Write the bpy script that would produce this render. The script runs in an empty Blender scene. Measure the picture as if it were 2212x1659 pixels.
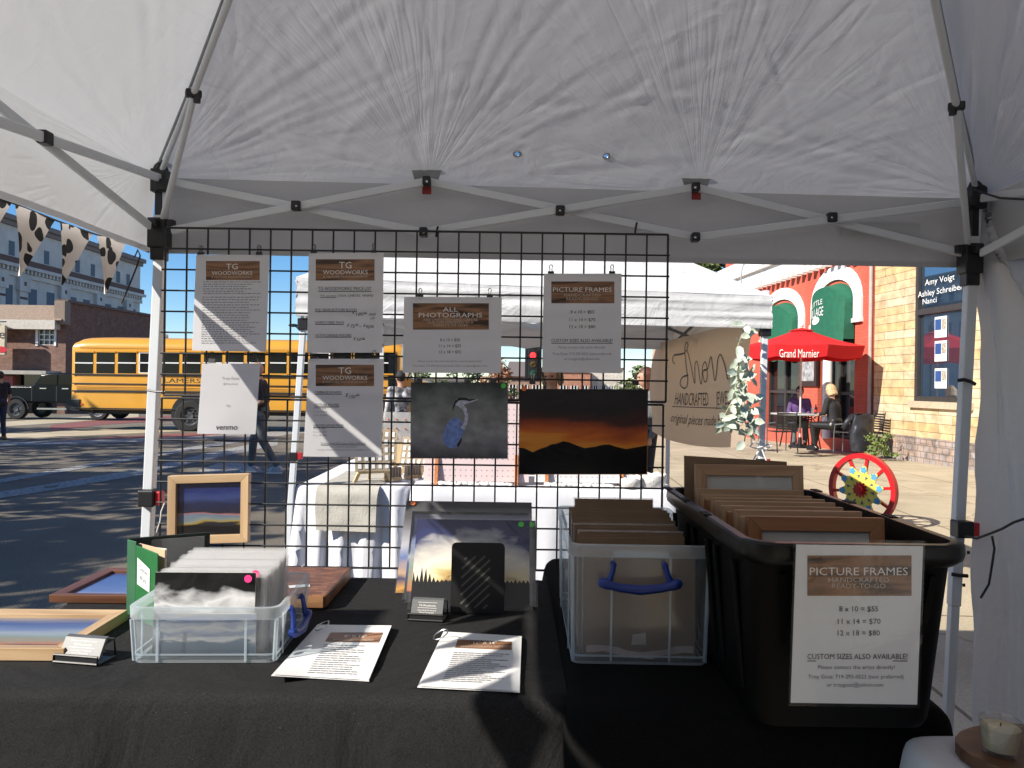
import bpy, bmesh, math, random
from mathutils import Vector, Matrix, noise
random.seed(7)
D = bpy.data
S = bpy.context.scene
C = S.collection
# ------------------------------------------------------------------ camera
FPX, CZ, ROLL = 1661.0, 1.42, 0.014          # focal length in photo pixels (2212 wide), eye height, roll
cam = D.cameras.new('camera'); camo = D.objects.new('camera', cam); C.objects.link(camo)
cam.sensor_width = 36.0; cam.lens = 36.0 * FPX / 2212.0
cam.clip_start = 0.05; cam.clip_end = 3000
camo.matrix_world = Matrix.Translation((0, 0, CZ)) @ Matrix.Rotation(math.radians(90), 4, 'X') @ Matrix.Rotation(ROLL, 4, 'Z')
S.camera = camo
# ------------------------------------------------------------------ sky, sun, exposure
SUN_A, TAN = math.radians(31), 0.8
EL = math.atan(TAN * math.cos(SUN_A))
SUNV = Vector((-math.cos(EL) * math.cos(SUN_A), -math.cos(EL) * math.sin(SUN_A), math.sin(EL)))
w = D.worlds.new('World'); S.world = w; w.use_nodes = True
nt = w.node_tree
sky = nt.nodes.new('ShaderNodeTexSky'); sky.sky_type = 'NISHITA'; sky.sun_disc = False
sky.sun_elevation = EL; sky.sun_rotation = math.atan2(SUNV.x, SUNV.y)
sky.air_density = 0.8; sky.dust_density = 0.0; sky.ozone_density = 3.0
bg = nt.nodes['Background']; bg.inputs[1].default_value = 0.10
hs = nt.nodes.new('ShaderNodeHueSaturation'); hs.inputs['Saturation'].default_value = 1.25; hs.inputs['Value'].default_value = 1.0
nt.links.new(sky.outputs[0], hs.inputs['Color']); nt.links.new(hs.outputs[0], bg.inputs[0])
sl = D.lights.new('sun', 'SUN'); sl.energy = 5.0; sl.angle = math.radians(0.53); sl.color = (1.0, 0.93, 0.82)
so = D.objects.new('sun', sl); C.objects.link(so); so.rotation_euler = SUNV.to_track_quat('Z', 'Y').to_euler()
S.view_settings.view_transform = 'Standard'; S.view_settings.look = 'None'
S.view_settings.exposure = 0.68; S.view_settings.gamma = 1.0
S.render.engine = 'CYCLES'
cy = S.cycles; cy.use_denoising = True; cy.max_bounces = 10; cy.diffuse_bounces = 4; cy.glossy_bounces = 3
cy.transmission_bounces = 6; cy.transparent_max_bounces = 40; cy.caustics_reflective = False; cy.caustics_refractive = False
cy.sample_clamp_indirect = 6.0

# ------------------------------------------------------------------ pixel helpers (photo pixels, 2212 x 1659)
def unroll(px, py):
    u, v = px - 1106.0, py - 829.5
    return u + ROLL * v, v - ROLL * u
def W(px, py, d):                        # point at distance d along the view
    u, v = unroll(px, py); return Vector((u / FPX * d, d, CZ - v / FPX * d))
def G(px, py, z=0.0):                    # point at height z
    u, v = unroll(px, py); d = (CZ - z) * FPX / v; return Vector((u / FPX * d, d, z))
def WX(px, py, X):                       # point in the plane x = X
    u, v = unroll(px, py); d = X * FPX / u; return Vector((X, d, CZ - v / FPX * d))
def gz(y):                               # the street falls gently away
    return -0.0175 * max(0.0, min(y, 70.0) - 10.0)

# ------------------------------------------------------------------ mesh builder
TM = {}                                   # world matrices of things
class MB:
    def __init__(s): s.v = []; s.f = []; s.m = []; s.uv = {}
    def add(s, vs, fs, mi=0):
        b = len(s.v); s.v += [Vector(p) for p in vs]
        for f in fs: s.f.append([b + i for i in f]); s.m.append(mi)
        return b
    def quad(s, a, b, c, d, mi=0, uv=False):
        s.add([a, b, c, d], [(0, 1, 2, 3)], mi)
        if uv: s.uv[len(s.f) - 1] = [(0, 0), (1, 0), (1, 1), (0, 1)]
    def box(s, c, size, rot=None, mi=0):
        c = Vector(c); hx, hy, hz = [q / 2 for q in size]
        p = [Vector((x, y, z)) for z in (-hz, hz) for x, y in ((-hx, -hy), (hx, -hy), (hx, hy), (-hx, hy))]
        if rot is not None:
            R = Matrix.Rotation(rot, 3, 'Z') if isinstance(rot, (int, float)) else rot
            p = [R @ q for q in p]
        s.add([c + q for q in p], [(3, 2, 1, 0), (4, 5, 6, 7), (0, 1, 5, 4), (1, 2, 6, 5), (2, 3, 7, 6), (3, 0, 4, 7)], mi)
    def span(s, a, b, mi=0):              # box between two corners
        a, b = Vector(a), Vector(b); s.box((a + b) / 2, [abs(q) for q in (b - a)], None, mi)
    def hexa(s, p, mi=0):                 # 8 corners: bottom 4 ccw, top 4 ccw
        s.add(p, [(3, 2, 1, 0), (4, 5, 6, 7), (0, 1, 5, 4), (1, 2, 6, 5), (2, 3, 7, 6), (3, 0, 4, 7)], mi)
    def cyl(s, p0, p1, r0, r1=None, n=12, mi=0, sq=False, spin=0.0):
        p0, p1 = Vector(p0), Vector(p1); r1 = r0 if r1 is None else r1
        d = (p1 - p0).normalized(); a = Vector((0, 0, 1)) if abs(d.z) < .9 else Vector((1, 0, 0))
        x = d.cross(a).normalized(); y = d.cross(x)
        if sq: n = 4; spin = math.pi / 4
        vs = []
        for p, r in ((p0, r0), (p1, r1)):
            for k in range(n):
                t = 2 * math.pi * k / n + spin; vs.append(p + x * (r * math.cos(t)) + y * (r * math.sin(t)))
        fs = [(k, (k + 1) % n, n + (k + 1) % n, n + k) for k in range(n)] + [tuple(range(n))[::-1], tuple(range(n, 2 * n))]
        s.add(vs, fs, mi)
    def beam(s, p0, p1, wd, ht=None, mi=0):      # rectangular bar, ht along vertical-ish
        p0, p1 = Vector(p0), Vector(p1); ht = ht or wd
        d = (p1 - p0).normalized(); a = Vector((0, 0, 1)) if abs(d.z) < .95 else Vector((0, 1, 0))
        x = d.cross(a).normalized() * wd / 2; y = x.cross(d).normalized() * ht / 2
        s.hexa([p0 - x - y, p0 + x - y, p1 + x - y, p1 - x - y, p0 - x + y, p0 + x + y, p1 + x + y, p1 - x + y], mi)
    def tube(s, pts, r, n=8, closed=False, mi=0):
        pts = [Vector(p) for p in pts]; N = len(pts); vs = []; up = None
        for i, p in enumerate(pts):
            if closed: d = pts[(i + 1) % N] - pts[i - 1]
            else: d = pts[min(i + 1, N - 1)] - pts[max(i - 1, 0)]
            d.normalize()
            if up is None:
                a = Vector((0, 0, 1)) if abs(d.z) < .9 else Vector((1, 0, 0)); up = d.cross(a).normalized()
            up = (up - d * up.dot(d)).normalized(); y = d.cross(up)
            rr = r[i] if isinstance(r, (list, tuple)) else r
            for k in range(n):
                t = 2 * math.pi * k / n; vs.append(p + up * (rr * math.cos(t)) + y * (rr * math.sin(t)))
        fs = []
        for i in range(N if closed else N - 1):
            j = (i + 1) % N
            for k in range(n): fs.append((i * n + k, i * n + (k + 1) % n, j * n + (k + 1) % n, j * n + k))
        if not closed: fs += [tuple(range(n))[::-1], tuple(range((N - 1) * n, N * n))]
        s.add(vs, fs, mi)
    def prism(s, pts, o, ux, uy, th, mi=0):      # 2D outline extruded along ux x uy
        o, ux, uy = Vector(o), Vector(ux), Vector(uy); nn = ux.cross(uy).normalized() * th; n = len(pts)
        a = [o + ux * p[0] + uy * p[1] for p in pts]; b = [q + nn for q in a]
        s.add(a + b, [tuple(range(n))[::-1], tuple(range(n, 2 * n))] + [(k, (k + 1) % n, n + (k + 1) % n, n + k) for k in range(n)], mi)
    def ball(s, c, r, n=10, mi=0, M=None):
        c = Vector(c); r = (r, r, r) if isinstance(r, (int, float)) else r; vs = []; fs = []; m = n // 2 + 1
        for i in range(m + 1):
            t = math.pi * i / m
            for k in range(n):
                q = Vector((r[0] * math.sin(t) * math.cos(2 * math.pi * k / n), r[1] * math.sin(t) * math.sin(2 * math.pi * k / n), r[2] * math.cos(t)))
                vs.append(c + (M @ q if M else q))
        for i in range(m):
            for k in range(n): fs.append((i * n + k, (i + 1) * n + k, (i + 1) * n + (k + 1) % n, i * n + (k + 1) % n))
        s.add(vs, fs, mi)
    def cap(s, p0, p1, r0, r1=None, n=12):       # tapered capsule
        r1 = r0 if r1 is None else r1
        s.cyl(p0, p1, r0, r1, n); s.ball(p0, r0, n); s.ball(p1, r1, n)
    def lathe(s, prof, c=(0, 0, 0), n=24, mi=0):
        c = Vector(c); vs = [c + Vector((r * math.cos(2 * math.pi * k / n), r * math.sin(2 * math.pi * k / n), z)) for r, z in prof for k in range(n)]
        fs = [(i * n + k, i * n + (k + 1) % n, (i + 1) * n + (k + 1) % n, (i + 1) * n + k) for i in range(len(prof) - 1) for k in range(n)]
        s.add(vs, fs, mi)
    def grid(s, fn, nu, nv, mi=0, uv=False):      # fn(u,v) -> point
        vs = [fn(i / nu, j / nv) for j in range(nv + 1) for i in range(nu + 1)]; q = nu + 1; b = len(s.v)
        s.v += [Vector(p) for p in vs]
        for j in range(nv):
            for i in range(nu):
                s.f.append([b + j * q + i, b + j * q + i + 1, b + (j + 1) * q + i + 1, b + (j + 1) * q + i]); s.m.append(mi)
                if uv: s.uv[len(s.f) - 1] = [(i / nu, j / nv), ((i + 1) / nu, j / nv), ((i + 1) / nu, (j + 1) / nv), (i / nu, (j + 1) / nv)]
    def shift(s, M):
        s.v = [M @ p for p in s.v]; return s

def obj(name, mb, mats, parent=None, smooth=False, bevel=0.0, local=False, loc=None, seg=2, angle=40):
    me = D.meshes.new(name)
    off = Vector(loc) if loc is not None else None
    if parent is not None and not local:
        inv = TM[parent.name].inverted(); vs = [inv @ p for p in mb.v]
    elif off is not None and not local: vs = [p - off for p in mb.v]
    else: vs = mb.v
    me.from_pydata([tuple(p) for p in vs], [], mb.f)
    for m in (mats if isinstance(mats, (list, tuple)) else [mats]): me.materials.append(m)
    if any(mb.m): me.polygons.foreach_set('material_index', mb.m)
    if mb.uv:
        ul = me.uv_layers.new(name='UVMap'); co = [0.0] * (2 * len(me.loops))
        for fi, uvs in mb.uv.items():
            st = me.polygons[fi].loop_start
            for k, t in enumerate(uvs): co[2 * (st + k)], co[2 * (st + k) + 1] = t
        ul.data.foreach_set('uv', co)
    me.validate(); me.update()
    o = D.objects.new(name, me); C.objects.link(o)
    if parent is not None: o.parent = parent; TM[o.name] = TM[parent.name]
    else:
        if off is not None: o.location = off
        TM[o.name] = Matrix.Translation(off) if off is not None else Matrix.Identity(4)
    if smooth:
        me.polygons.foreach_set('use_smooth', [True] * len(me.polygons))
        if smooth != 'all': me.set_sharp_from_angle(angle=math.radians(angle))
    if bevel:
        md = o.modifiers.new('bevel', 'BEVEL'); md.width = bevel; md.segments = seg; md.limit_method = 'ANGLE'; md.angle_limit = math.radians(35)
    return o
def tag(o, label, cat, group=None, kind=None):
    if label: o['label'] = label
    if cat: o['category'] = cat
    if group: o['group'] = group
    if kind: o['kind'] = kind
    return o
def thing(name, label, cat, loc=(0, 0, 0), rz=0.0, group=None):
    o = D.objects.new(name, None); C.objects.link(o); o.empty_display_size = .1
    o.location = loc; o.rotation_euler = (0, 0, rz)
    TM[o.name] = Matrix.Translation(loc) @ Matrix.Rotation(rz, 4, 'Z')
    return tag(o, label, cat, group)
def struct(o): o['kind'] = 'structure'; return o
def dup(root, loc, rz=None, label=None):
    def cp(o, p):
        c = o.copy(); C.objects.link(c)
        if p is not None: c.parent = p
        for ch in o.children: cp(ch, c)
        return c
    r = cp(root, None); r.location = loc
    if rz is not None: r.rotation_euler = (0, 0, rz)
    if label: r['label'] = label
    return r

# ------------------------------------------------------------------ lettering
_tc = {}
def letters(body, bold=0.0, shear=0.0):
    k = (body, bold, shear)
    if k not in _tc:
        cu = D.curves.new('t', 'FONT'); cu.body = body; cu.size = 1.0; cu.resolution_u = 2; cu.offset = 0; cu.shear = shear
        o = D.objects.new('t', cu); C.objects.link(o)
        dg = bpy.context.evaluated_depsgraph_get(); me = o.evaluated_get(dg).to_mesh()
        vs = [(q.co.x, q.co.y) for q in me.vertices]; fs = [tuple(p.vertices) for p in me.polygons]
        o.evaluated_get(dg).to_mesh_clear(); D.objects.remove(o); D.curves.remove(cu)
        x0, x1 = min(q[0] for q in vs), max(q[0] for q in vs)
        _tc[k] = ([(x - x0, y) for x, y in vs], fs, x1 - x0)
    return _tc[k]
CAPH = 0.70
def write(mb, body, fn, cx, cy, cap, width=None, bold=0.0, shear=0.0, mi=0, align='c'):
    """fn maps sheet coordinates (x right, y down) to a point; cy is the middle of the capitals"""
    vs, fs, wd = letters(body, bold, shear); sy = cap / CAPH; sx = sy if width is None else width / wd
    tw = wd * sx; x0 = cx - tw / 2 if align == 'c' else cx
    mb.add([fn(x0 + x * sx, cy + cap / 2 - y * sy) for x, y in vs], fs, mi)
    return x0, x0 + tw

# ------------------------------------------------------------------ materials
def N(t, typ, **kw):
    n = t.nodes.new(typ)
    for k, v in kw.items():
        if k in n.inputs: n.inputs[k].default_value = v
        else: setattr(n, k, v)
    return n
def new_mat(name):
    m = D.materials.new(name); m.use_nodes = True; t = m.node_tree; return m, t, t.nodes['Principled BSDF'], t.links
def ramp(t, stops, interp='LINEAR'):
    r = t.nodes.new('ShaderNodeValToRGB'); e = r.color_ramp.elements; r.color_ramp.interpolation = interp
    while len(e) < len(stops): e.new(0.5)
    for el, (p, c) in zip(e, stops): el.position = p; el.color = (*c, 1) if len(c) == 3 else c
    return r
def mixc(t, a, b, fac, mode='MIX'):
    n = t.nodes.new('ShaderNodeMix'); n.data_type = 'RGBA'; n.blend_type = mode
    for k, v in ((0, fac), (6, a), (7, b)):
        if hasattr(v, 'default_value') or hasattr(v, 'is_linked'): t.links.new(v, n.inputs[k])
        else: n.inputs[k].default_value = v if k == 0 else (*v, 1)
    return n.outputs[2]
def coord(t, kind='Object', scale=(1, 1, 1), rot=(0, 0, 0), loc=(0, 0, 0)):
    c = t.nodes.new('ShaderNodeTexCoord'); mp = t.nodes.new('ShaderNodeMapping')
    mp.inputs['Scale'].default_value = scale; mp.inputs['Rotation'].default_value = rot; mp.inputs['Location'].default_value = loc
    t.links.new(c.outputs[kind], mp.inputs['Vector']); return mp.outputs[0]
def mat(name, col, rough=0.6, metal=0.0, var=0.12, vscale=8.0, bump=0.0, bscale=60.0, spec=0.5, coat=0.0, vdet=4.0, sheen=0.0):
    m, t, b, L = new_mat(name)
    b.inputs['Roughness'].default_value = rough; b.inputs['Metallic'].default_value = metal
    b.inputs['Specular IOR Level'].default_value = spec; b.inputs['Coat Weight'].default_value = coat
    if sheen: b.inputs['Sheen Weight'].default_value = sheen
    co = coord(t)
    nz = N(t, 'ShaderNodeTexNoise', Scale=vscale, Detail=vdet); L.new(co, nz.inputs['Vector'])
    lo = tuple(max(0, c * (1 - var)) for c in col); hi = tuple(min(1, c * (1 + var)) for c in col)
    r = ramp(t, [(0.3, lo), (0.7, hi)]); L.new(nz.outputs['Fac'], r.inputs[0]); L.new(r.outputs[0], b.inputs['Base Color'])
    if bump:
        n2 = N(t, 'ShaderNodeTexNoise', Scale=bscale, Detail=3.0); L.new(co, n2.inputs['Vector'])
        bp = N(t, 'ShaderNodeBump', Strength=bump, Distance=0.01); L.new(n2.outputs['Fac'], bp.inputs['Height']); L.new(bp.outputs[0], b.inputs['Normal'])
    return m
def wood(name, c0, c1, scale=1.0, axis='X', rough=0.5, ring=9.0):
    m, t, b, L = new_mat(name)
    sc = {'X': (1.2, 14, 14), 'Y': (14, 1.2, 14), 'Z': (14, 14, 1.2)}[axis]
    co = coord(t, 'Object', tuple(q * scale for q in sc))
    nz = N(t, 'ShaderNodeTexNoise', Scale=1.0, Detail=5.0, Distortion=0.6); L.new(co, nz.inputs['Vector'])
    wv = N(t, 'ShaderNodeMath', operation='MULTIPLY'); L.new(nz.outputs['Fac'], wv.inputs[0]); wv.inputs[1].default_value = ring
    fr = N(t, 'ShaderNodeMath', operation='PINGPONG'); L.new(wv.outputs[0], fr.inputs[0]); fr.inputs[1].default_value = 1.0
    r = ramp(t, [(0.0, c0), (1.0, c1)]); L.new(fr.outputs[0], r.inputs[0]); L.new(r.outputs[0], b.inputs['Base Color'])
    b.inputs['Roughness'].default_value = rough
    return m
def cloth(name, col, trans=0.35, bump=0.25, bscale=9.0, rough=0.8):
    m, t, b, L = new_mat(name); out = t.nodes['Material Output']
    co = coord(t)
    n1 = N(t, 'ShaderNodeTexNoise', Scale=bscale, Detail=5.0, Distortion=1.2); L.new(co, n1.inputs['Vector'])
    n2 = N(t, 'ShaderNodeTexNoise', Scale=420.0, Detail=1.0); L.new(co, n2.inputs['Vector'])
    ad = N(t, 'ShaderNodeMath', operation='MULTIPLY_ADD'); L.new(n2.outputs['Fac'], ad.inputs[0]); ad.inputs[1].default_value = 0.02; L.new(n1.outputs['Fac'], ad.inputs[2])
    bp = N(t, 'ShaderNodeBump', Strength=bump, Distance=0.02); L.new(ad.outputs[0], bp.inputs['Height'])
    b.inputs['Base Color'].default_value = (*col, 1); b.inputs['Roughness'].default_value = rough; b.inputs['Specular IOR Level'].default_value = .25
    L.new(bp.outputs[0], b.inputs['Normal'])
    tr = t.nodes.new('ShaderNodeBsdfTranslucent'); tr.inputs[0].default_value = (*col, 1); L.new(bp.outputs[0], tr.inputs['Normal'])
    mx = t.nodes.new('ShaderNodeMixShader'); mx.inputs[0].default_value = trans
    L.new(b.outputs[0], mx.inputs[1]); L.new(tr.outputs[0], mx.inputs[2]); L.new(mx.outputs[0], out.inputs[0])
    return m
def creased(m, anchors, strength=.5):
    """fine creases in the cloth, fanning out from the points where the frame pulls it"""
    t = m.node_tree; L = t.links; gp = t.nodes.new('ShaderNodeNewGeometry'); acc = None
    def mth(op, a, b=None, c=None):
        n = N(t, 'ShaderNodeMath', operation=op)
        for k, v in enumerate((a, b, c)):
            if v is None: continue
            if isinstance(v, (int, float)): n.inputs[k].default_value = v
            else: L.new(v, n.inputs[k])
        return n.outputs[0]
    mn = N(t, 'ShaderNodeTexNoise', Scale=2.6, Detail=2.0); L.new(gp.outputs['Position'], mn.inputs['Vector']); mr = N(t, 'ShaderNodeMapRange'); mr.inputs[1].default_value = .40; mr.inputs[2].default_value = .62; L.new(mn.outputs['Fac'], mr.inputs[0]); msk = mr.outputs[0]
    for k, A in enumerate(anchors):
        sb = N(t, 'ShaderNodeVectorMath', operation='SUBTRACT'); L.new(gp.outputs['Position'], sb.inputs[0]); sb.inputs[1].default_value = A
        ln = N(t, 'ShaderNodeVectorMath', operation='LENGTH'); L.new(sb.outputs[0], ln.inputs[0]); r = ln.outputs['Value']
        sp = t.nodes.new('ShaderNodeSeparateXYZ'); L.new(sb.outputs[0], sp.inputs[0]); th = mth('ARCTAN2', sp.outputs[2], mth('SUBTRACT', sp.outputs[0], mth('MULTIPLY', sp.outputs[1], .35)))
        for fr, wd, rl, am in ((7, .07, 1.7, 1.0), (17, .10, .9, .55)):
            cb = t.nodes.new('ShaderNodeCombineXYZ'); L.new(mth('MULTIPLY', th, fr), cb.inputs[0]); L.new(mth('MULTIPLY', r, 1.6), cb.inputs[1]); cb.inputs[2].default_value = 3.7 * k + fr
            nz = N(t, 'ShaderNodeTexNoise', Scale=1.0, Detail=1.5); L.new(cb.outputs[0], nz.inputs['Vector'])
            ri = mth('MULTIPLY', mth('MAXIMUM', mth('SUBTRACT', 1.0, mth('MULTIPLY', mth('ABSOLUTE', mth('SUBTRACT', nz.outputs['Fac'], .5)), 1 / wd)), 0), msk)
            fo = mth('MAXIMUM', mth('SUBTRACT', 1.0, mth('MULTIPLY', r, 1 / rl)), 0); h = mth('MULTIPLY', mth('MULTIPLY', ri, fo), mth('MULTIPLY', mth('MINIMUM', r, .35), am * 3))
            acc = h if acc is None else mth('ADD', acc, h)
    bp = N(t, 'ShaderNodeBump', Strength=strength, Distance=.02); L.new(acc, bp.inputs['Height'])
    b0 = next(n for n in t.nodes if n.type == 'BUMP' and n is not bp); L.new(bp.outputs[0], b0.inputs['Normal']); return m
def film(name, tint=(1, 1, 1), clear=1.0, milk=0.0, rough=0.08, bump=0.3, bscale=14.0, gloss=.05):
    """thin clear plastic: see-through, a little milky, with a sheen"""
    m, t, b, L = new_mat(name); out = t.nodes['Material Output']; t.nodes.remove(b)
    tp = t.nodes.new('ShaderNodeBsdfTransparent'); tp.inputs[0].default_value = (*[clear * q for q in tint], 1)
    df = t.nodes.new('ShaderNodeBsdfDiffuse'); df.inputs[0].default_value = (*[.95 * q for q in tint], 1)
    tl = t.nodes.new('ShaderNodeBsdfTranslucent'); tl.inputs[0].default_value = (*[.95 * q for q in tint], 1)
    gl = t.nodes.new('ShaderNodeBsdfGlossy'); gl.inputs['Roughness'].default_value = rough
    nz = N(t, 'ShaderNodeTexNoise', Scale=bscale, Detail=2.0, Distortion=1.5); L.new(coord(t), nz.inputs['Vector'])
    bp = N(t, 'ShaderNodeBump', Strength=bump, Distance=0.01); L.new(nz.outputs['Fac'], bp.inputs['Height']); L.new(bp.outputs[0], gl.inputs['Normal'])
    m0 = t.nodes.new('ShaderNodeMixShader'); m0.inputs[0].default_value = .5; L.new(df.outputs[0], m0.inputs[1]); L.new(tl.outputs[0], m0.inputs[2])
    m1 = t.nodes.new('ShaderNodeMixShader'); m1.inputs[0].default_value = milk; L.new(tp.outputs[0], m1.inputs[1]); L.new(m0.outputs[0], m1.inputs[2])
    fz = N(t, 'ShaderNodeFresnel', IOR=1.45); L.new(bp.outputs[0], fz.inputs['Normal'])
    m2 = t.nodes.new('ShaderNodeMixShader')
    if gloss is None: L.new(fz.outputs[0], m2.inputs[0])
    else: m2.inputs[0].default_value = gloss
    L.new(m1.outputs[0], m2.inputs[1]); L.new(gl.outputs[0], m2.inputs[2]); L.new(m2.outputs[0], out.inputs[0])
    return m
def photo(name, stops, amp=0.25, scale=(2.2, 5.0), seed=0.0, det=8.0, rough=0.35, dome=None, mott=0.0, dist=0.4):
    """a landscape print: bands from bottom (0) to top (1), pushed up and down by cloud-like noise"""
    m, t, b, L = new_mat(name); b.inputs['Roughness'].default_value = rough
    co = coord(t, 'UV', (scale[0], scale[1], 1), loc=(seed, seed * .7, 0)); u0 = coord(t, 'UV')
    nz = N(t, 'ShaderNodeTexNoise', Scale=1.0, Detail=det, Distortion=dist); L.new(co, nz.inputs['Vector'])
    sp = t.nodes.new('ShaderNodeSeparateXYZ'); L.new(u0, sp.inputs[0])
    v = sp.outputs[1]
    if dome:
        a = N(t, 'ShaderNodeMath', operation='SUBTRACT'); L.new(sp.outputs[0], a.inputs[0]); a.inputs[1].default_value = dome[0]
        q = N(t, 'ShaderNodeMath', operation='MULTIPLY'); L.new(a.outputs[0], q.inputs[0]); L.new(a.outputs[0], q.inputs[1])
        r2 = N(t, 'ShaderNodeMath', operation='MULTIPLY_ADD'); L.new(q.outputs[0], r2.inputs[0]); r2.inputs[1].default_value = dome[1]; L.new(v, r2.inputs[2]); v = r2.outputs[0]
    sb = N(t, 'ShaderNodeMath', operation='SUBTRACT'); L.new(nz.outputs['Fac'], sb.inputs[0]); sb.inputs[1].default_value = 0.5
    ma = N(t, 'ShaderNodeMath', operation='MULTIPLY_ADD'); L.new(sb.outputs[0], ma.inputs[0]); ma.inputs[1].default_value = amp; L.new(v, ma.inputs[2])
    r = ramp(t, stops); L.new(ma.outputs[0], r.inputs[0]); col = r.outputs[0]
    if mott:
        n2 = N(t, 'ShaderNodeTexNoise', Scale=7.0, Detail=8.0); L.new(u0, n2.inputs['Vector'])
        r3 = ramp(t, [(0.3, (1 - mott,) * 3), (0.7, (1 + mott,) * 3)]); L.new(n2.outputs['Fac'], r3.inputs[0]); col = mixc(t, col, r3.outputs[0], 1.0, 'MULTIPLY')
    L.new(col, b.inputs['Base Color'])
    return m
def brick(name, c1, c2, mortar, row, width, msize=0.006, bump=0.5, plane='YZ', var=0.2, rough=0.85, offset=0.5, squash=1.0, stain=0.0):
    m, t, b, L = new_mat(name); b.inputs['Roughness'].default_value = rough
    rot = {'YZ': (0, math.radians(-90), math.radians(-90)), 'XZ': (math.radians(-90), 0, 0)}[plane]
    tc = t.nodes.new('ShaderNodeTexCoord'); sp = t.nodes.new('ShaderNodeSeparateXYZ'); L.new(tc.outputs['Object'], sp.inputs[0])
    cb = t.nodes.new('ShaderNodeCombineXYZ'); L.new(sp.outputs[1 if plane == 'YZ' else 0], cb.inputs[0]); L.new(sp.outputs[2], cb.inputs[1])
    bt = t.nodes.new('ShaderNodeTexBrick'); L.new(cb.outputs[0], bt.inputs['Vector']); bt.offset = offset; bt.squash = squash
    bt.inputs['Color1'].default_value = (*c1, 1); bt.inputs['Color2'].default_value = (*c2, 1); bt.inputs['Mortar'].default_value = (*mortar, 1)
    bt.inputs['Scale'].default_value = 1.0; bt.inputs['Mortar Size'].default_value = msize; bt.inputs['Row Height'].default_value = row; bt.inputs['Brick Width'].default_value = width
    nz = N(t, 'ShaderNodeTexNoise', Scale=3.5, Detail=8.0, Distortion=.8); L.new(tc.outputs['Object'], nz.inputs['Vector'])
    r = ramp(t, [(0.3, (1 - var,) * 3), (0.7, (1 + var,) * 3)]); L.new(nz.outputs['Fac'], r.inputs[0])
    col = mixc(t, bt.outputs['Color'], r.outputs[0], 1.0, 'MULTIPLY')
    L.new(col, b.inputs['Base Color'])
    bp = N(t, 'ShaderNodeBump', Strength=bump, Distance=0.012, invert=True); L.new(bt.outputs['Fac'], bp.inputs['Height']); L.new(bp.outputs[0], b.inputs['Normal'])
    return m
def cow(name):
    m, t, b, L = new_mat(name); b.inputs['Roughness'].default_value = .8
    co = coord(t, 'Object', (1, 1, 1)); wn = N(t, 'ShaderNodeTexNoise', Scale=14.0, Detail=1.0); L.new(co, wn.inputs['Vector']); nz = N(t, 'ShaderNodeTexVoronoi', Scale=17.0, feature='SMOOTH_F1', Smoothness=.15); L.new(mixc(t, co, wn.outputs['Color'], .05), nz.inputs['Vector'])
    r = ramp(t, [(0.42, (.012, .010, .010)), (0.435, (.75, .68, .62))]); L.new(nz.outputs['Distance'], r.inputs[0]); L.new(r.outputs[0], b.inputs['Base Color'])
    return m
# ------------------------------------------------------------------ shared materials
M_black = mat('black_plastic', (.012, .012, .013), .45, bump=.05)
M_blackm = mat('black_metal', (.012, .012, .014), .4, bump=.03)
M_white_steel = mat('white_enamel', (.68, .71, .74), .35, var=.05, vscale=3)
M_red = mat('red_plastic', (.55, .02, .03), .4)
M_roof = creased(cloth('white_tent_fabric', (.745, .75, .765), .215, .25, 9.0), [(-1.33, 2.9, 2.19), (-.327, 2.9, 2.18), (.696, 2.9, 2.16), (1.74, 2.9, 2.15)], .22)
M_val_shade = cloth('shaded_valance_fabric', (.56, .565, .575), .10, .2, 6.0)  # same white tent fabric, darkened to paint in the shade of the valances
M_grey = mat('grey_webbing', (.30, .31, .32), .7, bump=.1)
M_steel = mat('bright_steel', (.6, .6, .6), .25, metal=1.0)
M_paper = mat('paper', (.80, .80, .80), .5, var=.015, vscale=30); M_thin = cloth('thin_paper', (.84, .84, .86), .45, .04, 6, .5)
M_ink = mat('black_ink', (.02, .02, .02), .6)
M_greyink = mat('grey_ink', (.22, .22, .24), .6)
M_whiteink = mat('white_ink', (.82, .80, .76), .5, var=.02)
M_paleink = mat('pale_ink', (.55, .46, .38), .5, var=.05)
M_header = wood('printed_wood_banner', (.022, .009, .005), (.34, .17, .085), 2.6, 'X', .45, 6.0)
M_film = film('clear_sleeve', milk=.005, rough=.06, bump=.35, bscale=7, gloss=.035)
M_lam = film('clear_laminate', gloss=.03, milk=.012, rough=.06, bump=.2)
M_sleeve_edge = film('sleeve_edge', clear=.98, milk=.26, rough=.1, bump=.5, bscale=30)
M_board = mat('cardboard', (.23, .145, .085), .85, bump=.1)
M_white = mat('white_paint', (.78, .78, .76), .5, var=.04)
M_glassdark = mat('dark_window_glass', (.012, .015, .018), .04, var=.3, spec=.5)
M_tyre = mat('tyre_rubber', (.018, .018, .019), .85, bump=.2)
M_chrome = mat('chrome_trim', (.7, .7, .7), .15, metal=1.0)
def sticker(name, col): return mat(name, col, .5, var=.05)
M_green_dot = sticker('green_sticker', (.10, .62, .08)); M_orange_dot = sticker('orange_sticker', (.85, .22, .06)); M_pink_dot = sticker('pink_sticker', (.95, .05, .25))

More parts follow.
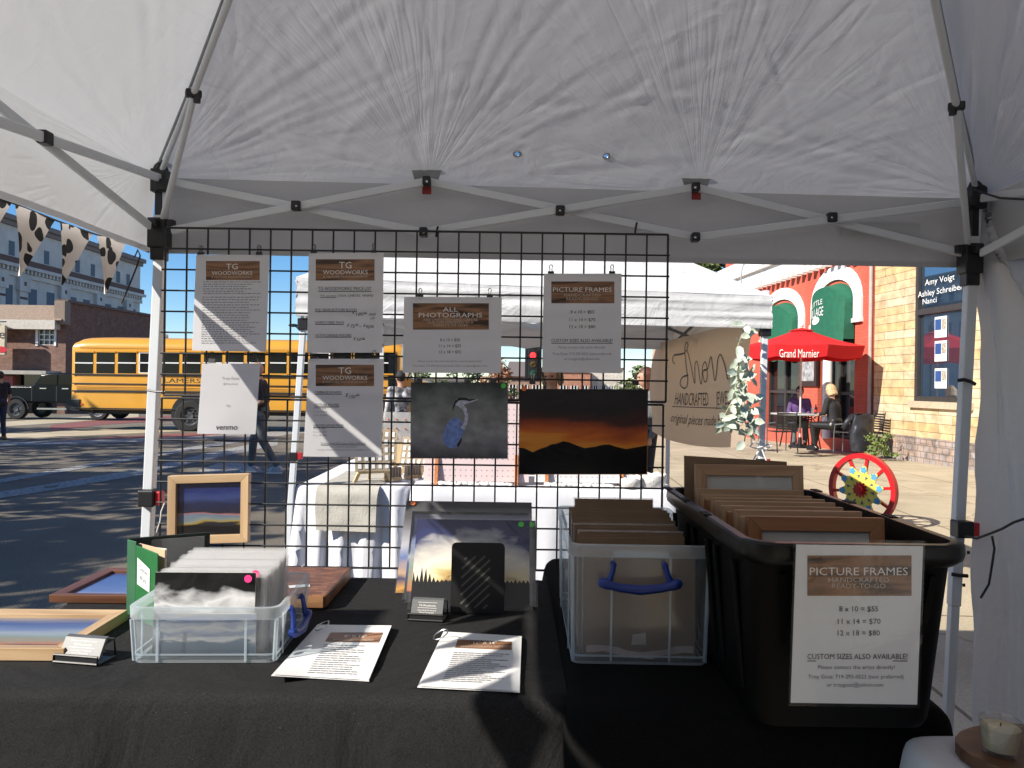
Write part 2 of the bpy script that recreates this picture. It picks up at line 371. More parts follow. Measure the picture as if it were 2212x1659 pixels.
# ------------------------------------------------------------------ the ground
KERB = 0.6
def asphalt_mat():
    m, t, b, L = new_mat('asphalt'); b.inputs['Roughness'].default_value = .88
    co = coord(t)
    a = N(t, 'ShaderNodeTexNoise', Scale=90.0, Detail=3.0); L.new(co, a.inputs['Vector'])
    c = N(t, 'ShaderNodeTexNoise', Scale=.7, Detail=6.0); L.new(co, c.inputs['Vector'])
    vo = N(t, 'ShaderNodeTexVoronoi', Scale=160.0); L.new(co, vo.inputs['Vector'])
    r = ramp(t, [(.3, (.095, .084, .067)), (.7, (.26, .226, .175))]); L.new(a.outputs['Fac'], r.inputs[0])
    r2 = ramp(t, [(.3, (.75, .75, .75)), (.7, (1.25, 1.24, 1.2))]); L.new(c.outputs['Fac'], r2.inputs[0])
    L.new(mixc(t, r.outputs[0], r2.outputs[0], 1.0, 'MULTIPLY'), b.inputs['Base Color'])
    bp = N(t, 'ShaderNodeBump', Strength=.7, Distance=.01); L.new(vo.outputs['Distance'], bp.inputs['Height']); L.new(bp.outputs[0], b.inputs['Normal'])
    return m
def concrete_mat():
    m, t, b, L = new_mat('concrete'); b.inputs['Roughness'].default_value = .9
    co = coord(t)
    a = N(t, 'ShaderNodeTexNoise', Scale=60.0, Detail=4.0); L.new(co, a.inputs['Vector'])
    c = N(t, 'ShaderNodeTexNoise', Scale=.9, Detail=7.0, Distortion=.5); L.new(co, c.inputs['Vector'])
    r = ramp(t, [(.25, (.38, .325, .235)), (.75, (.56, .49, .36))]); L.new(a.outputs['Fac'], r.inputs[0])
    r2 = ramp(t, [(.3, (.78, .76, .72)), (.7, (1.12, 1.1, 1.05))]); L.new(c.outputs['Fac'], r2.inputs[0])
    bt = t.nodes.new('ShaderNodeTexBrick'); bt.offset = 0.0
    for k, v in (('Scale', 1.0), ('Mortar Size', .012), ('Row Height', 1.9), ('Brick Width', 2.2)): bt.inputs[k].default_value = v
    bt.inputs['Color1'].default_value = bt.inputs['Color2'].default_value = (1, 1, 1, 1); bt.inputs['Mortar'].default_value = (.35, .33, .3, 1)
    L.new(coord(t, 'Object', rot=(0, 0, .06), loc=(.4, .7, 0)), bt.inputs['Vector'])
    ck = N(t, 'ShaderNodeTexVoronoi', Scale=.45, feature='DISTANCE_TO_EDGE')
    nz = N(t, 'ShaderNodeTexNoise', Scale=2.5, Detail=6.0); L.new(co, nz.inputs['Vector'])
    L.new(mixc(t, co, nz.outputs['Color'], .25), ck.inputs['Vector'])
    r4 = ramp(t, [(0.0, (.5, .47, .42)), (.006, (1, 1, 1))]); L.new(ck.outputs['Distance'], r4.inputs[0])
    col = mixc(t, mixc(t, r.outputs[0], r2.outputs[0], 1.0, 'MULTIPLY'), bt.outputs['Color'], 1.0, 'MULTIPLY')
    L.new(mixc(t, col, r4.outputs[0], .8, 'MULTIPLY'), b.inputs['Base Color'])
    bp = N(t, 'ShaderNodeBump', Strength=.3, Distance=.01); L.new(a.outputs['Fac'], bp.inputs['Height']); L.new(bp.outputs[0], b.inputs['Normal'])
    return m
M_asphalt, M_conc = asphalt_mat(), concrete_mat()
ys = [-40, 0, 10, 16, 25, 40, 70, 200, 1200]
def dip(x): return -0.1 * max(0, (x + 1.5)) / 2.1
mb = MB(); xs = [-1200, -60, -20, -8, -1.5, -.8, KERB]
for i in range(len(xs) - 1):
    for j in range(len(ys) - 1):
        mb.quad(*[(x, y, gz(y) + dip(x)) for x, y in ((xs[i], ys[j]), (xs[i + 1], ys[j]), (xs[i + 1], ys[j + 1]), (xs[i], ys[j + 1]))])
struct(obj('road', mb, M_asphalt))
mb = MB()
for xa, xb in ((KERB + .15, 1200),):
    for j in range(len(ys) - 1):
        mb.quad(*[(x, y, gz(y)) for x, y in ((xa, ys[j]), (xb, ys[j]), (xb, ys[j + 1]), (xa, ys[j + 1]))])
struct(obj('pavement', mb, M_conc))
mb = MB()
for j in range(len(ys) - 2):
    y0, y1 = ys[j], ys[j + 1]
    mb.hexa([(KERB, y0, gz(y0) - .3), (KERB + .15, y0, gz(y0) - .3), (KERB + .15, y1, gz(y1) - .3), (KERB, y1, gz(y1) - .3),
             (KERB, y0, gz(y0) + .003), (KERB + .15, y0, gz(y0) + .003), (KERB + .15, y1, gz(y1) + .003), (KERB, y1, gz(y1) + .003)])
struct(obj('kerb', mb, mat('kerb_stone', (.36, .33, .28), .9, bump=.2)))
# painted markings
def road_pt(px, py, h=.006):
    p = G(px, py, 0)
    for _ in range(4): p = G(px, py, gz(p.y) + dip(p.x))
    return p + Vector((0, 0, h))
def paint_mat(name, col, wear):
    m, t, b, L = new_mat(name); b.inputs['Roughness'].default_value = .8
    nz = N(t, 'ShaderNodeTexNoise', Scale=22.0, Detail=6.0); L.new(coord(t), nz.inputs['Vector'])
    r = ramp(t, [(wear - .05, tuple(c * .35 for c in col)), (wear + .08, col)]); L.new(nz.outputs['Fac'], r.inputs[0]); L.new(r.outputs[0], b.inputs['Base Color'])
    return m
M_line = paint_mat('road_paint', (.37, .36, .34), .44); M_redpave = mat('red_brick_paving', (.22, .075, .07), .85, bump=.3, bscale=30)
def strip(mb, pts, wpx, h=.006):
    """a painted line through photo pixels (x, y, half height in pixels)"""
    for (a, b) in zip(pts[:-1], pts[1:]):
        mb.quad(road_pt(a[0], a[1] + wpx, h), road_pt(b[0], b[1] + wpx, h), road_pt(b[0], b[1] - wpx, h), road_pt(a[0], a[1] - wpx, h))
mb = MB()
strip(mb, [(0, 1040), (160, 1012), (317, 986), (486, 957), (620, 936)], 4)
strip(mb, [(-80, 1082), (41, 1064), (180, 1041), (317, 1018), (440, 988), (600, 955)], 7)
strip(mb, [(-40, 960), (120, 957), (400, 948), (700, 930)], 4)
mb.add([road_pt(*q) for q in ((430, 1016), (470, 1001), (515, 996), (560, 1010), (572, 1022), (430, 1022))], [(0, 1, 2, 3, 4, 5)][::-1])
struct(obj('road_markings', mb, M_line))
mb = MB()
strip(mb, [(110, 925), (220, 912), (330, 905), (430, 903)], 6, .005)
strip(mb, [(120, 956), (240, 948), (340, 943), (480, 936)], 4, .004)
struct(obj('crosswalk_paving', mb, M_redpave))
mb = MB(); strip(mb, [(-60, 945), (60, 941), (250, 932), (392, 926)], 6, .0045); strip(mb, [(-20, 918), (140, 908), (300, 896)], 5, .0045)
struct(obj('crosswalk_concrete', mb, M_conc))

# ------------------------------------------------------------------ our market tent
TX0, TX1, TY0, TY1 = -1.36, 1.76, -1.08, 2.92
PK = Vector((.18, .92, 3.40))
def nz3(x, y, z): return noise.noise(Vector((x, y, z)))
import numpy as np
def roof_panel(mb, A, B, P, anchors, n, amp, seed, holes=(), sag=.05, crum=90):
    """triangular fabric panel: creases fan out from where the frame pulls it, with short crumples between"""
    A, B, P = Vector(A), Vector(B), Vector(P); ex = (B - A).normalized(); up = (P - A) - ex * ex.dot(P - A); ey = up.normalized(); nn = ex.cross(ey)
    rs = np.random.RandomState(int(seed * 100)); L_ = (B - A).length; H_ = up.length; sx = (P - A).dot(ex)
    ij = [(i, j) for i in range(n + 1) for j in range(n + 1 - i)]; idx = {q: k for k, q in enumerate(ij)}
    I = np.array(ij, float); c, a = I[:, 0] / n, I[:, 1] / n; b = 1 - a - c; s = a * L_ + c * sx; t = c * H_; h = np.zeros(len(ij))
    h += np.array([.011 * nz3(x * 2.0, y * 2.0, seed) + .0045 * nz3(x * 6, y * 6, seed + 3) for x, y in zip(s, t)])
    for (ax, ay, am, nf) in anchors:
        dx, dy = s - ax, t - ay; r = np.hypot(dx, dy) + 1e-5
        for k in range(nf):
            th = rs.uniform(.04, 3.10) if 0.3 < ax < L_ - .3 else (rs.uniform(0.03, 1.2) if ax < .3 else rs.uniform(1.95, 3.11))
            al = dx * np.cos(th) + dy * np.sin(th); pe = -dx * np.sin(th) + dy * np.cos(th) + .05 * rs.randn() * al ** 2 + .006 * np.sin(al * rs.uniform(5, 14) + k)
            r1 = rs.uniform(.25, 1.5); wd = .006 + rs.uniform(.005, .019) * np.clip(al, 0, 1.2); g = np.exp(-(pe / wd) ** 2) - .5 * np.exp(-((pe - 1.6 * wd) / (1.4 * wd)) ** 2)
            h += np.where(al > 0, am * .42 * rs.uniform(.2, 1.0) * g * np.clip(al / .12, 0, 1) * np.exp(-(al / r1) ** 2) * (.45 + .9 * np.minimum(al, .6)), 0)
    for k in range(crum):          # short sharp crumples
        cx, cy_, th, ln = rs.uniform(0, L_), rs.uniform(0, H_ * .9), rs.uniform(0, 3.14), rs.uniform(.05, .28); dx, dy = s - cx, t - cy_
        al = dx * math.cos(th) + dy * math.sin(th); pe = -dx * math.sin(th) + dy * math.cos(th) + rs.uniform(-1.5, 1.5) * al ** 2; wd = rs.uniform(.010, .022)
        h += rs.uniform(.0012, .0042) * rs.choice((-1, 1)) * np.exp(-(pe / wd) ** 2) * np.exp(-(al / ln) ** 2)
    edge = np.minimum(1.0, np.minimum(np.minimum(a, b), c) * 12 + .05)
    h = h * amp * edge - sag * 4 * np.minimum(1, 3.5 * np.maximum(0, np.minimum(a, b))) * c * (1 - c) * .5
    vs = [A + ex * s_ + ey * t_ + nn * h_ for s_, t_, h_ in zip(s.tolist(), t.tolist(), h.tolist())]; fs = []
    for i in range(n):
        for j in range(n - i):
            fs.append((idx[i, j], idx[i, j + 1], idx[i + 1, j]))
            if j < n - i - 1: fs.append((idx[i, j + 1], idx[i + 1, j + 1], idx[i + 1, j]))
    if holes: fs = [f for f in fs if all((sum((vs[k] for k in f), Vector()) / 3 - q).length > .011 for q in holes)]
    mb.add(vs, fs)
def plane_hit(px, py, A, B, P):
    A, B, P = Vector(A), Vector(B), Vector(P); nn = (B - A).cross(P - A).normalized(); o = Vector((0, 0, CZ)); d = W(px, py, 1.0) - o
    return o + d * ((A - o).dot(nn) / d.dot(nn))
FL, FR, NL, NR = (TX0, TY1, 2.185), (TX1, TY1, 2.148), (TX0, TY0, 2.19), (TX1, TY0, 2.15)
tent = thing('canopy_tent', 'white pop-up market canopy with scissor truss, standing over the black-clothed sales tables', 'canopy tent', (.2, .92, 0))
j1, j2 = (920 - 1106) / FPX * 2.92 - TX0, (1502 - 1106) / FPX * 2.92 - TX0
wd = TX1 - TX0
hp = [plane_hit(px, py, FL, FR, PK) for px, py in ((1117, 334), (1310, 338))]
mb = MB()
roof_panel(mb, FL, FR, PK, [(0.02, .02, .010, 40), (j1, .02, .010, 66), (j2, .02, .009, 60), (wd, .02, .012, 40)], 230, 1.0, 1.7, holes=hp, crum=150)
roof_panel(mb, NL, FL, PK, [(4.0, .02, .018, 44), (2.6, .0, .012, 30), (1.3, .0, .010, 20)], 170, 1.0, 4.1)
roof_panel(mb, FR, NR, PK, [(0.02, .02, .026, 46), (1.4, .0, .012, 24)], 150, 1.0, 8.3)
roof_panel(mb, NR, NL, PK, [(1.0, .0, .010, 10)], 30, 1.0, 3.3, crum=0)
obj('roof_canopy', mb, M_roof, tent, smooth='all')
def valance(p0, p1, z0, z1, seed):
    def f(u, v):
        p = Vector(p0).lerp(Vector(p1), u); d = (Vector(p1) - Vector(p0)).normalized(); nn = Vector((d.y, -d.x, 0))
        zt = p0[2] + (p1[2] - p0[2]) * u; zb = z0 + (z1 - z0) * u
        wv = .012 * v * nz3(u * 9 + seed, v * .8, seed) + .006 * v * nz3(u * 26, v * 1.5, seed + 3) + .02 * v
        return Vector((p.x, p.y, zb + (zt - zb) * (1 - v) if False else zt + (zb - zt) * v)) + nn * wv
    return f
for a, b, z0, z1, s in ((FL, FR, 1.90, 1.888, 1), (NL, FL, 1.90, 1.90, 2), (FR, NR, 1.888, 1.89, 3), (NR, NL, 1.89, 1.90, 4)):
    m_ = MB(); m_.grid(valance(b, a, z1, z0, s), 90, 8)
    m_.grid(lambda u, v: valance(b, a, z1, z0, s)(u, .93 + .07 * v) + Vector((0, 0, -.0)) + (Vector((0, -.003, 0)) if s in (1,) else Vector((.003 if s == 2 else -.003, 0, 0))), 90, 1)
    obj('valance', m_, M_roof if s == 2 else M_val_shade, tent, smooth='all')  # sunlit left side keeps the roof cloth, the rest get the shade-darkened copy
# grommets, reinforcement patches, red tags, sewn label
for h in hp:
    nn = (Vector(FR) - Vector(FL)).cross(PK - Vector(FL)).normalized(); m_ = MB(); x = Vector((1, 0, 0)); y = nn.cross(x)
    for dd in (.012,):
        m_.tube([h - nn * .004 + x * (dd * math.cos(k * .314)) + y * (dd * math.sin(k * .314)) for k in range(20)], .0042, 6, True)
    obj('grommet', m_, M_steel, tent, smooth='all')
def pp(px, py, d): return W(px, py, d)
for jx, jy in ((920, 376), (1502, 388)):
    m_ = MB(); m_.hexa([pp(jx - 24, jy + 14, 2.875), pp(jx + 26, jy + 16, 2.875), pp(jx + 26, jy + 16, 2.88), pp(jx - 24, jy + 14, 2.88), pp(jx - 32, jy - 12, 2.86), pp(jx + 34, jy - 10, 2.86), pp(jx + 34, jy - 10, 2.866), pp(jx - 32, jy - 12, 2.866)])
    obj('reinforcement_patch', m_, M_grey, tent)
    m_ = MB(); m_.box(pp(jx + 2, jy + 32, 2.87), (.034, .004, .04)); obj('red_tag', m_, mat('red_webbing', (.28, .03, .03), .7), tent)
m_ = MB(); m_.box(pp(1902, 496, 2.90), (.30, .004, .045)); obj('sewn_label', m_, mat('label_fabric', (.52, .53, .53), .7), tent)
# legs
def leg(p0, p1, r=.0185):
    m_ = MB(); m_.beam(p0, p1, r * 2, r * 2); return m_
LL0, LL1 = W(347, 540, 2.86), W(318, 1170, 2.86); LR0, LR1 = W(2098, 585, 2.86), W(2050, 1500, 2.86)
def ext(a, b, z): t = (z - a.z) / (b.z - a.z); return a + (b - a) * t
for a, b in ((LL0, LL1), (LR0, LR1)):
    o = obj('leg', leg(ext(a, b, 2.15), ext(a, b, .62)), M_white_steel, tent, bevel=.004)
    q = ext(a, b, .62); m_ = MB(); m_.beam(q, ext(a, b, 0.02), .031, .031); obj('leg_extension', m_, M_white_steel, o, bevel=.003)
    m_ = MB(); e = ext(a, b, 0.0); m_.box((e.x, e.y, 0.008 + (-.02 if a is LL0 else 0)), (.10, .10, .03)); obj('foot', m_, M_steel, o)
for x, y in ((TX0 + .05, TY0 + .06), (TX1 - .06, TY0 + .06)): obj('leg', leg((x, y, 2.15), (x, y, 0)), M_white_steel, tent, bevel=.004)
def bx(name, c, size, m, bev=.004, rot=None, par=None):
    m_ = MB(); m_.box(c, size, rot); return obj(name, m_, m, par or tent, bevel=bev)
ul = W(347, 392, 2.85); ll = W(345, 505, 2.86); ur = W(2108, 428, 2.85); lr = W(2095, 560, 2.86)
for top, low, s in ((ul, ll, 1), (ur, lr, -1)):
    bx('corner_bracket', top, (.055, .055, .085), M_black); bx('corner_bracket', top + Vector((.02 * s, -.02, -.02)), (.05, .05, .04), M_black)
    b_ = bx('slider_bracket', low, (.066, .066, .11), M_black); bx('slider_wing', low + Vector((.03 * s, -.01, .035)), (.06, .03, .03), M_black, par=b_); bx('slider_wing', low + Vector((-.0 * s, -.035, .03)), (.03, .06, .03), M_black, par=b_)
    bx('slider_sleeve', low + Vector((0, 0, -.075)), (.05, .05, .05), M_black, par=b_)
    m_ = MB(); m_.cyl(top + Vector((0, 0, .04)), top + Vector((.0, 0, .085)), .03, .012, 8); obj('corner_boot', m_, M_black, tent)
    bx('inner_post', (top + low) / 2 + Vector((0, 0, .0)), (.03, .03, (top - low).z), M_blackm)
    bx('collar', (top + low) / 2 + Vector((0, 0, -.05)), (.036, .036, .04), M_white_steel)
# scissor truss, far side: (px, py) pairs
far = [((370, 393), (915, 502)), ((370, 498), (922, 392)), ((922, 392), (1502, 513)), ((915, 502), (1502, 405)), ((1502, 405), (2085, 548)), ((1502, 513), (2095, 436))]
for k, (a, b) in enumerate(far):
    dd = 2.862 if k % 2 else 2.84
    if k in (1, 3, 5): dd = 2.836
    else: dd = 2.864
    m_ = MB(); m_.beam(W(*a, dd), W(*b, dd), .014, .029); obj('truss_bar', m_, M_white_steel, tent, bevel=.004)
for q in ((640, 445), (1210, 455), (1797, 470)): o = bx('truss_pivot', W(*q, 2.83), (.034, .03, .036), M_black, .005); bx('rivet', W(*q, 2.812), (.008, .006, .008), M_steel, par=o)
for q in ((922, 392), (915, 502), (1502, 405), (1502, 513)): o = bx('truss_joint', W(*q, 2.83), (.03, .04, .034), M_black, .006); bx('rivet', W(q[0], q[1], 2.808), (.009, .006, .009), M_steel, par=o)
# left side truss (in the plane of the left legs)
XL = ul.x - .005
def lp(px, py): return WX(px, py, XL)
p_u, p_l, p_c = lp(338, 385), lp(326, 488), lp(88, 298)
for a, c in ((p_u, p_c), (p_l, p_c)):
    e = c + (c - a) * 1.0; m_ = MB(); off = Vector((.014 if a is p_u else -.004, 0, 0)); m_.beam(a + off, e + off, .014, .029); obj('truss_bar', m_, M_white_steel, tent, bevel=.004)
    e2 = Vector((e.x, TY0 + .1, a.z)); m_ = MB(); m_.beam(e + off, e2 + off, .014, .029); obj('truss_bar', m_, M_white_steel, tent, bevel=.004)
bx('truss_pivot', p_c + Vector((.012, 0, 0)), (.03, .04, .038), M_black, .005)
# right side truss, mostly hidden by the sidewall
for z0_, z1_ in ((2.12, 1.92), (1.92, 2.12)):
    m_ = MB(); m_.beam((1.70, 2.8, z0_), (1.70, 1.5, z1_), .014, .029); obj('truss_bar', m_, M_white_steel, tent, bevel=.004)
# hip rafters with their struts
for top, low, jq, s in ((ul, ll, (418, 203), 1), (ur, lr, (2066, 230), -1)):
    tq = top + Vector((0, 0, .03)); base = Vector((PK.x - top.x, PK.y - top.y, 0))
    # distance of the joint along the hip, from its pixel column
    u, v = unroll(*jq); k = u / FPX; t = (k * tq.y - tq.x) / (base.x - k * base.y); jp = Vector((tq.x + base.x * t, tq.y + base.y * t, 0)); jp.z = CZ - v / FPX * jp.y
    pe = Vector(PK) - Vector((0, 0, .06)); m_ = MB(); m_.cyl(tq, jp + Vector((0, 0, .015)), .010, n=10); obj('hip_rafter', m_, M_white_steel, tent, smooth=True)
    m_ = MB(); m_.cyl(jp, pe, .0115, n=10); obj('hip_rafter', m_, M_white_steel, tent, smooth=True)
    m_ = MB(); m_.cyl(low + Vector((.02 * s, -.02, .05)), jp - Vector((0, 0, .012)), .0115, n=10); obj('rafter_strut', m_, M_white_steel, tent, smooth=True)
    m_ = MB(); m_.tube([tq + Vector((-.01 * s, .0, .03)), jp + Vector((-.012 * s, .01, .035)), jp.lerp(pe, .4) + Vector((-.012 * s, .01, .022)), pe], .005, 6); obj('hip_cord', m_, M_grey, tent, smooth=True)
    o = bx('rafter_joint', jp, (.05, .028, .026), M_black, .005, rot=.5 * s); m_ = MB(); m_.cyl(jp + Vector((.012 * s, 0, -.028)), jp + Vector((.012 * s, 0, .01)), .012, n=8); obj('joint_knob', m_, M_black, o)
m_ = MB(); m_.lathe([(0, -.12), (.05, -.12), (.05, 0), (.02, .04), (0, .04)], PK + Vector((0, 0, -.07)), 16); obj('peak_hub', m_, M_black, tent)
# snap buttons and red release tabs on the legs
for (px, py), leg_x, s in (((322, 1075), -1.33, 1), ((2078, 1142), 1.7, -1)):
    c = W(px, py, 2.84); o = bx('height_lock', c, (.06, .06, .062), M_black, .006); bx('release_tab', c + Vector((.042, -.005, .0)), (.026, .03, .05), M_red, .004, par=o)
for q in ((2092, 1193), (2082, 1264)): bx('peg_hole', W(*q, 2.838), (.011, .004, .012), M_black, .003)

# ------------------------------------------------------------------ right sidewall
cp = [Vector(q) for q in ((1.735, 2.90, 0), (1.80, 2.80, 0), (1.86, 2.66, 0), (1.90, 2.45, 0), (1.90, 1.6, 0), (1.88, .3, 0), (1.86, -.9, 0))]
def side(u, v):
    q = u * (len(cp) - 1); k = min(int(q), len(cp) - 2); p = cp[k].lerp(cp[k + 1], q - k); z = .03 + 2.12 * v
    an = Vector((1.74, 2.86, 2.12)); r = math.hypot((p - Vector((an.x, an.y, 0))).length, an.z - z) + .01; th = math.atan2(an.z - z, (p - Vector((an.x, an.y, 0))).length)
    f = .09 * math.exp(-r / 1.1) * min(1, r / .2) * math.sin(th * 17 + 2 * nz3(th * 2, 3, 1)) + .022 * nz3(u * 12 + z * .6, z * 1.4, 7) + .013 * nz3(u * 40 + z, z * 4.5, 3) + .004 * abs(nz3(u * 90, z * 9, 11))
    return Vector((p.x + f * .7, p.y - f * .7, z))
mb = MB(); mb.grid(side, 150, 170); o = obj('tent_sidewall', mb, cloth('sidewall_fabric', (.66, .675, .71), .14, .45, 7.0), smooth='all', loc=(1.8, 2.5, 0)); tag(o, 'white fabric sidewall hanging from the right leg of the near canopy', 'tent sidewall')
def cord(name, label, pts, r, m, cat='cord'):
    mb = MB(); mb.tube([W(*p) for p in pts], r, 8); return tag(obj(name, mb, m, smooth=True, loc=W(*pts[0])), label, cat)
cord('bungee_cord', 'black knotted cord from the red-tab lock on the right leg, its end dangling', [(2085, 1158, 2.8), (2110, 1163, 2.74), (2140, 1152, 2.68), (2165, 1142, 2.62), (2190, 1128, 2.56), (2230, 1115, 2.5)], .0045, M_black)
cord('strap', 'dangling loose end of black cord against the white sidewall', [(2143, 1158, 2.67), (2148, 1185, 2.66), (2142, 1225, 2.66), (2136, 1262, 2.66), (2118, 1292, 2.66)], .004, M_black, 'strap')
cord('bungee_cord', 'taut black cord at the upper corner bracket of the right canopy leg', [(2100, 408, 2.80), (2128, 418, 2.74), (2160, 428, 2.66), (2235, 432, 2.5)], .004, M_black)
cord('cable_tie', 'black tie round the right canopy leg beside the office window', [(2068, 822, 2.83), (2082, 820, 2.82), (2096, 824, 2.82), (2106, 830, 2.80)], .007, M_black, 'tie')
cord('cable_tie', 'black tie low on the right canopy leg, behind the big black tote', [(2055, 1240, 2.83), (2072, 1243, 2.82), (2090, 1244, 2.82)], .007, M_black, 'tie')
cord('cable_tie', 'black tie fastening the wire grid to the left canopy leg', [(318, 843, 2.82), (335, 846, 2.81), (358, 846, 2.80)], .004, M_black, 'tie')
cord('string', 'thin white string hanging beside the left canopy leg by the light wooden frame', [(356, 1085, 2.8), (348, 1105, 2.8), (346, 1125, 2.8), (338, 1150, 2.8)], .0022, M_white, 'string')

# ------------------------------------------------------------------ cow-print bunting
bun = thing('bunting', 'cow-print pennant bunting strung outside the left edge of the canopy', 'bunting', (-1.43, 2.5, 1.9))
Mcow = cow('cow_print_fabric')
def bp_(px, py): return WX(px, py, -1.43)
m_ = MB(); m_.tube([bp_(-62, 404) + Vector((0, -2.8, 0)), bp_(-60, 405), bp_(31, 440), bp_(126, 478), bp_(206, 506), bp_(276, 526), WX(322, 545, -1.38)], .003, 6); obj('cord', m_, M_black, bun, smooth=True)
for tri in (((-62, 404), (28, 439), (-52, 560)), ((33, 442), (121, 477), (42, 596)), ((130, 479), (203, 505), (133, 616)), ((209, 507), (274, 526), (227, 635))) + tuple(k for k in range(13) if k != 1):
    if isinstance(tri, int): A = bp_(-62, 404) + Vector((0, -.215 * (tri + 1), .012 * math.sin(tri))); B = A + Vector((0, .20, 0)); T = A + Vector((0, .03, -.20))
    else: A, B, T = [bp_(*q) for q in tri]
    m_ = MB()
    def pf(u, v, A=A, B=B, T=T):
        p = A.lerp(B, u).lerp(T, v); p.x += .004 * math.sin(u * 5 + v * 3); return p
    m_.grid(pf, 8, 10); obj('pennant', m_, Mcow, bun, smooth='all')
wire = cord('wire_hook', 'bent wire hook hanging from the bunting cord by the left leg', [(290, 556, 2.75), (298, 540, 2.75), (303, 552, 2.75), (296, 575, 2.75), (286, 600, 2.75), (276, 625, 2.75), (262, 655, 2.75)], .003, M_blackm, 'hook')
# ------------------------------------------------------------------ sales tables under black cloths
TZ = 0.74
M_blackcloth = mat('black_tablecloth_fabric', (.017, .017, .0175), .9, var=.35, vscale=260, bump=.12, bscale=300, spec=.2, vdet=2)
def worn(m, lint=.16):
    t = m.node_tree; L = t.links; b = t.nodes['Principled BSDF']; co = coord(t)
    n1 = N(t, 'ShaderNodeTexNoise', Scale=3.2, Detail=4.0, Distortion=1.6); L.new(co, n1.inputs['Vector']); bp = N(t, 'ShaderNodeBump', Strength=.55, Distance=.03); L.new(n1.outputs['Fac'], bp.inputs['Height'])
    b0 = next(n for n in t.nodes if n.type == 'BUMP' and n is not bp); L.new(bp.outputs[0], b0.inputs['Normal'])
    vo = N(t, 'ShaderNodeTexVoronoi', Scale=42.0); L.new(co, vo.inputs['Vector']); r = ramp(t, [(.030, (lint, lint, lint * .95)), (.045, (0, 0, 0))]); L.new(vo.outputs['Distance'], r.inputs[0])
    src = b.inputs['Base Color'].links[0].from_socket; L.new(mixc(t, src, r.outputs[0], 1.0, 'ADD'), b.inputs['Base Color']); return m
worn(M_blackcloth, .10)
def draped(name, outline, z, zb, label, r=.03, seed=0.0, flare=.05, m=None, loc=None, amp=.012, nf=10):
    """cloth over a table: outline ccw, rounded front edges, falling sides"""
    P = []; n = len(outline)
    for i in range(n):
        a, b = Vector((*outline[i], 0)), Vector((*outline[(i + 1) % n], 0)); k = max(2, int((b - a).length / .025))
        prev = (a - Vector((*outline[i - 1], 0))).normalized(); nxt = (b - a).normalized()
        for q in range(k): P.append(a.lerp(b, q / k))
    for _ in range(9): P = [(P[i - 1] + P[i] * 2 + P[(i + 1) % len(P)]) / 4 for i in range(len(P))]
    cen = sum(P, Vector()) / len(P); N_ = len(P); nr = []
    for i in range(N_):
        d = (P[(i + 1) % N_] - P[i - 1]).normalized(); nr.append(Vector((d.y, -d.x, 0)))
    prof = [(-r * 1.2, 0)] + [(-r + r * math.sin(t), -r + r * math.cos(t)) for t in [0, .35, .7, 1.05, 1.4]] + [(0.004 + flare * q, -r - (z - zb - r) * q) for q in (.06, .15, .3, .5, .7, .85, 1.0)]
    vs = []; fs = []
    for k, (o, h) in enumerate(prof):
        dep = max(0, min(1, (-h - r) / .5))
        for i in range(N_):
            p = P[i] + nr[i] * o; arc = i * .025
            f = amp * dep * (math.sin(arc * nf + 4 * nz3(arc * 1.5, 0, seed)) + .6 * math.sin(arc * nf * 2.3 + seed))
            p = p + nr[i] * f; vs.append((p.x, p.y, z + h + (0.0025 * nz3(p.x * 4, p.y * 6, seed) if k < 3 else 0)))
    for k in range(len(prof) - 1):
        for i in range(N_): j = (i + 1) % N_; fs.append((k * N_ + i, (k + 1) * N_ + i, (k + 1) * N_ + j, k * N_ + j))
    mb = MB(); mb.add(vs, fs); mb.add([(cen.x, cen.y, z)] + vs[:N_], [(0, 1 + i, 1 + (i + 1) % N_) for i in range(N_)])
    return tag(obj(name, mb, m or M_blackcloth, smooth='all', loc=loc or (cen.x, cen.y, zb)), label, 'tablecloth')
def folding_table(name, label, cx, cy, sx, sy, z, rz=0):
    t = thing(name, label, 'table', (cx, cy, 0), rz); m = mat('table_plastic', (.6, .6, .58), .5); st = mat('grey_table_steel', (.25, .25, .26), .4)
    m_ = MB(); m_.box((0, 0, z - .022), (sx, sy, .04)); obj('tabletop', m_, m, t, local=True, bevel=.01)
    for x in (-1, 1):
        for y in (-1, 1):
            m_ = MB(); m_.cyl((x * (sx / 2 - .12), y * (sy / 2 - .1), z - .04), (x * (sx / 2 - .08), y * (sy / 2 - .1), -.03), .014, n=8); obj('leg', m_, st, t, local=True, smooth=True)
    return t
folding_table('folding_table', 'folding table hidden under the wide black cloth on the left', -.60, 2.2, 1.34, .80, TZ - .004)
folding_table('folding_table', 'folding table hidden under the black cloth that carries the big black tote', .53, 2.25, .76, 1.3, TZ + .014)
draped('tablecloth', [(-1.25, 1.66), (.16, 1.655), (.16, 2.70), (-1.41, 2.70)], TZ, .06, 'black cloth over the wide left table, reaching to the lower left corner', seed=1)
draped('tablecloth', [(.128, 1.545), (.925, 1.545), (.925, 2.95), (.128, 2.95)], TZ + .02, .08, 'black cloth under the clear tall bin and the black tote, corner at lower right', seed=6, r=.035, m=mat('deep_black_tablecloth', (.005, .005, .005), .95, var=.4, vscale=260, bump=.12, bscale=300, spec=.12))

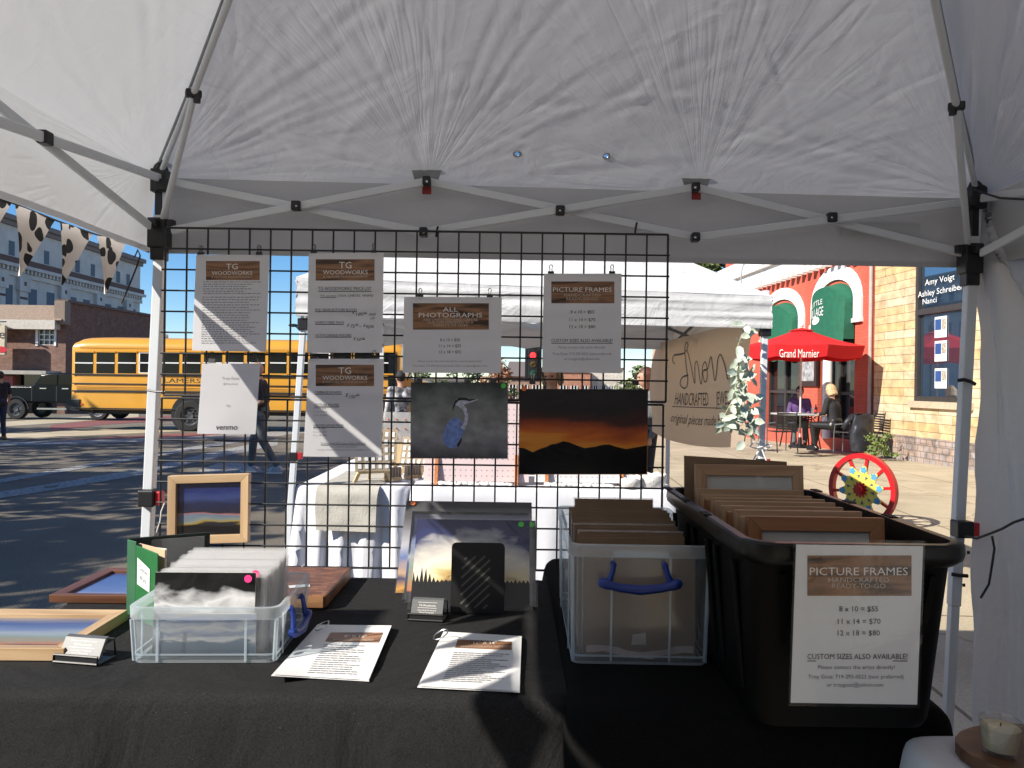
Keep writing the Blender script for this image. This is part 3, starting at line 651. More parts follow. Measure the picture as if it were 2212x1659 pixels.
# ------------------------------------------------------------------ wire grid panels
def grid_panel(label, x0, z0, nx, nz_, y, group):
    t = thing('wire_grid_panel', label, 'grid panel', (x0, y, z0), 0, group); p = .0762
    m_ = MB(); w_, h_ = nx * p, nz_ * p; r = .0035
    m_.tube([(0, 0, 0), (w_, 0, 0), (w_, 0, h_), (0, 0, h_)], .0045, 6, True) if False else [m_.cyl(a, b, .0042, n=8) for a, b in (((0, 0, 0), (w_, 0, 0)), ((w_, 0, 0), (w_, 0, h_)), ((w_, 0, h_), (0, 0, h_)), ((0, 0, h_), (0, 0, 0)))]
    obj('rim', m_, M_blackm, t, local=True, smooth=True)
    m_ = MB()
    for i in range(1, nx): m_.cyl((i * p, .004, -.004), (i * p, .004, h_ + .004), r, n=6)
    for j in range(1, nz_): m_.cyl((-.012, -.003, j * p), (w_ + .006, -.003, j * p), r, n=6)
    obj('wires', m_, M_blackm, t, local=True, smooth=True); return t
GY = 2.80
grid_panel('upper black wire grid panel, tied to the tent leg and carrying the price sheets', -1.268, 1.362, 24, 8, GY, 'wire grid panels')
grid_panel('lower black wire grid panel, standing behind the table with the framed dusk picture on it', -1.276, .742, 24, 8, GY + .004, 'wire grid panels')

# ------------------------------------------------------------------ paper sheets
def text_items(fn, items, off, mats):
    """returns dict material-name -> MB"""
    out = {}
    for it in items:
        kind = it[0]
        if kind == 't':
            _, body, cx, cy, cap, wd, col = it[:7]; opt = it[7] if len(it) > 7 else {}
            mb = out.setdefault(col, MB()); f = lambda x, y: fn(x, y, off)
            x0, x1 = write(mb, body, f, cx, cy, cap, wd, opt.get('bold', 0), opt.get('shear', 0), align=opt.get('align', 'c'))
            if opt.get('ul'): y = cy + cap * .85; h = max(.7, cap * .08); mb.quad(f(x0, y + h), f(x1, y + h), f(x1, y - h), f(x0, y - h))
        elif kind == 'h':
            _, x0, y0, x1, y1 = it; mb = out.setdefault('header', MB()); k = 6
            for q in range(k):
                a, b = x0 + (x1 - x0) * q / k, x0 + (x1 - x0) * (q + 1) / k
                mb.quad(fn(a, y1, off * .5), fn(b, y1, off * .5), fn(b, y0, off * .5), fn(a, y0, off * .5))
        elif kind == 'p':          # paragraph rows of unreadable small print: rows of word-length dashes
            _, x0, x1, y0, y1, rows, col, hh, short = it; mb = out.setdefault(col, MB()); rr = random.Random(int(x0 + y0))
            for k in range(rows):
                y = y0 + (y1 - y0) * k / max(1, rows - 1); x = x0; xe = x1 - (rr.random() * short if k % 5 else 0)
                while x < xe:
                    wl = rr.uniform(4, 15) * hh / 1.3; e = min(x + wl, xe)
                    if e - x > 1:
                        j = rr.uniform(-.25, .25); mb.quad(fn(x, y + hh + j, off), fn(e, y + hh + j, off), fn(e, y - hh + j, off), fn(x, y - hh + j, off))
                    x = e + rr.uniform(1.2, 2.4)
        elif kind == 'l':          # pen strokes
            _, pts, wpx, col = it; mb = out.setdefault(col, MB())
            for a, b in zip(pts[:-1], pts[1:]):
                d = Vector((b[0] - a[0], b[1] - a[1])); d = d.normalized() if d.length > 0 else Vector((1, 0)); n_ = Vector((-d.y, d.x)) * wpx / 2; e = d * wpx * .3
                mb.quad(*[fn(q[0] + s_[0], q[1] + s_[1], off) for q, s_ in ((a, n_ - e), (b, n_ + e), (b, -n_ + e), (a, -n_ - e))])
    return out
IM = {'k': M_ink, 'g': M_greyink, 'w': M_whiteink, 'b': M_paleink, 'header': M_header}
PN = {'k': 'lettering', 'g': 'small_print', 'w': 'title_lettering', 'b': 'subtitle_lettering', 'header': 'wood_banner'}
def sheet(name, label, q, d, items, lam=None, group=None, curl=.004, cat='sign', m=None, tilt=0.0, seed=0.0):
    """q: photo pixels of TL, TR, BR, BL; the sheet hangs at distance d"""
    TL, TR, BR, BL = q; yc = (TL[1] + BL[1]) / 2; hh = abs(BL[1] - TL[1]); xc = (TL[0] + TR[0]) / 2; ww = abs(TR[0] - TL[0])
    def fn(x, y, off=0.0):
        v = (y - TL[1]) / hh; u = (x - TL[0]) / ww
        b = curl * (math.sin(3.1 * u + seed) * (.4 + v) + .5 * nz3(u * 2, v * 2, seed)) + tilt * v
        return W(x, y, d - b - off)
    c = W((BL[0] + BR[0]) / 2, BL[1], d)
    t = thing(name, label, cat, c, 0, group)
    def pg(u, v):
        a = Vector(TL).lerp(Vector(TR), u); b = Vector(BL).lerp(Vector(BR), u); p = a.lerp(b, 1 - v); return fn(p.x, p.y)
    def pb(u, v): return pg(1 - u, v) + Vector((0, .0008, 0))
    m_ = MB(); m_.grid(pg, 10, 12); m_.grid(pb, 10, 12); obj('paper', m_, m or M_thin, t, smooth='all')
    for k, mbx in text_items(fn, items, .0012, None).items(): obj(PN[k], mbx, IM[k], t)
    if lam:
        (l, tp, r_, bt) = lam
        def lg(u, v):
            a = Vector((TL[0] - l, TL[1] - tp)).lerp(Vector((TR[0] + r_, TR[1] - tp)), u); b = Vector((BL[0] - l, BL[1] + bt)).lerp(Vector((BR[0] + r_, BR[1] + bt)), u); p = a.lerp(b, 1 - v); return fn(p.x, p.y, .002)
        m_ = MB(); m_.grid(lg, 10, 12); obj('laminate', m_, M_lam, t, smooth='all')
    return t
def header(x0, y0, x1, y1, lines):
    it = [('h', x0, y0, x1, y1)]
    for (b, cx, cy, cap, wd, col) in lines: it.append(('t', b, cx, cy, cap, wd, col, {'bold': .004 if col == 'w' else 0}))
    return it
GS = 'printed sheets on the wire grid'
sheet('printed_sheet', 'artist biography sheet with wood banner and rows of fine print, leftmost on the grid', [(424, 550), (582, 551), (575, 760), (415, 757)], 2.775,
      header(445, 564, 561, 605, [('TG', 501, 575.5, 12, 25, 'w'), ('WOODWORKS', 501, 589.5, 8, 88, 'w'), ('& NATURE PHOTOGRAPHY', 501, 598.5, 4, 88, 'b')]) +
      [('p', 439, 564, 609, 634, 6, 'g', .75, 40), ('p', 437, 563, 642, 692, 10, 'g', .75, 30), ('p', 435, 561, 697, 741, 10, 'g', .75, 30)], group=GS, seed=.4)
sheet('printed_sheet', 'price list for butcher blocks, charcuterie trays and candle holders under a wood banner', [(667, 547), (829, 546), (826, 762), (663, 762)], 2.775,
      header(682, 560, 809, 606, [('TG', 746, 572.5, 14, 27, 'w'), ('WOODWORKS', 746, 588, 9, 97, 'w'), ('& NATURE PHOTOGRAPHY', 746, 597.5, 4.5, 97, 'b')]) +
      [('t', "TG WOODWORKS' PRICE LIST", 745, 623, 7.2, 115, 'k', {'ul': 1, 'bold': .008}), ('t', 'We accept:', 709, 638.5, 5, 36, 'g', {'ul': 1, 'bold': .004}), ('t', 'CASH, CHECKS, VENMO', 768, 638.5, 5, 77, 'k', {'bold': .004}),
       ('t', 'END GRAIN BUTCHER BLOCKS', 726, 669, 5, 90, 'k', {'ul': 1, 'bold': .004}), ('t', 'CHARCUTERIE TRAYS', 712, 696.5, 5, 62, 'k', {'ul': 1, 'bold': .004}), ('t', 'VOTIVE CANDLE HOLDERS', 720, 724, 5, 78, 'k', {'ul': 1, 'bold': .004}),
       ('t', '$', 763.5, 675, 5, 5, 'k', {'shear': .3, 'bold': .012}), ('t', '180', 777, 678.5, 7, 17, 'k', {'shear': .3, 'bold': .012}), ('t', '00', 789.5, 675, 3.2, 6, 'k', {'ul': 1, 'shear': .3, 'bold': .012}), ('t', 'AND', 804, 679, 5.5, 16, 'k', {'shear': .3, 'bold': .012}), ('t', 'UP', 805, 687.5, 5, 9, 'k', {'shear': .3, 'bold': .012}),
       ('t', '$', 752, 702, 6, 5, 'k', {'shear': .3, 'bold': .012}), ('t', '75', 762, 704.5, 7.5, 11, 'k', {'shear': .3, 'bold': .012}), ('t', '00', 771, 700, 3, 6, 'k', {'ul': 1, 'shear': .3, 'bold': .012}), ('t', '-', 778, 704, 6, 5, 'k', {'bold': .012}), ('t', '$', 787, 703, 5.5, 5, 'k', {'shear': .3, 'bold': .012}), ('t', '90', 795, 706, 7.5, 10, 'k', {'shear': .3, 'bold': .012}), ('t', '00', 804, 704, 3.2, 6.5, 'k', {'ul': 1, 'shear': .3, 'bold': .012}),
       ('t', '$', 766, 731, 6, 5, 'k', {'shear': .3, 'bold': .012}), ('t', '50', 775, 733, 6.5, 11, 'k', {'shear': .3, 'bold': .012}), ('t', '00', 785, 730.5, 3.2, 6.5, 'k', {'ul': 1, 'shear': .3, 'bold': .012})], group=GS, seed=2.2)
sheet('payment_sheet', 'laminated white payment sheet with one word at its foot, hanging below the biography sheet', [(437, 786), (562, 785), (552, 938), (426, 937)], 2.772,
      [('t', 'Troy Gosz', 498, 817, 5.5, 37, 'g'), ('t', '@Troy-Gosz', 498, 829, 3.8, 32, 'g'), ('t', 'TG', 493, 877, 5, 9, 'g'), ('t', 'venmo', 490, 922, 12.5, 46, 'k', {'bold': .004, 'shear': .18})], lam=(2, 10, 2, 9), group=GS, seed=1.0)
sheet('printed_sheet', 'lower price list for cribbage boards, picture frames and nature prints, right of the payment sheet', [(667, 775), (829, 775), (824, 988), (655, 986)], 2.772,
      header(682, 788, 808, 834, [('TG', 745, 800.5, 14, 27, 'w'), ('WOODWORKS', 745, 816, 9, 97, 'w'), ('& NATURE PHOTOGRAPHY', 745, 825.5, 4.5, 97, 'b')]) +
      [('t', 'CRIBBAGE BOARDS', 709, 847, 5.2, 58, 'k', {'ul': 1, 'bold': .006}), ('t', '$', 749, 853, 8, 6, 'k', {'shear': .3, 'bold': .012}), ('t', '150', 761, 857, 7.5, 14, 'k', {'shear': .3, 'bold': .012}), ('t', '00', 773, 852, 3.3, 7, 'k', {'ul': 1, 'shear': .3, 'bold': .012}),
       ('t', 'PICTURE FRAMES', 706, 874.5, 5.2, 53, 'k', {'ul': 1, 'bold': .006}), ('t', '8 X 10: $55', 691, 882, 3.6, 26, 'g', {'bold': .004}), ('t', '11 X 14: $70', 692, 889.5, 3.6, 29, 'g', {'bold': .004}), ('t', '12 X 18: $80', 692, 897, 3.6, 29, 'g', {'bold': .004}),
       ('t', 'UNEDITED NATURE PRINTS', 709, 919, 4.8, 65, 'k', {'ul': 1, 'bold': .006}), ('t', '8 x 10: $20', 690, 925.5, 3.6, 26, 'g', {'bold': .004}), ('t', '11 x 14: $35', 691, 933, 3.6, 29, 'g', {'bold': .004}), ('t', '12 x 18: $55', 691, 940, 3.6, 29, 'g', {'bold': .004}),
       ('t', 'TG Woodworks Takes Custom Orders of All Kinds!', 741, 957.5, 4, 97, 'g', {'ul': 1, 'bold': .004}), ('t', 'Please contact the artist directly!', 741, 965, 3, 57, 'g'), ('t', 'Troy Gosz: 719-293-0522 (text preferred) or troygosz@yahoo.com', 741, 971.5, 3, 113, 'g')], lam=(2, 4, 4, 3), group=GS, seed=3.1)
sheet('printed_sheet', 'wide sheet about all photographs and their sizes, hanging above the heron print', [(873, 641), (1084, 642), (1082, 806), (870, 805)], 2.772,
      header(892, 655, 1056, 712, [('ALL', 973, 668.5, 9.5, 33, 'w'), ('PHOTOGRAPHS', 973, 680.5, 10, 137, 'w'), ('ARE UNEDITED AND CAN BE', 973, 690.5, 5, 118, 'b'), ('CUSTOM ORDERED IN A', 973, 696.5, 5, 100, 'b'), ('VARIETY OF SIZES', 973, 702.5, 5, 76, 'b')]) +
      [('t', '8 x 10 = $20', 972, 734, 6.4, 43, 'k', {'bold': .008}), ('t', '11 x 14 = $35', 972, 747, 6.4, 47, 'k', {'bold': .008}), ('t', '12 x 18 = $55', 972, 760, 6.4, 47, 'k', {'bold': .008}),
       ('t', 'Please contact the artist directly for custom-sized prints!', 972, 780, 3.8, 137, 'g', {'bold': .004}), ('t', 'Troy Gosz: 719-293-0522 (text preferred) or troygosz@yahoo.com', 972, 790, 3.8, 160, 'g', {'bold': .004})], group=GS, seed=4.5)
PF = [('t', '8 x 10 = $55', 'k', {'bold': .008}), ]
sheet('printed_sheet', 'picture frames price sheet hanging on the grid above the sunset print', [(1175, 591), (1343, 591), (1341, 806), (1171, 804)], 2.772,
      header(1191, 608, 1327, 655, [('PICTURE FRAMES', 1258, 625.5, 9.5, 127, 'w'), ('HANDCRAFTED', 1258, 637, 6, 79, 'b'), ('READY-TO-GO', 1258, 645.5, 6, 69, 'b')]) +
      [('t', '8 x 10 = $55', 1258, 673.5, 7, 51, 'k', {'bold': .008}), ('t', '11 x 14 = $70', 1258, 690.5, 7, 56, 'k', {'bold': .008}), ('t', '12 x 18 = $80', 1258, 705.5, 7, 56, 'k', {'bold': .008}),
       ('t', 'CUSTOM SIZES ALSO AVAILABLE!', 1257, 735.5, 7, 132, 'k', {'ul': 1, 'bold': .008}), ('t', 'Please contact the artist directly!', 1257, 750, 5, 101, 'g', {'bold': .004}), ('t', 'Troy Gosz: 719-293-0522 (text preferred)', 1257, 764, 5, 127, 'g', {'bold': .004}), ('t', 'or troygosz@yahoo.com', 1257, 775, 5, 76, 'g', {'bold': .004})], group=GS, seed=5.2)

# binder clips
M_clip = mat('clip_black', (.015, .015, .016), .35)
def clip(px, py, d, label, group='binder clips on the wire grid'):
    t = thing('binder_clip', label, 'binder clip', W(px, py, d), 0, group)
    m_ = MB(); m_.hexa([(-.011, -.008, -.010), (.011, -.008, -.010), (.011, .008, -.010), (-.011, .008, -.010), (-.011, -.002, .007), (.011, -.002, .007), (.011, .002, .007), (-.011, .002, .007)]); obj('jaw', m_, M_clip, t, local=True)
    for s in (-1, 1):
        m_ = MB(); a = s * .25
        m_.tube([(x, math.sin(a) * z * .6 + s * .004, .006 + z) for x, z in ((-.005, 0), (-.0035, .010), (-.006, .017), (-.003, .024), (.003, .024), (.006, .017), (.0035, .010), (.005, 0))], .0011, 5)
        obj('handle', m_, M_clip if s > 0 or px < 860 else M_steel, t, local=True, smooth=True)
for px, py, lb in ((434, 549, 'left clip of the biography sheet'), (560, 548, 'right clip of the biography sheet'), (678, 546, 'left clip of the butcher block price list'), (808, 545, 'right clip of the butcher block price list'),
                   (458, 778, 'left clip of the laminated payment sheet'), (550, 777, 'right clip of the laminated payment sheet'), (680, 775, 'left clip of the cribbage board price list'), (809, 775, 'right clip of the cribbage board price list'),
                   (908, 641, 'left clip of the sheet about all photographs'), (1058, 641, 'right clip of the sheet about all photographs'), (1190, 590, 'left clip of the picture frames sheet on the grid'), (1322, 590, 'right clip of the picture frames sheet on the grid'),
                   (906, 822, 'left clip of the heron print'), (1066, 822, 'right clip of the heron print'), (1150, 824, 'left clip of the sunset print'), (1372, 826, 'right clip of the sunset print')):
    clip(px, py, 2.785, 'small black binder clip, ' + lb)
for q in ((944, 497), (1374, 488)): cord('zip_tie', 'black zip tie hanging the wire grid from the truss, ' + ('left' if q[0] < 1000 else 'right') + ' of two', [(q[0] - 2, q[1] + 14, 2.80), (q[0], q[1], 2.815), (q[0] + 2, q[1] - 8, 2.81)], .004, M_black, 'tie')

# ------------------------------------------------------------------ photographs
P_cloud = photo('print_thundercloud', [(0, (.008, .009, .012)), (.30, (.010, .011, .013)), (.34, (.45, .30, .10)), (.44, (.85, .72, .42)), (.58, (.78, .72, .60)), (.70, (.55, .52, .48)), (.84, (.26, .26, .29)), (.90, (.020, .028, .11)), (1, (.012, .016, .07))], .42, (4.5, 6.5), 1.2, dome=(.5, .75), det=11)
P_bw = photo('print_black_white_clouds', [(0, (.05, .05, .05)), (.25, (.40, .40, .41)), (.40, (.10, .10, .10)), (.62, (.75, .75, .75)), (.74, (.32, .32, .33)), (.80, (.008, .008, .008)), (1, (.004, .004, .004))], .55, (3.0, 4.2), 4.2)
P_sunset = photo('print_mountain_sunset', [(0, (.006, .006, .006)), (.29, (.008, .008, .008)), (.305, (.60, .22, .035)), (.36, (.50, .13, .02)), (.46, (.22, .045, .015)), (.62, (.075, .030, .022)), (.78, (.030, .024, .026)), (1, (.018, .018, .020))], .22, (1.6, 2.6), 2.2, det=5)
P_dusk = photo('print_dusk', [(0, (.005, .005, .006)), (.16, (.012, .010, .008)), (.20, (.32, .22, .04)), (.26, (.20, .24, .20)), (.36, (.12, .17, .26)), (.41, (.35, .15, .14)), (.45, (.012, .012, .03)), (.58, (.010, .014, .05)), (.72, (.03, .05, .17)), (.85, (.010, .02, .12)), (1, (.006, .01, .06))], .38, (1.6, 5.5), 7.7, det=8)
P_bands = photo('print_banded_sky', [(0, (.02, .02, .03)), (.12, (.03, .025, .03)), (.16, (.45, .16, .06)), (.22, (.32, .22, .12)), (.38, (.22, .27, .22)), (.50, (.30, .33, .36)), (.62, (.16, .20, .32)), (.80, (.06, .09, .22)), (1, (.20, .20, .24))], .24, (1.2, 9.0), 9.1, det=7)
P_blue = photo('print_blue_sky', [(0, (.30, .34, .48)), (.18, (.12, .17, .36)), (.4, (.10, .15, .34)), (1, (.05, .09, .26))], .5, (1.5, 4.0), 3.3)
P_heron = photo('print_grey_marsh', [(0, (.10, .10, .11)), (.3, (.32, .32, .34)), (.55, (.27, .28, .27)), (.8, (.15, .165, .16)), (1, (.045, .052, .05))], .5, (2.5, 2.0), 5.6, mott=.3)
P_lake = photo('print_lake_evening', [(0, (.01, .01, .01)), (.05, (.55, .28, .06)), (.12, (.04, .05, .12)), (.20, (.45, .30, .18)), (.34, (.10, .16, .36)), (.5, (.40, .40, .45)), (.65, (.20, .20, .22)), (.8, (.08, .08, .085)), (1, (.055, .055, .06))], .3, (2.0, 4.0), 6.1)
P_waves = photo('print_dark_waves', [(0, (.02, .025, .03)), (.4, (.05, .09, .2)), (.55, (.5, .5, .5)), (.7, (.05, .05, .06)), (1, (.01, .01, .01))], .5, (3, 3), 8.8)
P_trees = photo('print_clouds_over_trees', [(0, (.035, .06, .09)), (.30, (.05, .08, .12)), (.36, (.40, .38, .36)), (.55, (.16, .19, .28)), (.7, (.42, .40, .38)), (.85, (.10, .14, .26)), (1, (.3, .28, .26))], .6, (3, 4), 11.3)
M_edge = mat('print_backing', (.75, .74, .70), .6)
def print_in_sleeve(name, label, P, m, margins=(.006, .006, .006, .025), group=None, dot=None, dotm=None, sl=M_film, th=.003, extra=None, cat='print'):
    """P: BL, BR, TR, TL corners of the picture in the world"""
    BL, BR, TR, TL = [Vector(q) for q in P]; r = (BR - BL).normalized(); u = (TL - BL).normalized(); n = r.cross(u).normalized()
    t = thing(name, label, cat, (BL + BR) / 2, 0, group)
    m_ = MB(); m_.quad(BL, BR, TR, TL, 0, True); b = [q - n * th for q in (BL, BR, TR, TL)]
    m_.add([BL, BR, TR, TL] + b, [(7, 6, 5, 4), (0, 4, 5, 1), (1, 5, 6, 2), (2, 6, 7, 3), (3, 7, 4, 0)], 1); obj('picture', m_, [m, M_edge], t)
    l, rr, bt, tp = margins; Q = [BL - r * l - u * bt, BR + r * rr - u * bt, TR + r * rr + u * tp, TL - r * l + u * tp]
    m_ = MB()
    def g(a, c, o):
        p = Q[0].lerp(Q[1], a).lerp(Q[3].lerp(Q[2], a), c); return p + n * (o + .0015 * nz3(a * 6, c * 5, label.__len__()))
    m_.grid(lambda a, c: g(a, c, .003), 12, 10)
    m_.grid(lambda a, c: g(1 - a, c, -.0075 + 0 * th), 4, 3); obj('sleeve', m_, sl, t, smooth='all')
    if dot:
        c = BL.lerp(BR, dot[0]).lerp(TL.lerp(TR, dot[0]), dot[1]) + n * .0052; m_ = MB(); k = 18
        m_.add([c] + [c + r * (.0095 * math.cos(i * 6.2832 / k)) + u * (.0095 * math.sin(i * 6.2832 / k)) for i in range(k)], [(0, 1 + i, 1 + (i + 1) % k) for i in range(k)]); obj('price_dot', m_, dotm, t)
    if extra: extra(t, BL, r, u, n, (BR - BL).length, (TL - BL).length)
    return t
def heron(t, O, r, u, n, w_, h_):
    """the bird in the print, drawn as flat shapes on the picture (units: fractions of its width and height)"""
    X0, Y0, X1, Y1 = 885, 830, 1096, 990
    def fl(pts, m, name, o): m_ = MB(); m_.prism([((x - X0) / (X1 - X0) * w_, (Y1 - y) / (Y1 - Y0) * h_) for x, y in pts][::-1] if False else [((x - X0) / (X1 - X0) * w_, (Y1 - y) / (Y1 - Y0) * h_) for x, y in pts], O + n * o, r, u, .0003); obj(name, m_, m, t)
    blue = mat('heron_plumage', (.20, .30, .66), .5, var=.35, vscale=60, vdet=6); neck = mat('heron_neck', (.58, .58, .70), .5, var=.3, vscale=80); dk = mat('heron_dark', (.012, .012, .02), .5)
    fl([(957, 958), (954, 945), (960, 925), (968, 910), (978, 903), (988, 905), (996, 912), (1000, 925), (997, 942), (990, 955), (986, 966), (978, 969), (966, 966)], blue, 'bird_body', .0006)
    fl([(993, 925), (1000, 915), (1003, 900), (998, 888), (988, 880), (982, 872), (986, 866), (994, 869), (1006, 886), (1010, 902), (1007, 918), (1002, 930)], neck, 'bird_neck', .0009)
    fl([(980, 874), (982, 866), (990, 862), (1003, 864), (1012, 866), (1028, 864), (1030, 866), (1012, 873), (1000, 876), (990, 878), (984, 880)], neck, 'bird_head', .0012)
    fl([(976, 880), (981, 868), (990, 861), (1004, 862), (1012, 865), (1030, 864), (1012, 869), (999, 867), (988, 868), (981, 876), (975, 892)], dk, 'bird_crest', .0015)
    fl([(985, 962), (992, 950), (997, 944), (995, 955), (989, 966)], dk, 'bird_tail', .0010)
def wq(a, b, c, e, d, db=None): db = db or d; return [W(*a, db), W(*b, db), W(*c, d), W(*e, d)]
print_in_sleeve('photo_print', 'print of a blue heron in a grey marsh, green dot, hung on the grid', wq((886, 990), (1097, 991), (1097, 826), (888, 826), 2.782), P_heron, (.003, .004, .004, .006), 'sleeved prints', (.955, .955), M_green_dot, extra=heron)
def hills(t, O, r, u, n, w_, h_):
    X0, Y0, X1, Y1 = 1120, 1025, 1398, 840
    def fl(pts, m, name, o): m_ = MB(); m_.prism([((x - X0) / (X1 - X0) * w_, (Y0 - y) / (Y0 - Y1) * h_) for x, y in pts], O + n * o, r, u, .0002); obj(name, m_, m, t)
    fl([(1121, 1024), (1397, 1024), (1397, 962), (1375, 966), (1352, 970), (1330, 965), (1315, 960), (1300, 961), (1285, 965), (1262, 968), (1245, 962), (1228, 955), (1215, 953), (1203, 958), (1190, 960), (1180, 965), (1165, 970), (1150, 977), (1140, 972), (1132, 968), (1121, 967)], mat('hill_silhouette', (.006, .006, .006), .4, spec=.2), 'mountain_silhouette', .0006)
P_sun2 = photo('print_sunset_sky', [(0, (.90, .36, .05)), (.33, (.88, .32, .04)), (.39, (.78, .18, .025)), (.54, (.40, .07, .02)), (.66, (.075, .022, .016)), (.80, (.022, .016, .017)), (1, (.012, .012, .013))], .62, (1.7, 4.2), 2.2, det=7)
print_in_sleeve('photo_print', 'large orange sunset print with black mountains and an orange dot, hung on the grid', wq((1120, 1025), (1398, 1025), (1400, 841), (1122, 840), 2.778), P_sun2, (.002, .003, .002, .025), 'sleeved prints', (.035, 1.005), M_orange_dot, extra=hills)
# leaning prints on the table
def lean(x0, x1, yb, yt, zt, skew=0.0, zb=TZ + .004): return [(x0, yb, zb), (x1, yb + skew, zb), (x1, yt + skew, zt), (x0, yt, zt)]
GL = 'sleeved prints leaning on the grid'
print_in_sleeve('photo_print', 'largest leaning print, evening clouds over a lake with an orange dot, at the back', lean(-.365, .075, 2.47, 2.70, 1.005), P_lake, (.004, .01, .004, .02), GL, (.055, .965), M_orange_dot)
print_in_sleeve('photo_print', 'leaning print of dark waves, only its left edge showing', lean(-.330, .06, 2.40, 2.60, .985), P_waves, (.004, .01, .004, .016), GL)
print_in_sleeve('photo_print', 'leaning print with a blue and orange edge, second from the front', lean(-.318, .065, 2.365, 2.545, .985), P_bands, (.004, .012, .004, .012), GL)
print_in_sleeve('photo_print', 'leaning grey print poking out right of the thundercloud print, with a green dot', lean(-.26, .082, 2.34, 2.51, .975), P_heron, (.004, .006, .004, .012), GL, (.965, .94), M_green_dot)
def treeline(t, O, r, u, n, w_, h_):
    rr = random.Random(3); pts = [(w_, 0)]; x = w_
    pts.append((w_, h_ * .30))
    while x > 0:
        big = x < w_ * .2; hh = (.36 if .05 < x / w_ < .16 else .31) * h_; pts += [(x, h_ * (.28 + .015 * rr.random())), (x - .006, hh + h_ * (rr.random() ** 2) * (.09 if big else .03)), (x - .011, h_ * .285)]; x -= .0125
    pts = [p for p in pts if p[0] > 0] + [(0, h_ * .28), (0, 0)]
    m_ = MB(); m_.prism(pts, O + n * .0006, r, u, .0002); obj('tree_silhouette', m_, mat('tree_silhouette', (.010, .011, .013), .4, spec=.2), t)
print_in_sleeve('photo_print', 'thundercloud print with dark trees and a green dot, front of the leaning prints', lean(-.296, .062, 2.30, 2.455, .985), P_cloud, (.008, .010, .004, .005), GL, (.925, .945), M_green_dot, extra=treeline)
# black bookend with slots
be = thing('bookend', 'black metal bookend with diagonal slots holding up the leaning prints', 'bookend', (-.09, 2.27, TZ))
m_ = MB(); bw, bh, rc = .158, .205, .014
o2 = [(0, 0), (bw, 0)] + [(bw - rc + rc * math.sin(t), bh - rc + rc * math.cos(t)) for t in (1.57, 1.05, .52, 0)] + [(rc - rc * math.sin(t), bh - rc + rc * math.cos(t)) for t in (0, .52, 1.05, 1.57)]
# plate with real slots, built as rows of diagonal strips
bx0, by = -.172, 2.262
me_pl = MB(); me_pl.prism(o2, (bx0, by, TZ + .004), (1, 0, 0), (0, .12, .99), .0025)
plate = obj('plate', me_pl, M_black, be)
m_ = MB()
ang = math.radians(43); dv = Vector((math.cos(ang), math.sin(ang)))
for (sx, sy, ln) in ((.040, .157, .006), (.033, .130, .050), (.032, .104, .090), (.032, .079, .111), (.031, .054, .112), (.031, .029, .112), (.046, .020, .090), (.072, .018, .055), (.098, .016, .012)):
    a = Vector((sx, sy)); b = a + dv * ln; nn = Vector((-dv.y, dv.x)) * .0028
    f3 = lambda q: Vector((bx0 + q.x, by - .0003 + .12 * q.y - .0030, TZ + .004 + .99 * q.y))
    pts = [a - nn - dv * .002, b - nn + dv * .002, b + nn + dv * .002, a + nn - dv * .002]
    m_.quad(*[f3(q) for q in pts])
obj('slots', m_, mat('slot_shade', (.10, .10, .085), .5), be)
m_ = MB(); m_.box((bx0 + bw / 2, by + .06, TZ + .003), (bw - .02, .12, .002)); obj('base', m_, M_black, be)

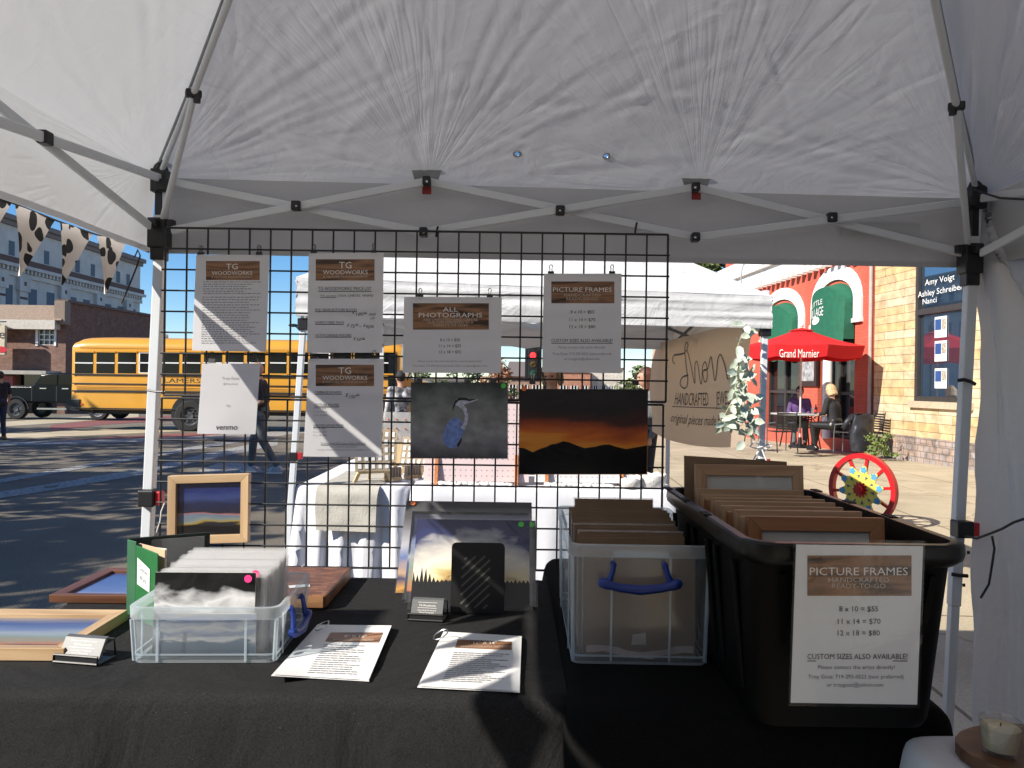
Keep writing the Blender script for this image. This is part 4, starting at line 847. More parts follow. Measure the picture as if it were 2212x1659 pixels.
# ------------------------------------------------------------------ wooden frames
Wmaple = {a: wood('maple_' + a, (.42, .27, .14), (.60, .42, .24), 1.0, a, .45, 5) for a in 'XYZ'}
Wwal = {a: wood('walnut_' + a, (.075, .028, .013), (.16, .066, .032), 1.0, a, .4, 6) for a in 'XYZ'}
Woak = {a: wood('oak_' + a, (.30, .165, .09), (.46, .29, .17), 1.3, a, .5, 6) for a in 'XYZ'}
Wcherry = {a: wood('cherry_' + a, (.22, .085, .036), (.36, .16, .075), 1.3, a, .45, 6) for a in 'XYZ'}
M_mat = mat('backing_board', (.60, .585, .55), .7, var=.03); M_glass = film('picture_glass', milk=.0, rough=.03, bump=.02, gloss=.06)
def frame(name, label, O, r, u, w_, h_, rail, depth, WD, pm, group=None, rebate=.6, lip=.0, brown=None):
    """O lower left corner (front face), r and u unit directions, n the front"""
    O, r, u = Vector(O), Vector(r).normalized(), Vector(u).normalized(); n = r.cross(u)
    t = thing(name, label, 'picture frame', O + r * w_ / 2, 0, group)
    def bar(a, b, c, d_, nm):       # outer a,b inner c,d
        m_ = MB(); f = [a, b, c + n * lip, d_ + n * lip]; k = [q - n * depth for q in (a, b, c, d_)]; m_.add(f + k, [(0, 1, 2, 3), (7, 6, 5, 4), (0, 4, 5, 1), (1, 5, 6, 2), (2, 6, 7, 3), (3, 7, 4, 0)])
        return obj('rail', m_, nm, t, bevel=.0012)
    A, B, Cc, E = O, O + r * w_, O + r * w_ + u * h_, O + u * h_; k = rail; a, b, c, e = A + (r + u) * k, B + (-r + u) * k, Cc + (-r - u) * k, E + (r - u) * k
    ah = 'X' if abs(r.x) > .6 else 'Y'; av = 'Z' if abs(u.z) > .6 else ('Y' if abs(u.y) > .6 else 'X')
    bar(A, B, b, a, WD[ah]); bar(B, Cc, c, b, WD[av]); bar(Cc, E, e, c, WD[ah]); bar(E, A, a, e, WD[av])
    m_ = MB(); dz = n * depth * rebate; m_.quad(a - dz, b - dz, c - dz, e - dz, 0, True); obj('picture', m_, pm, t)
    m_ = MB(); dz = n * (depth * rebate - .002); m_.quad(a - dz, b - dz, c - dz, e - dz); obj('glass', m_, M_glass, t)
    m_ = MB(); dz = n * (depth - .001); m_.quad(e - dz, c - dz, b - dz, a - dz); obj('back', m_, M_board, t)
    return t
fa, fb = W(360, 1177, 2.772), W(536, 1172, 2.772); ft = W(357, 1027, 2.772)
frame('picture_frame', 'light maple frame with a dark blue dusk picture, hung on the lower wire grid', fa, fb - fa, (0, 0, 1), .292, .248, .029, .03, Wmaple, P_dusk, lip=-.003)
frame('picture_frame', 'light maple frame with a banded sunset sky, lying flat at the left table edge', (-1.455, 1.832, TZ + .032), (1, .02, 0), (-.02, 1, 0), .392, .318, .036, .030, Wmaple, P_bands, lip=-.004, rebate=.5)
frame('picture_frame', 'dark walnut frame with a blue sky picture, lying flat behind the clear bin', (-1.385, 2.315, TZ + .026), (1, .012, 0), (-.012, 1, 0), .44, .345, .034, .024, Wwal, P_blue, lip=-.003, rebate=.5)
# ------------------------------------------------------------------ bins
M_bin = film('clear_bin_plastic', tint=(.92, .97, 1.0), clear=.99, milk=.20, rough=.12, bump=.15, bscale=8)
M_binedge = film('clear_bin_edge', tint=(.90, .96, 1.0), clear=.99, milk=.42, rough=.15, bump=.1)
M_blue = mat('blue_handle_plastic', (.012, .035, .22), .35)
def rrect(sx, sy, r, k=5):
    P = []
    for cx, cy, a0 in ((sx / 2 - r, -sy / 2 + r, -90), (sx / 2 - r, sy / 2 - r, 0), (-sx / 2 + r, sy / 2 - r, 90), (-sx / 2 + r, -sy / 2 + r, 180)):
        for q in range(k): t = math.radians(a0 + 90 * q / (k - 1)); P.append((cx + r * math.cos(t), cy + r * math.sin(t)))
    return P
def shell(mb, levels, cap=True):       # levels: (sx, sy, r, z)
    n = None; vs = []; fs = []
    for sx, sy, r, z in levels:
        P = rrect(sx, sy, r); n = len(P); vs += [(x, y, z) for x, y in P]
    for k in range(len(levels) - 1):
        for i in range(n): j = (i + 1) % n; fs.append((k * n + i, k * n + j, (k + 1) * n + j, (k + 1) * n + i))
    if cap: fs.append(tuple(range(n))[::-1])
    mb.add(vs, fs)
def blue_handle(t, c, wd, out, along, tilt=0.0, drop=.075):
    """bail handle: two arms and a thick grip; c pivot centre, along = direction of its width, out = away from the wall"""
    c, out, along = Vector(c), Vector(out), Vector(along); dn = Vector((0, 0, -1)); h = wd / 2; m_ = MB()
    for s in (-1, 1):
        a = c + along * (s * (h - .035)); m_.cyl(a - out * .004, a + out * .012, .007, n=10)
        m_.tube([a + out * .010, a + along * (.004 * s) + out * .014 + dn * drop * .45, a + along * (.010 * s) + out * .016 + dn * drop * .85], [.0065, .006, .008], 8)
    pts = [c + along * (h * q) + out * (.018 + .006 * (1 - q * q)) + dn * (drop * .92 + .018 * (1 - q * q)) for q in (-1.02, -.95, -.8, -.7, -.5, 0, .5, .7, .8, .95, 1.02)]
    m_.tube(pts, [.006, .012, .0125, .010, .010, .0115, .010, .010, .0125, .012, .006], 10); return obj('handle', m_, M_blue, t, local=True, smooth=True)
def clear_bin(label, cx, cy, sx, sy, h, z0, rz, ribs):
    t = thing('clear_bin', label, 'storage bin', (cx, cy, z0), rz)
    m_ = MB(); shell(m_, [(sx * .93, sy * .93, .02, .006), (sx * .955, sy * .955, .022, .014), (sx * .965, sy * .965, .024, h * .5), (sx * .985, sy * .985, .026, h - .03), (sx, sy, .028, h - .026)]); obj('body', m_, M_bin, t, local=True, smooth=True)
    m_ = MB(); o = .006
    shell(m_, [(sx + .002, sy + .002, .03, h - .03), (sx + o, sy + o, .031, h - .028), (sx + o + .002, sy + o + .002, .031, h), (sx - .012, sy - .012, .026, h), (sx - .014, sy - .014, .025, h - .006)], False); obj('rim', m_, M_binedge, t, local=True, smooth=True)
    m_ = MB()
    def wall(x, y, a, wd, z0_, z1_, th=.003):
        m_.box((x, y, (z0_ + z1_) / 2), (wd, th, z1_ - z0_), a)
    for s in (-1, 1):
        for q in ribs: wall(q * sx / 2, s * sy * .483, 0, .005, .004, h - .03)
        for q in (-.62, .62): wall(s * sx * .483, q * sy / 2, math.pi / 2, .005, .004, h - .03)
        for q in (-1, 1): m_.cyl((s * sx * .465, q * sy * .465, .006), (s * sx * .48, q * sy * .48, h - .03), .005, n=6)
    shell(m_, [(sx * .955, sy * .955, .022, .018), (sx * .962, sy * .962, .022, .018), (sx * .962, sy * .962, .022, .022), (sx * .955, sy * .955, .022, .022), (sx * .955, sy * .955, .022, .018)], False)
    shell(m_, [(sx * .93, sy * .93, .02, .0), (sx * .945, sy * .945, .02, .0), (sx * .945, sy * .945, .02, .007)], False)
    obj('ribs', m_, M_binedge, t, local=True); return t
bin1 = clear_bin('low clear plastic bin full of sleeved prints, blue handle on its right end', -.735, 2.005, .355, .345, .135, TZ + .002, .045, (-.62, .55))
blue_handle(bin1, (.176, -.02, .105), .18, (1, 0, 0), (0, 1, 0), drop=.055)
m_ = MB(); m_.lathe([(0, 0), (.009, 0), (.009, .0015), (0, .0015)], n=16); m_.shift(Matrix.Translation((.172, -.135, .035)) @ Matrix.Rotation(math.pi / 2, 4, 'Y')); obj('moulded_mark', m_, mat('mark_navy', (.02, .025, .06), .5), bin1, local=True)
# prints inside the low bin
rr = random.Random(5)
mats_in = [P_trees, P_lake, P_dusk, P_blue, P_waves, P_bands]
nin = 20
for k in range(nin - 1, -1, -1):
    y = 1.875 + k * .0125; x = -.735 - .012 * (k / nin) + rr.uniform(-.004, .004) - (.008 if k == 0 else 0); zt = .938 + .008 * rr.random() + k * .0006 + (.012 if k == 0 else 0); ln = .012 + .004 * rr.random()
    lab = 'black and white cloud print with a pink dot, foremost in the low bin' if k == 0 else 'sleeved print standing edge-on among the others in the low clear bin'
    print_in_sleeve('photo_print', lab, [(x - .122, y, TZ + .012), (x + .122, y + .008, TZ + .012), (x + .122, y + .008 + ln, zt - .012), (x - .122, y + ln, zt - .012)], P_bw if k == 0 else mats_in[k % 6], (.008, .010, .002, .012 if k else .006), 'sleeved prints in the low clear bin',
                    (.93, 1.02 if k else .93) if k in (0, 2) else None, M_pink_dot, sl=M_sleeve_edge if k else M_film)
print_in_sleeve('photo_print', 'print of clouds over trees seen through the front wall of the low bin', [(-.845, 1.862, TZ + .012), (-.615, 1.868, TZ + .012), (-.615, 1.872, TZ + .112), (-.845, 1.866, TZ + .112)], P_trees, (.004, .004, .002, .004), 'sleeved prints in the low clear bin')

# tall clear bin with cardboard-backed prints
bin2 = clear_bin('tall clear plastic bin holding cardboard-backed prints, blue handle on its front', .312, 2.085, .335, .57, .285, TZ + .022, -.012, (-.40, .42))
blue_handle(bin2, (-.005, -.283, .240), .19, (0, -1, 0), (1, 0, 0), drop=.040)
m_ = MB(); m_.box((.0, -.284, .262), (.13, .003, .016)); obj('latch_plate', m_, M_binedge, bin2, local=True, bevel=.002)
for s in (-1, 1):
    m_ = MB()
    for q in range(9): m_.box((s * .158, .0 + q * .029, .272), (.004, .004, .022))
    obj('rim_slots', m_, M_binedge, bin2, local=True)
m_ = MB(); m_.quad((.29, 1.8115, TZ + .070), (.325, 1.8115, TZ + .070), (.323, 1.8115, TZ + .098), (.292, 1.8115, TZ + .094)); tag(obj('tape_scrap', m_, film('tape_film', clear=.7, milk=.5, rough=.15), loc=(.31, 1.812, TZ + .07)), 'scrap of clear tape stuck low on the front of the tall bin', 'tape')
for k in range(19):
    y = 1.845 + k * .023; x = .312 + rr.uniform(-.004, .004); zt = 1.015 + rr.uniform(-.012, .006) + .003 * k; wdt = .135 - .001 * (k % 3)
    if k == 18: y, zt, wdt = 2.31, 1.075, .118
    t = thing('cardboard_backed_print', 'tallest cardboard sheet, standing at the back of the tall clear bin' if k == 18 else 'foremost cardboard-backed print in the tall clear bin' if k == 0 else 'cardboard-backed print standing in the row inside the tall clear bin', 'print', (x, y, TZ + .03), 0, 'cardboard-backed prints in the tall bin')
    m_ = MB(); m_.hexa([(x - wdt, y, TZ + .03), (x + wdt, y, TZ + .03), (x + wdt, y + .004, TZ + .03), (x - wdt, y + .004, TZ + .03), (x - wdt, y + .02, zt), (x + wdt, y + .02, zt), (x + wdt, y + .024, zt), (x - wdt, y + .024, zt)]); obj('cardboard', m_, M_board, t)
    m_ = MB(); m_.hexa([(x - wdt - .003, y + .006, TZ + .03), (x + wdt + .003, y + .006, TZ + .03), (x + wdt + .003, y + .0075, TZ + .03), (x - wdt - .003, y + .0075, TZ + .03), (x - wdt - .003, y + .026, zt + .004), (x + wdt + .003, y + .026, zt + .004), (x + wdt + .003, y + .0275, zt + .004), (x - wdt - .003, y + .0275, zt + .004)]); obj('print_edge', m_, M_board if k % 3 else M_sleeve_edge, t)
m_ = MB(); m_.grid(lambda u, v: Vector((.185 + .255 * u, 1.826 + .006 * math.sin(u * 9), TZ + .040 + .016 * v + .006 * math.sin(u * 7 + 1) + .003 * nz3(u * 9, v * 3, 4))), 40, 4); tag(obj('foam_strip', m_, mat('beige_foam', (.52, .38, .32), .8, bump=.3), loc=(.31, 1.826, TZ + .04), smooth='all'), 'beige foam strip lying along the bottom front of the tall clear bin', 'foam strip')
# black tote
M_toterim = mat('black_tote_rim', (.006, .006, .006), .35, spec=.35, bump=.1, bscale=20); M_tote = mat('black_tote_plastic', (.003, .003, .003), .55, spec=.14, bump=.12, bscale=14)
tote = thing('tote', 'big black plastic tote full of wooden picture frames, price sheet on its front', 'storage tote', (.652, 1.815, TZ + .022))
m_ = MB(); H = .37
shell(m_, [(.33, .66, .04, .004), (.345, .68, .045, .02), (.385, .745, .05, H - .05), (.39, .75, .05, H - .045), (.40, .755, .05, H - .02)]); obj('body', m_, M_tote, tote, local=True, smooth=True)
m_ = MB(); shell(m_, [(.40, .755, .05, H - .045), (.425, .785, .055, H - .032), (.43, .79, .055, H - .022), (.428, .788, .055, H - .004), (.42, .78, .055, H), (.388, .748, .045, H), (.384, .744, .045, H - .012), (.380, .740, .045, H - .05), (.340, .67, .04, .03)], False); obj('rim', m_, M_toterim, tote, local=True, smooth=True)
for s in (-1, 1):
    for q in (-.19, .02, .23):
        m_ = MB(); xw = s * (.187)
        for yy in (q - .07, q + .07): m_.hexa([(s * .172 + 0, yy - .009, .05), (s * .180, yy - .009, .05), (s * .180, yy + .009, .05), (s * .172, yy + .009, .05), (s * .194, yy - .009, H - .06), (s * .205, yy - .009, H - .06), (s * .205, yy + .009, H - .06), (s * .194, yy + .009, H - .06)])
        obj('side_rib', m_, M_tote, tote, local=True, bevel=.004)
        m_ = MB(); m_.box((s * .209, q + .12, H + .0005), (.018, .045, .003)); obj('rim_slot', m_, mat('slot_dark', (.003, .003, .003), .8), tote, local=True)
for s in (-1, 1):
    m_ = MB(); m_.hexa([(s * .12 - .006, -.335, .05), (s * .12 + .006, -.335, .05), (s * .12 + .006, -.33, .05), (s * .12 - .006, -.33, .05), (s * .14 - .006, -.381, H - .06), (s * .14 + .006, -.381, H - .06), (s * .14 + .006, -.37, H - .06), (s * .14 - .006, -.37, H - .06)]); obj('front_rib', m_, M_tote, tote, local=True)
fz = TZ + .035
for k in range(11):
    y = 1.585 + k * .046; x0 = .503 - .0012 * k + rr.uniform(-.003, .003); hh = .372 + rr.uniform(-.012, .004); wd_ = .285 + rr.uniform(-.006, .004)
    if k == 0: hh = .375
    if k == 10: y, x0, hh, wd_ = 2.06, .505, .435, .295
    if k == 9: y, hh = 2.01, .375
    lab = {0: 'brown wooden frame with grey backing, foremost in the black tote', 10: 'light oak frame with grey backing, tallest and near the back of the black tote'}.get(k, 'brown frame packed edge-on in the row inside the black tote')
    frame('picture_frame', lab, (x0, y, fz), (1, .0, 0), (0, .10, 1), wd_, hh, .03, .02, Wcherry if k in (0, 3, 7) else Woak, M_mat if k in (0, 10) else M_board, 'picture frames in the black tote', rebate=.4)
m_ = MB(); m_.hexa([(.488, 2.125, fz), (.785, 2.125, fz), (.785, 2.135, fz), (.488, 2.135, fz), (.488, 2.16, fz + .45), (.775, 2.16, fz + .437), (.775, 2.17, fz + .437), (.488, 2.17, fz + .45)])
tag(obj('cardboard_sheet', m_, M_board, loc=(.64, 2.13, fz)), 'plain cardboard sheet standing behind the tallest frame in the tote', 'cardboard')
sheet('printed_sheet', 'laminated picture frames price sheet taped to the front of the black tote', [(1720, 1176), (1994, 1180), (1981, 1522), (1708, 1518)], 1.402,
      header(1744, 1200, 1969, 1287, [('PICTURE FRAMES', 1855, 1234, 17, 212, 'w'), ('HANDCRAFTED', 1855, 1252.5, 10.5, 131, 'b'), ('READY-TO-GO', 1855, 1265.5, 10.5, 116, 'b')]) +
      [('t', '8 x 10 = $55', 1855, 1315, 11.5, 84, 'k', {'bold': .008}), ('t', '11 x 14 = $70', 1856, 1342, 11.5, 92, 'k', {'bold': .008}), ('t', '12 x 18 = $80', 1855, 1367, 11.5, 91, 'k', {'bold': .008}),
       ('t', 'CUSTOM SIZES ALSO AVAILABLE!', 1852, 1418, 11.5, 216, 'k', {'ul': 1, 'bold': .008}), ('t', 'Please contact the artist directly!', 1850, 1441, 8.5, 166, 'g', {'bold': .005}), ('t', 'Troy Gosz: 719-293-0522 (text preferred)', 1849, 1461.5, 8.5, 206, 'g', {'bold': .005}), ('t', 'or troygosz@yahoo.com', 1847, 1479, 8.5, 122, 'g', {'bold': .005})],
      lam=(5, 12, 5, 7), curl=.006, seed=.8, m=M_paper)

# ------------------------------------------------------------------ lists with rings
def flat_sheet(label, q, items, ring, seed, lift):
    (TL, TR, BR, BL) = q; cx = sum(p[0] for p in q) / 4; cy = sum(p[1] for p in q) / 4
    xs_, ys_ = [p[0] for p in q], [p[1] for p in q]
    def hgt(x, y):
        v = (y - min(ys_)) / (max(ys_) - min(ys_)); u = (x - min(xs_)) / (max(xs_) - min(xs_))
        return TZ + .007 + .004 * nz3(u * 2.5, v * 2.5, seed) + lift[0] * max(0, u - .75) * 4 + lift[1] * max(0, .3 - u) * max(0, v - .6) * 8
    fn = lambda x, y, off=0.0: G(x, y, hgt(x, y) + off)
    c = G(cx, cy, TZ + .002); t = thing('photo_index', label, 'paper list', c)
    for k, nm in ((1, 'under_page'), (0, 'paper')):
        def pg(u, v, k=k):
            a = Vector(TL).lerp(Vector(TR), u); b = Vector(BL).lerp(Vector(BR), u); p = a.lerp(b, 1 - v); p += Vector((-5 * k * (1 - u) + 1 * k * u, 3.0 * k)) * (1 - v); return fn(p.x, p.y, -.0025 * k)
        m_ = MB(); m_.grid(pg, 16, 12); obj(nm, m_, M_paper, t, smooth='all')
    for k, mbx in text_items(fn, items, .0012, None).items(): obj(PN[k], mbx, IM[k], t)
    rc = G(*ring[:2], TZ + .02); m_ = MB(); rx = ring[2]
    m_.tube([rc + Vector((rx * math.cos(a), .8 * rx * math.sin(a), .010 * math.sin(a * 1 + 1) + .003)) for a in [i * .314 for i in range(20)]], .0016, 6, True); obj('binder_ring', m_, M_steel, t, smooth=True); return t
def slant(items_rows, col='g'): return items_rows
def rows(x0, x1, dx0, dx1, y0, y1, n, seed):
    out = []; rr = random.Random(seed)
    for k in range(n):
        f = k / (n - 1); y = y0 + (y1 - y0) * f; a = x0 + (dx0 - x0) * f; b = x1 + (dx1 - x1) * f - (rr.random() * .45 * (x1 - x0) if k % 3 else 0)
        x = a
        while x < b:
            e = min(b, x + rr.uniform(5, 17)); out.append(('l', [(x, y + (x - a) * .035), (e, y + (e - a) * .035)], 1.25, 'g')); x = e + rr.uniform(1.5, 3)
    return out
def slanthead(q, t1, t2, cx, cy, w1, w2):
    return [('hq', q), ]
def qheader(fn_items, q): return fn_items
_old = text_items
def text_items(fn, items, off, mats):
    hq = [i for i in items if i[0] == 'hq']; out = _old(fn, [i for i in items if i[0] != 'hq'], off, mats)
    for _, q in hq:
        mb = out.setdefault('header', MB()); a, b, c, d = [Vector(p) for p in q]
        def g(u, v): p = a.lerp(b, u).lerp(d.lerp(c, u), 1 - v); return fn(p.x, p.y, off * .5)
        mb.grid(g, 8, 2)
    return out
flat_sheet('ringed list of photographs, nearer the low clear bin, headed 8 by 10', [(686, 1349), (846, 1351), (796, 1469), (590, 1457)],
           [('hq', [(714, 1366), (828, 1366), (819, 1388), (702, 1386)]), ('t', '8" X 10"', 768, 1374, 5.5, 48, 'w', {'bold': .008}), ('t', 'PHOTOGRAPH INDEX', 764, 1382, 4, 88, 'b')] + rows(700, 790, 664, 770, 1392, 1452, 14, 3), (696, 1354, .018), 1.3, (.010, .02))
flat_sheet('ringed list of photographs, farther right, headed 11 by 14', [(958, 1364), (1127, 1374), (1122, 1493), (906, 1482)],
           [('hq', [(989, 1381), (1106, 1386), (1105, 1404), (983, 1399)]), ('t', '11" X 14"', 1048, 1388.5, 6, 50, 'w', {'bold': .008}), ('t', 'PHOTOGRAPH INDEX', 1046, 1396.5, 4.5, 100, 'b')] + rows(980, 1100, 956, 1085, 1409, 1470, 15, 8), (952, 1373, .019), 4.4, (.004, .0))

# ------------------------------------------------------------------ business cards
def card_holder(label, c, rz, s=1.0):
    t = thing('card_holder', label, 'card holder', (c[0], c[1], TZ + .001), rz); wd = .092 * s
    u = Vector((0, .50, .866)); nn = Vector((0, -.866, .50)); m_ = MB(); a = Vector((-wd / 2, -.012, .006))
    m_.hexa([a, a + Vector((wd, 0, 0)), a + Vector((wd, .012, .003)), a + Vector((0, .012, .003)), a + u * .054, a + Vector((wd, 0, 0)) + u * .054, a + Vector((wd, .012, .003)) + u * .054, a + Vector((0, .012, .003)) + u * .054]); obj('cards', m_, mat('grey_card', (.10, .105, .11), .45), t, local=True)
    m_ = MB(); ht = wd + .010
    m_.tube([(-ht / 2, -.018, .020), (-ht / 2, -.020, .004), (ht / 2, -.020, .004), (ht / 2, -.018, .020)], .003, 6, True)
    m_.tube([(-ht / 2, -.018, .003), (-ht / 2, .045, .003), (-ht / 2, .040, .046), (ht / 2, .040, .046), (ht / 2, .045, .003), (ht / 2, -.018, .003)], .003, 6)
    m_.quad((-ht / 2, -.019, .005), (ht / 2, -.019, .005), (ht / 2, -.018, .019), (-ht / 2, -.018, .019)); m_.box((0, .010, .002), (ht, .055, .003)); obj('stand', m_, M_black, t, local=True)
    m_ = MB(); f = lambda x, y: a + Vector((x, 0, 0)) + u * (.054 - y) + nn * .0006
    write(m_, 'TG Woodworks', f, wd / 2, .0165, .0055, .048, .02); write(m_, 'Handcrafted Woodwork &', f, wd / 2, .0300, .0035, .054, .02); write(m_, 'Nature Photography', f, wd / 2, .0362, .0035, .044, .02)
    for y in (.008, .0235): m_.quad(*[f(*q) for q in ((.018, y + .0004), (wd - .018, y + .0004), (wd - .018, y - .0004), (.018, y - .0004))])
    obj('lettering', m_, M_whiteink, t, local=True); return t
card_holder('black card stand with grey business cards, in front of the flat maple frame', (-1.022, 1.84), -.16, 1.15)
card_holder('black card stand with grey business cards, in front of the bookend and leaning prints', (-.235, 2.205), -.12)

# ------------------------------------------------------------------ green binder, butcher block
bd = thing('ring_binder', 'green ring binder labelled custom work, standing open behind the low clear bin', 'binder', (-1.03, 2.2, TZ)); bz = TZ + .001; hb = .215
Mg = mat('green_binder_cover', (.015, .13, .035), .45, bump=.1, bscale=90); Mgd = mat('binder_inside', (.02, .03, .025), .6)
s0, s1 = Vector((-1.105, 2.22, bz)), Vector((-1.065, 2.19, bz)); f1 = Vector((-.955, 2.085, bz)); k1 = Vector((-.91, 2.335, bz)); up = Vector((0, 0, hb))
def slab(a, b, th, h, m, nm, par, z=0):
    d = (b - a).normalized(); n_ = Vector((-d.y, d.x, 0)) * th; zz = Vector((0, 0, z)); u_ = Vector((0, 0, h)); m_ = MB(); m_.hexa([a + zz, b + zz, b + n_ + zz, a + n_ + zz, a + zz + u_, b + zz + u_, b + n_ + zz + u_, a + n_ + zz + u_]); return obj(nm, m_, m, par, bevel=.002)
slab(s0, s1, .004, hb, mat('green_binder_spine', (.03, .115, .055), .5), 'spine', bd); cv = slab(s1, f1, .004, hb - .01, Mg, 'front_cover', bd); slab(s0 + Vector((0, .004, 0)), k1, .005, hb + .002, Mgd, 'back_cover', bd)
for k in range(5): slab(s1.lerp(s0, .2 + .12 * k) + Vector((.01, .012, 0)), Vector((-.955 - .004 * k, 2.13 + .012 * k, bz)), .0012, hb - .012 - .002 * k, M_paper if k % 2 else mat('manila_page', (.55, .42, .27), .7), 'page', bd, .004)
slab(s0 + Vector((.035, .025, 0)), k1 + Vector((-.012, -.014, 0)), .0012, hb - .012, M_sleeve_edge, 'sleeve_page', bd, .004)
d_ = (f1 - s1).normalized(); n_ = Vector((d_.y, -d_.x, 0)); L1 = (f1 - s1).length
fb_ = lambda x, y: s1 + d_ * x + n_ * .0016 + Vector((0, 0, hb - .012 - y))
m_ = MB(); m_.quad(*[fb_(*q) for q in ((.018, .105), (.105, .112), (.105, .048), (.018, .030))]); lb = obj('label', m_, M_paper, bd)
m_ = MB(); fb2 = lambda x, y: fb_(x, y + (x - .018) * .15) + n_ * .0006
write(m_, 'Custom', fb2, .060, .052, .014, .064, .0, .2); write(m_, 'Work', fb2, .060, .078, .016, .044, .0, .2); obj('handwriting', m_, M_greyink, lb)
def endgrain():
    m, t, b, L = new_mat('end_grain_walnut'); b.inputs['Roughness'].default_value = .45
    bt = t.nodes.new('ShaderNodeTexBrick'); L.new(coord(t, 'Object'), bt.inputs['Vector'])
    for k, v in (('Scale', 1.0), ('Mortar Size', .0006), ('Row Height', .018), ('Brick Width', .047)): bt.inputs[k].default_value = v
    bt.inputs['Color1'].default_value = (.11, .042, .022, 1); bt.inputs['Color2'].default_value = (.26, .12, .06, 1); bt.inputs['Mortar'].default_value = (.07, .03, .015, 1)
    nz = N(t, 'ShaderNodeTexNoise', Scale=30.0, Detail=6.0); L.new(coord(t, 'Object', (1, 4, 1)), nz.inputs['Vector']); r = ramp(t, [(.3, (.65, .62, .6)), (.7, (1.3, 1.25, 1.2))]); L.new(nz.outputs['Fac'], r.inputs[0])
    L.new(mixc(t, bt.outputs['Color'], r.outputs[0], 1.0, 'MULTIPLY'), b.inputs['Base Color']); return m
blk = thing('butcher_block', 'end-grain walnut butcher block lying right of the low clear bin', 'butcher block', (-.75, 2.46, TZ + .001), -.01)
m_ = MB(); m_.box((0, 0, .024), (.415, .345, .040)); obj('block', m_, [endgrain()], blk, local=True, bevel=.005)
m_ = MB(); m_.box((0, -.1755, .024), (.40, .004, .034)); obj('front_strip', m_, wood('walnut_light', (.22, .10, .045), (.33, .17, .08), 1, 'X'), blk, local=True)
m_ = MB()
for x, y in ((-.18, -.15), (.18, -.15), (-.18, .15), (.18, .15)): m_.cyl((x, y, 0), (x, y, .006), .012)
obj('rubber_feet', m_, M_black, blk, local=True)
m_ = MB(); m_.box((0, 0, .0006), (.062, .030, .0009), -.0); m_.shift(Matrix.Translation((-.648, 2.375, TZ + .0462)) @ Matrix.Rotation(.35, 4, 'Z')); tag(obj('price_tag', m_, M_paper, loc=(-.65, 2.375, TZ + .046)), 'small white price tag lying on the butcher block', 'price tag')
m_ = MB(); m_.tube([W(628, 1245, 2.60), W(636, 1238, 2.62), W(648, 1228, 2.63), W(658, 1219, 2.66)], .0016, 6); tag(obj('string', m_, M_white, loc=W(640, 1233, 2.62), smooth=True), 'white string looping over the back corner of the butcher block', 'string')

# ------------------------------------------------------------------ white table corner with board and candle
draped('tablecloth', [(.755, .75), (1.9, .75), (1.9, 1.525), (.755, 1.525)], .745, .10, 'white cloth on a table corner at the lower right, under the wooden board', r=.028, seed=9, m=cloth('white_tablecloth', (.74, .74, .76), .1, .15, 14))
folding_table('folding_table', 'folding table hidden under the white cloth at the lower right', 1.36, 1.13, 1.0, .66, .741)
bdw = thing('serving_board', 'brown wooden serving board with a rounded end, on the white cloth', 'serving board', (1.075, 1.385, .7465), -.06)
pts = [(.30, -.12), (.30, .12)] + [(-.08 + .17 * -math.sin(t), .12 * math.cos(t)) for t in [i * math.pi / 14 for i in range(15)]]
m_ = MB(); m_.prism(pts[::-1], (0, 0, 0), (1, 0, 0), (0, 1, 0), .022); 
obj('board', m_, wood('board_walnut', (.085, .036, .016), (.17, .078, .036), .9, 'X', .45, 5), bdw, local=True, bevel=.003)
cd = thing('votive_candle', 'cream candle in a clear glass on the brown serving board', 'candle', (.885, 1.38, .7687), 0)
M_gl = film('candle_glass', clear=.98, milk=.05, gloss=.14, rough=.04, bump=.02)
m_ = MB(); m_.lathe([(0, .001), (.026, .001), (.029, .006), (.035, .062), (.033, .062), (.0275, .010), (0, .010)], n=32); obj('glass', m_, M_gl, cd, local=True, smooth=True)
m_ = MB(); m_.lathe([(0, .0105), (.027, .0105), (.0315, .049), (.030, .050), (0, .049)], n=32); wx = obj('wax', m_, mat('candle_wax', (.62, .55, .36), .5), cd, local=True, smooth=True)
m_ = MB(); m_.cyl((0, 0, .049), (.001, 0, .056), .001, n=6); obj('wick', m_, M_black, wx, local=True)
# ------------------------------------------------------------------ neighbouring tent and its jewellery stall
NX0, NX1, NY0, NY1 = -1.40, 1.67, 4.95, 8.0
tent2 = thing('canopy_tent', 'white pop-up canopy of the jewellery stall next door, its roof in full sun', 'canopy tent', (.13, 6.5, 0))
P2 = Vector((.13, 6.5, 3.02))
a_, b_, c_, d_ = (NX0, NY0, 2.09), (NX1, NY0, 2.01), (NX1, NY1, 2.04), (NX0, NY1, 2.08)
mb = MB(); M_roof2 = creased(cloth('white_canopy_fabric', (.74, .735, .73), .2, .4, 7.0), [a_, b_, (.2, NY0, 2.05), (-.6, NY0, 2.07), (.95, NY0, 2.03)], .22)
for A, B, s in ((b_, a_, 2.0), (a_, d_, 3.0), (d_, c_, 5.0), (c_, b_, 6.0)):
    roof_panel(mb, A, B, P2, [(.02, .02, .016, 18), (3.0, .02, .016, 18), (1.5, .0, .010, 14)], 90, 1.0, s, sag=.04)
obj('roof_canopy', mb, M_roof2, tent2, smooth='all')
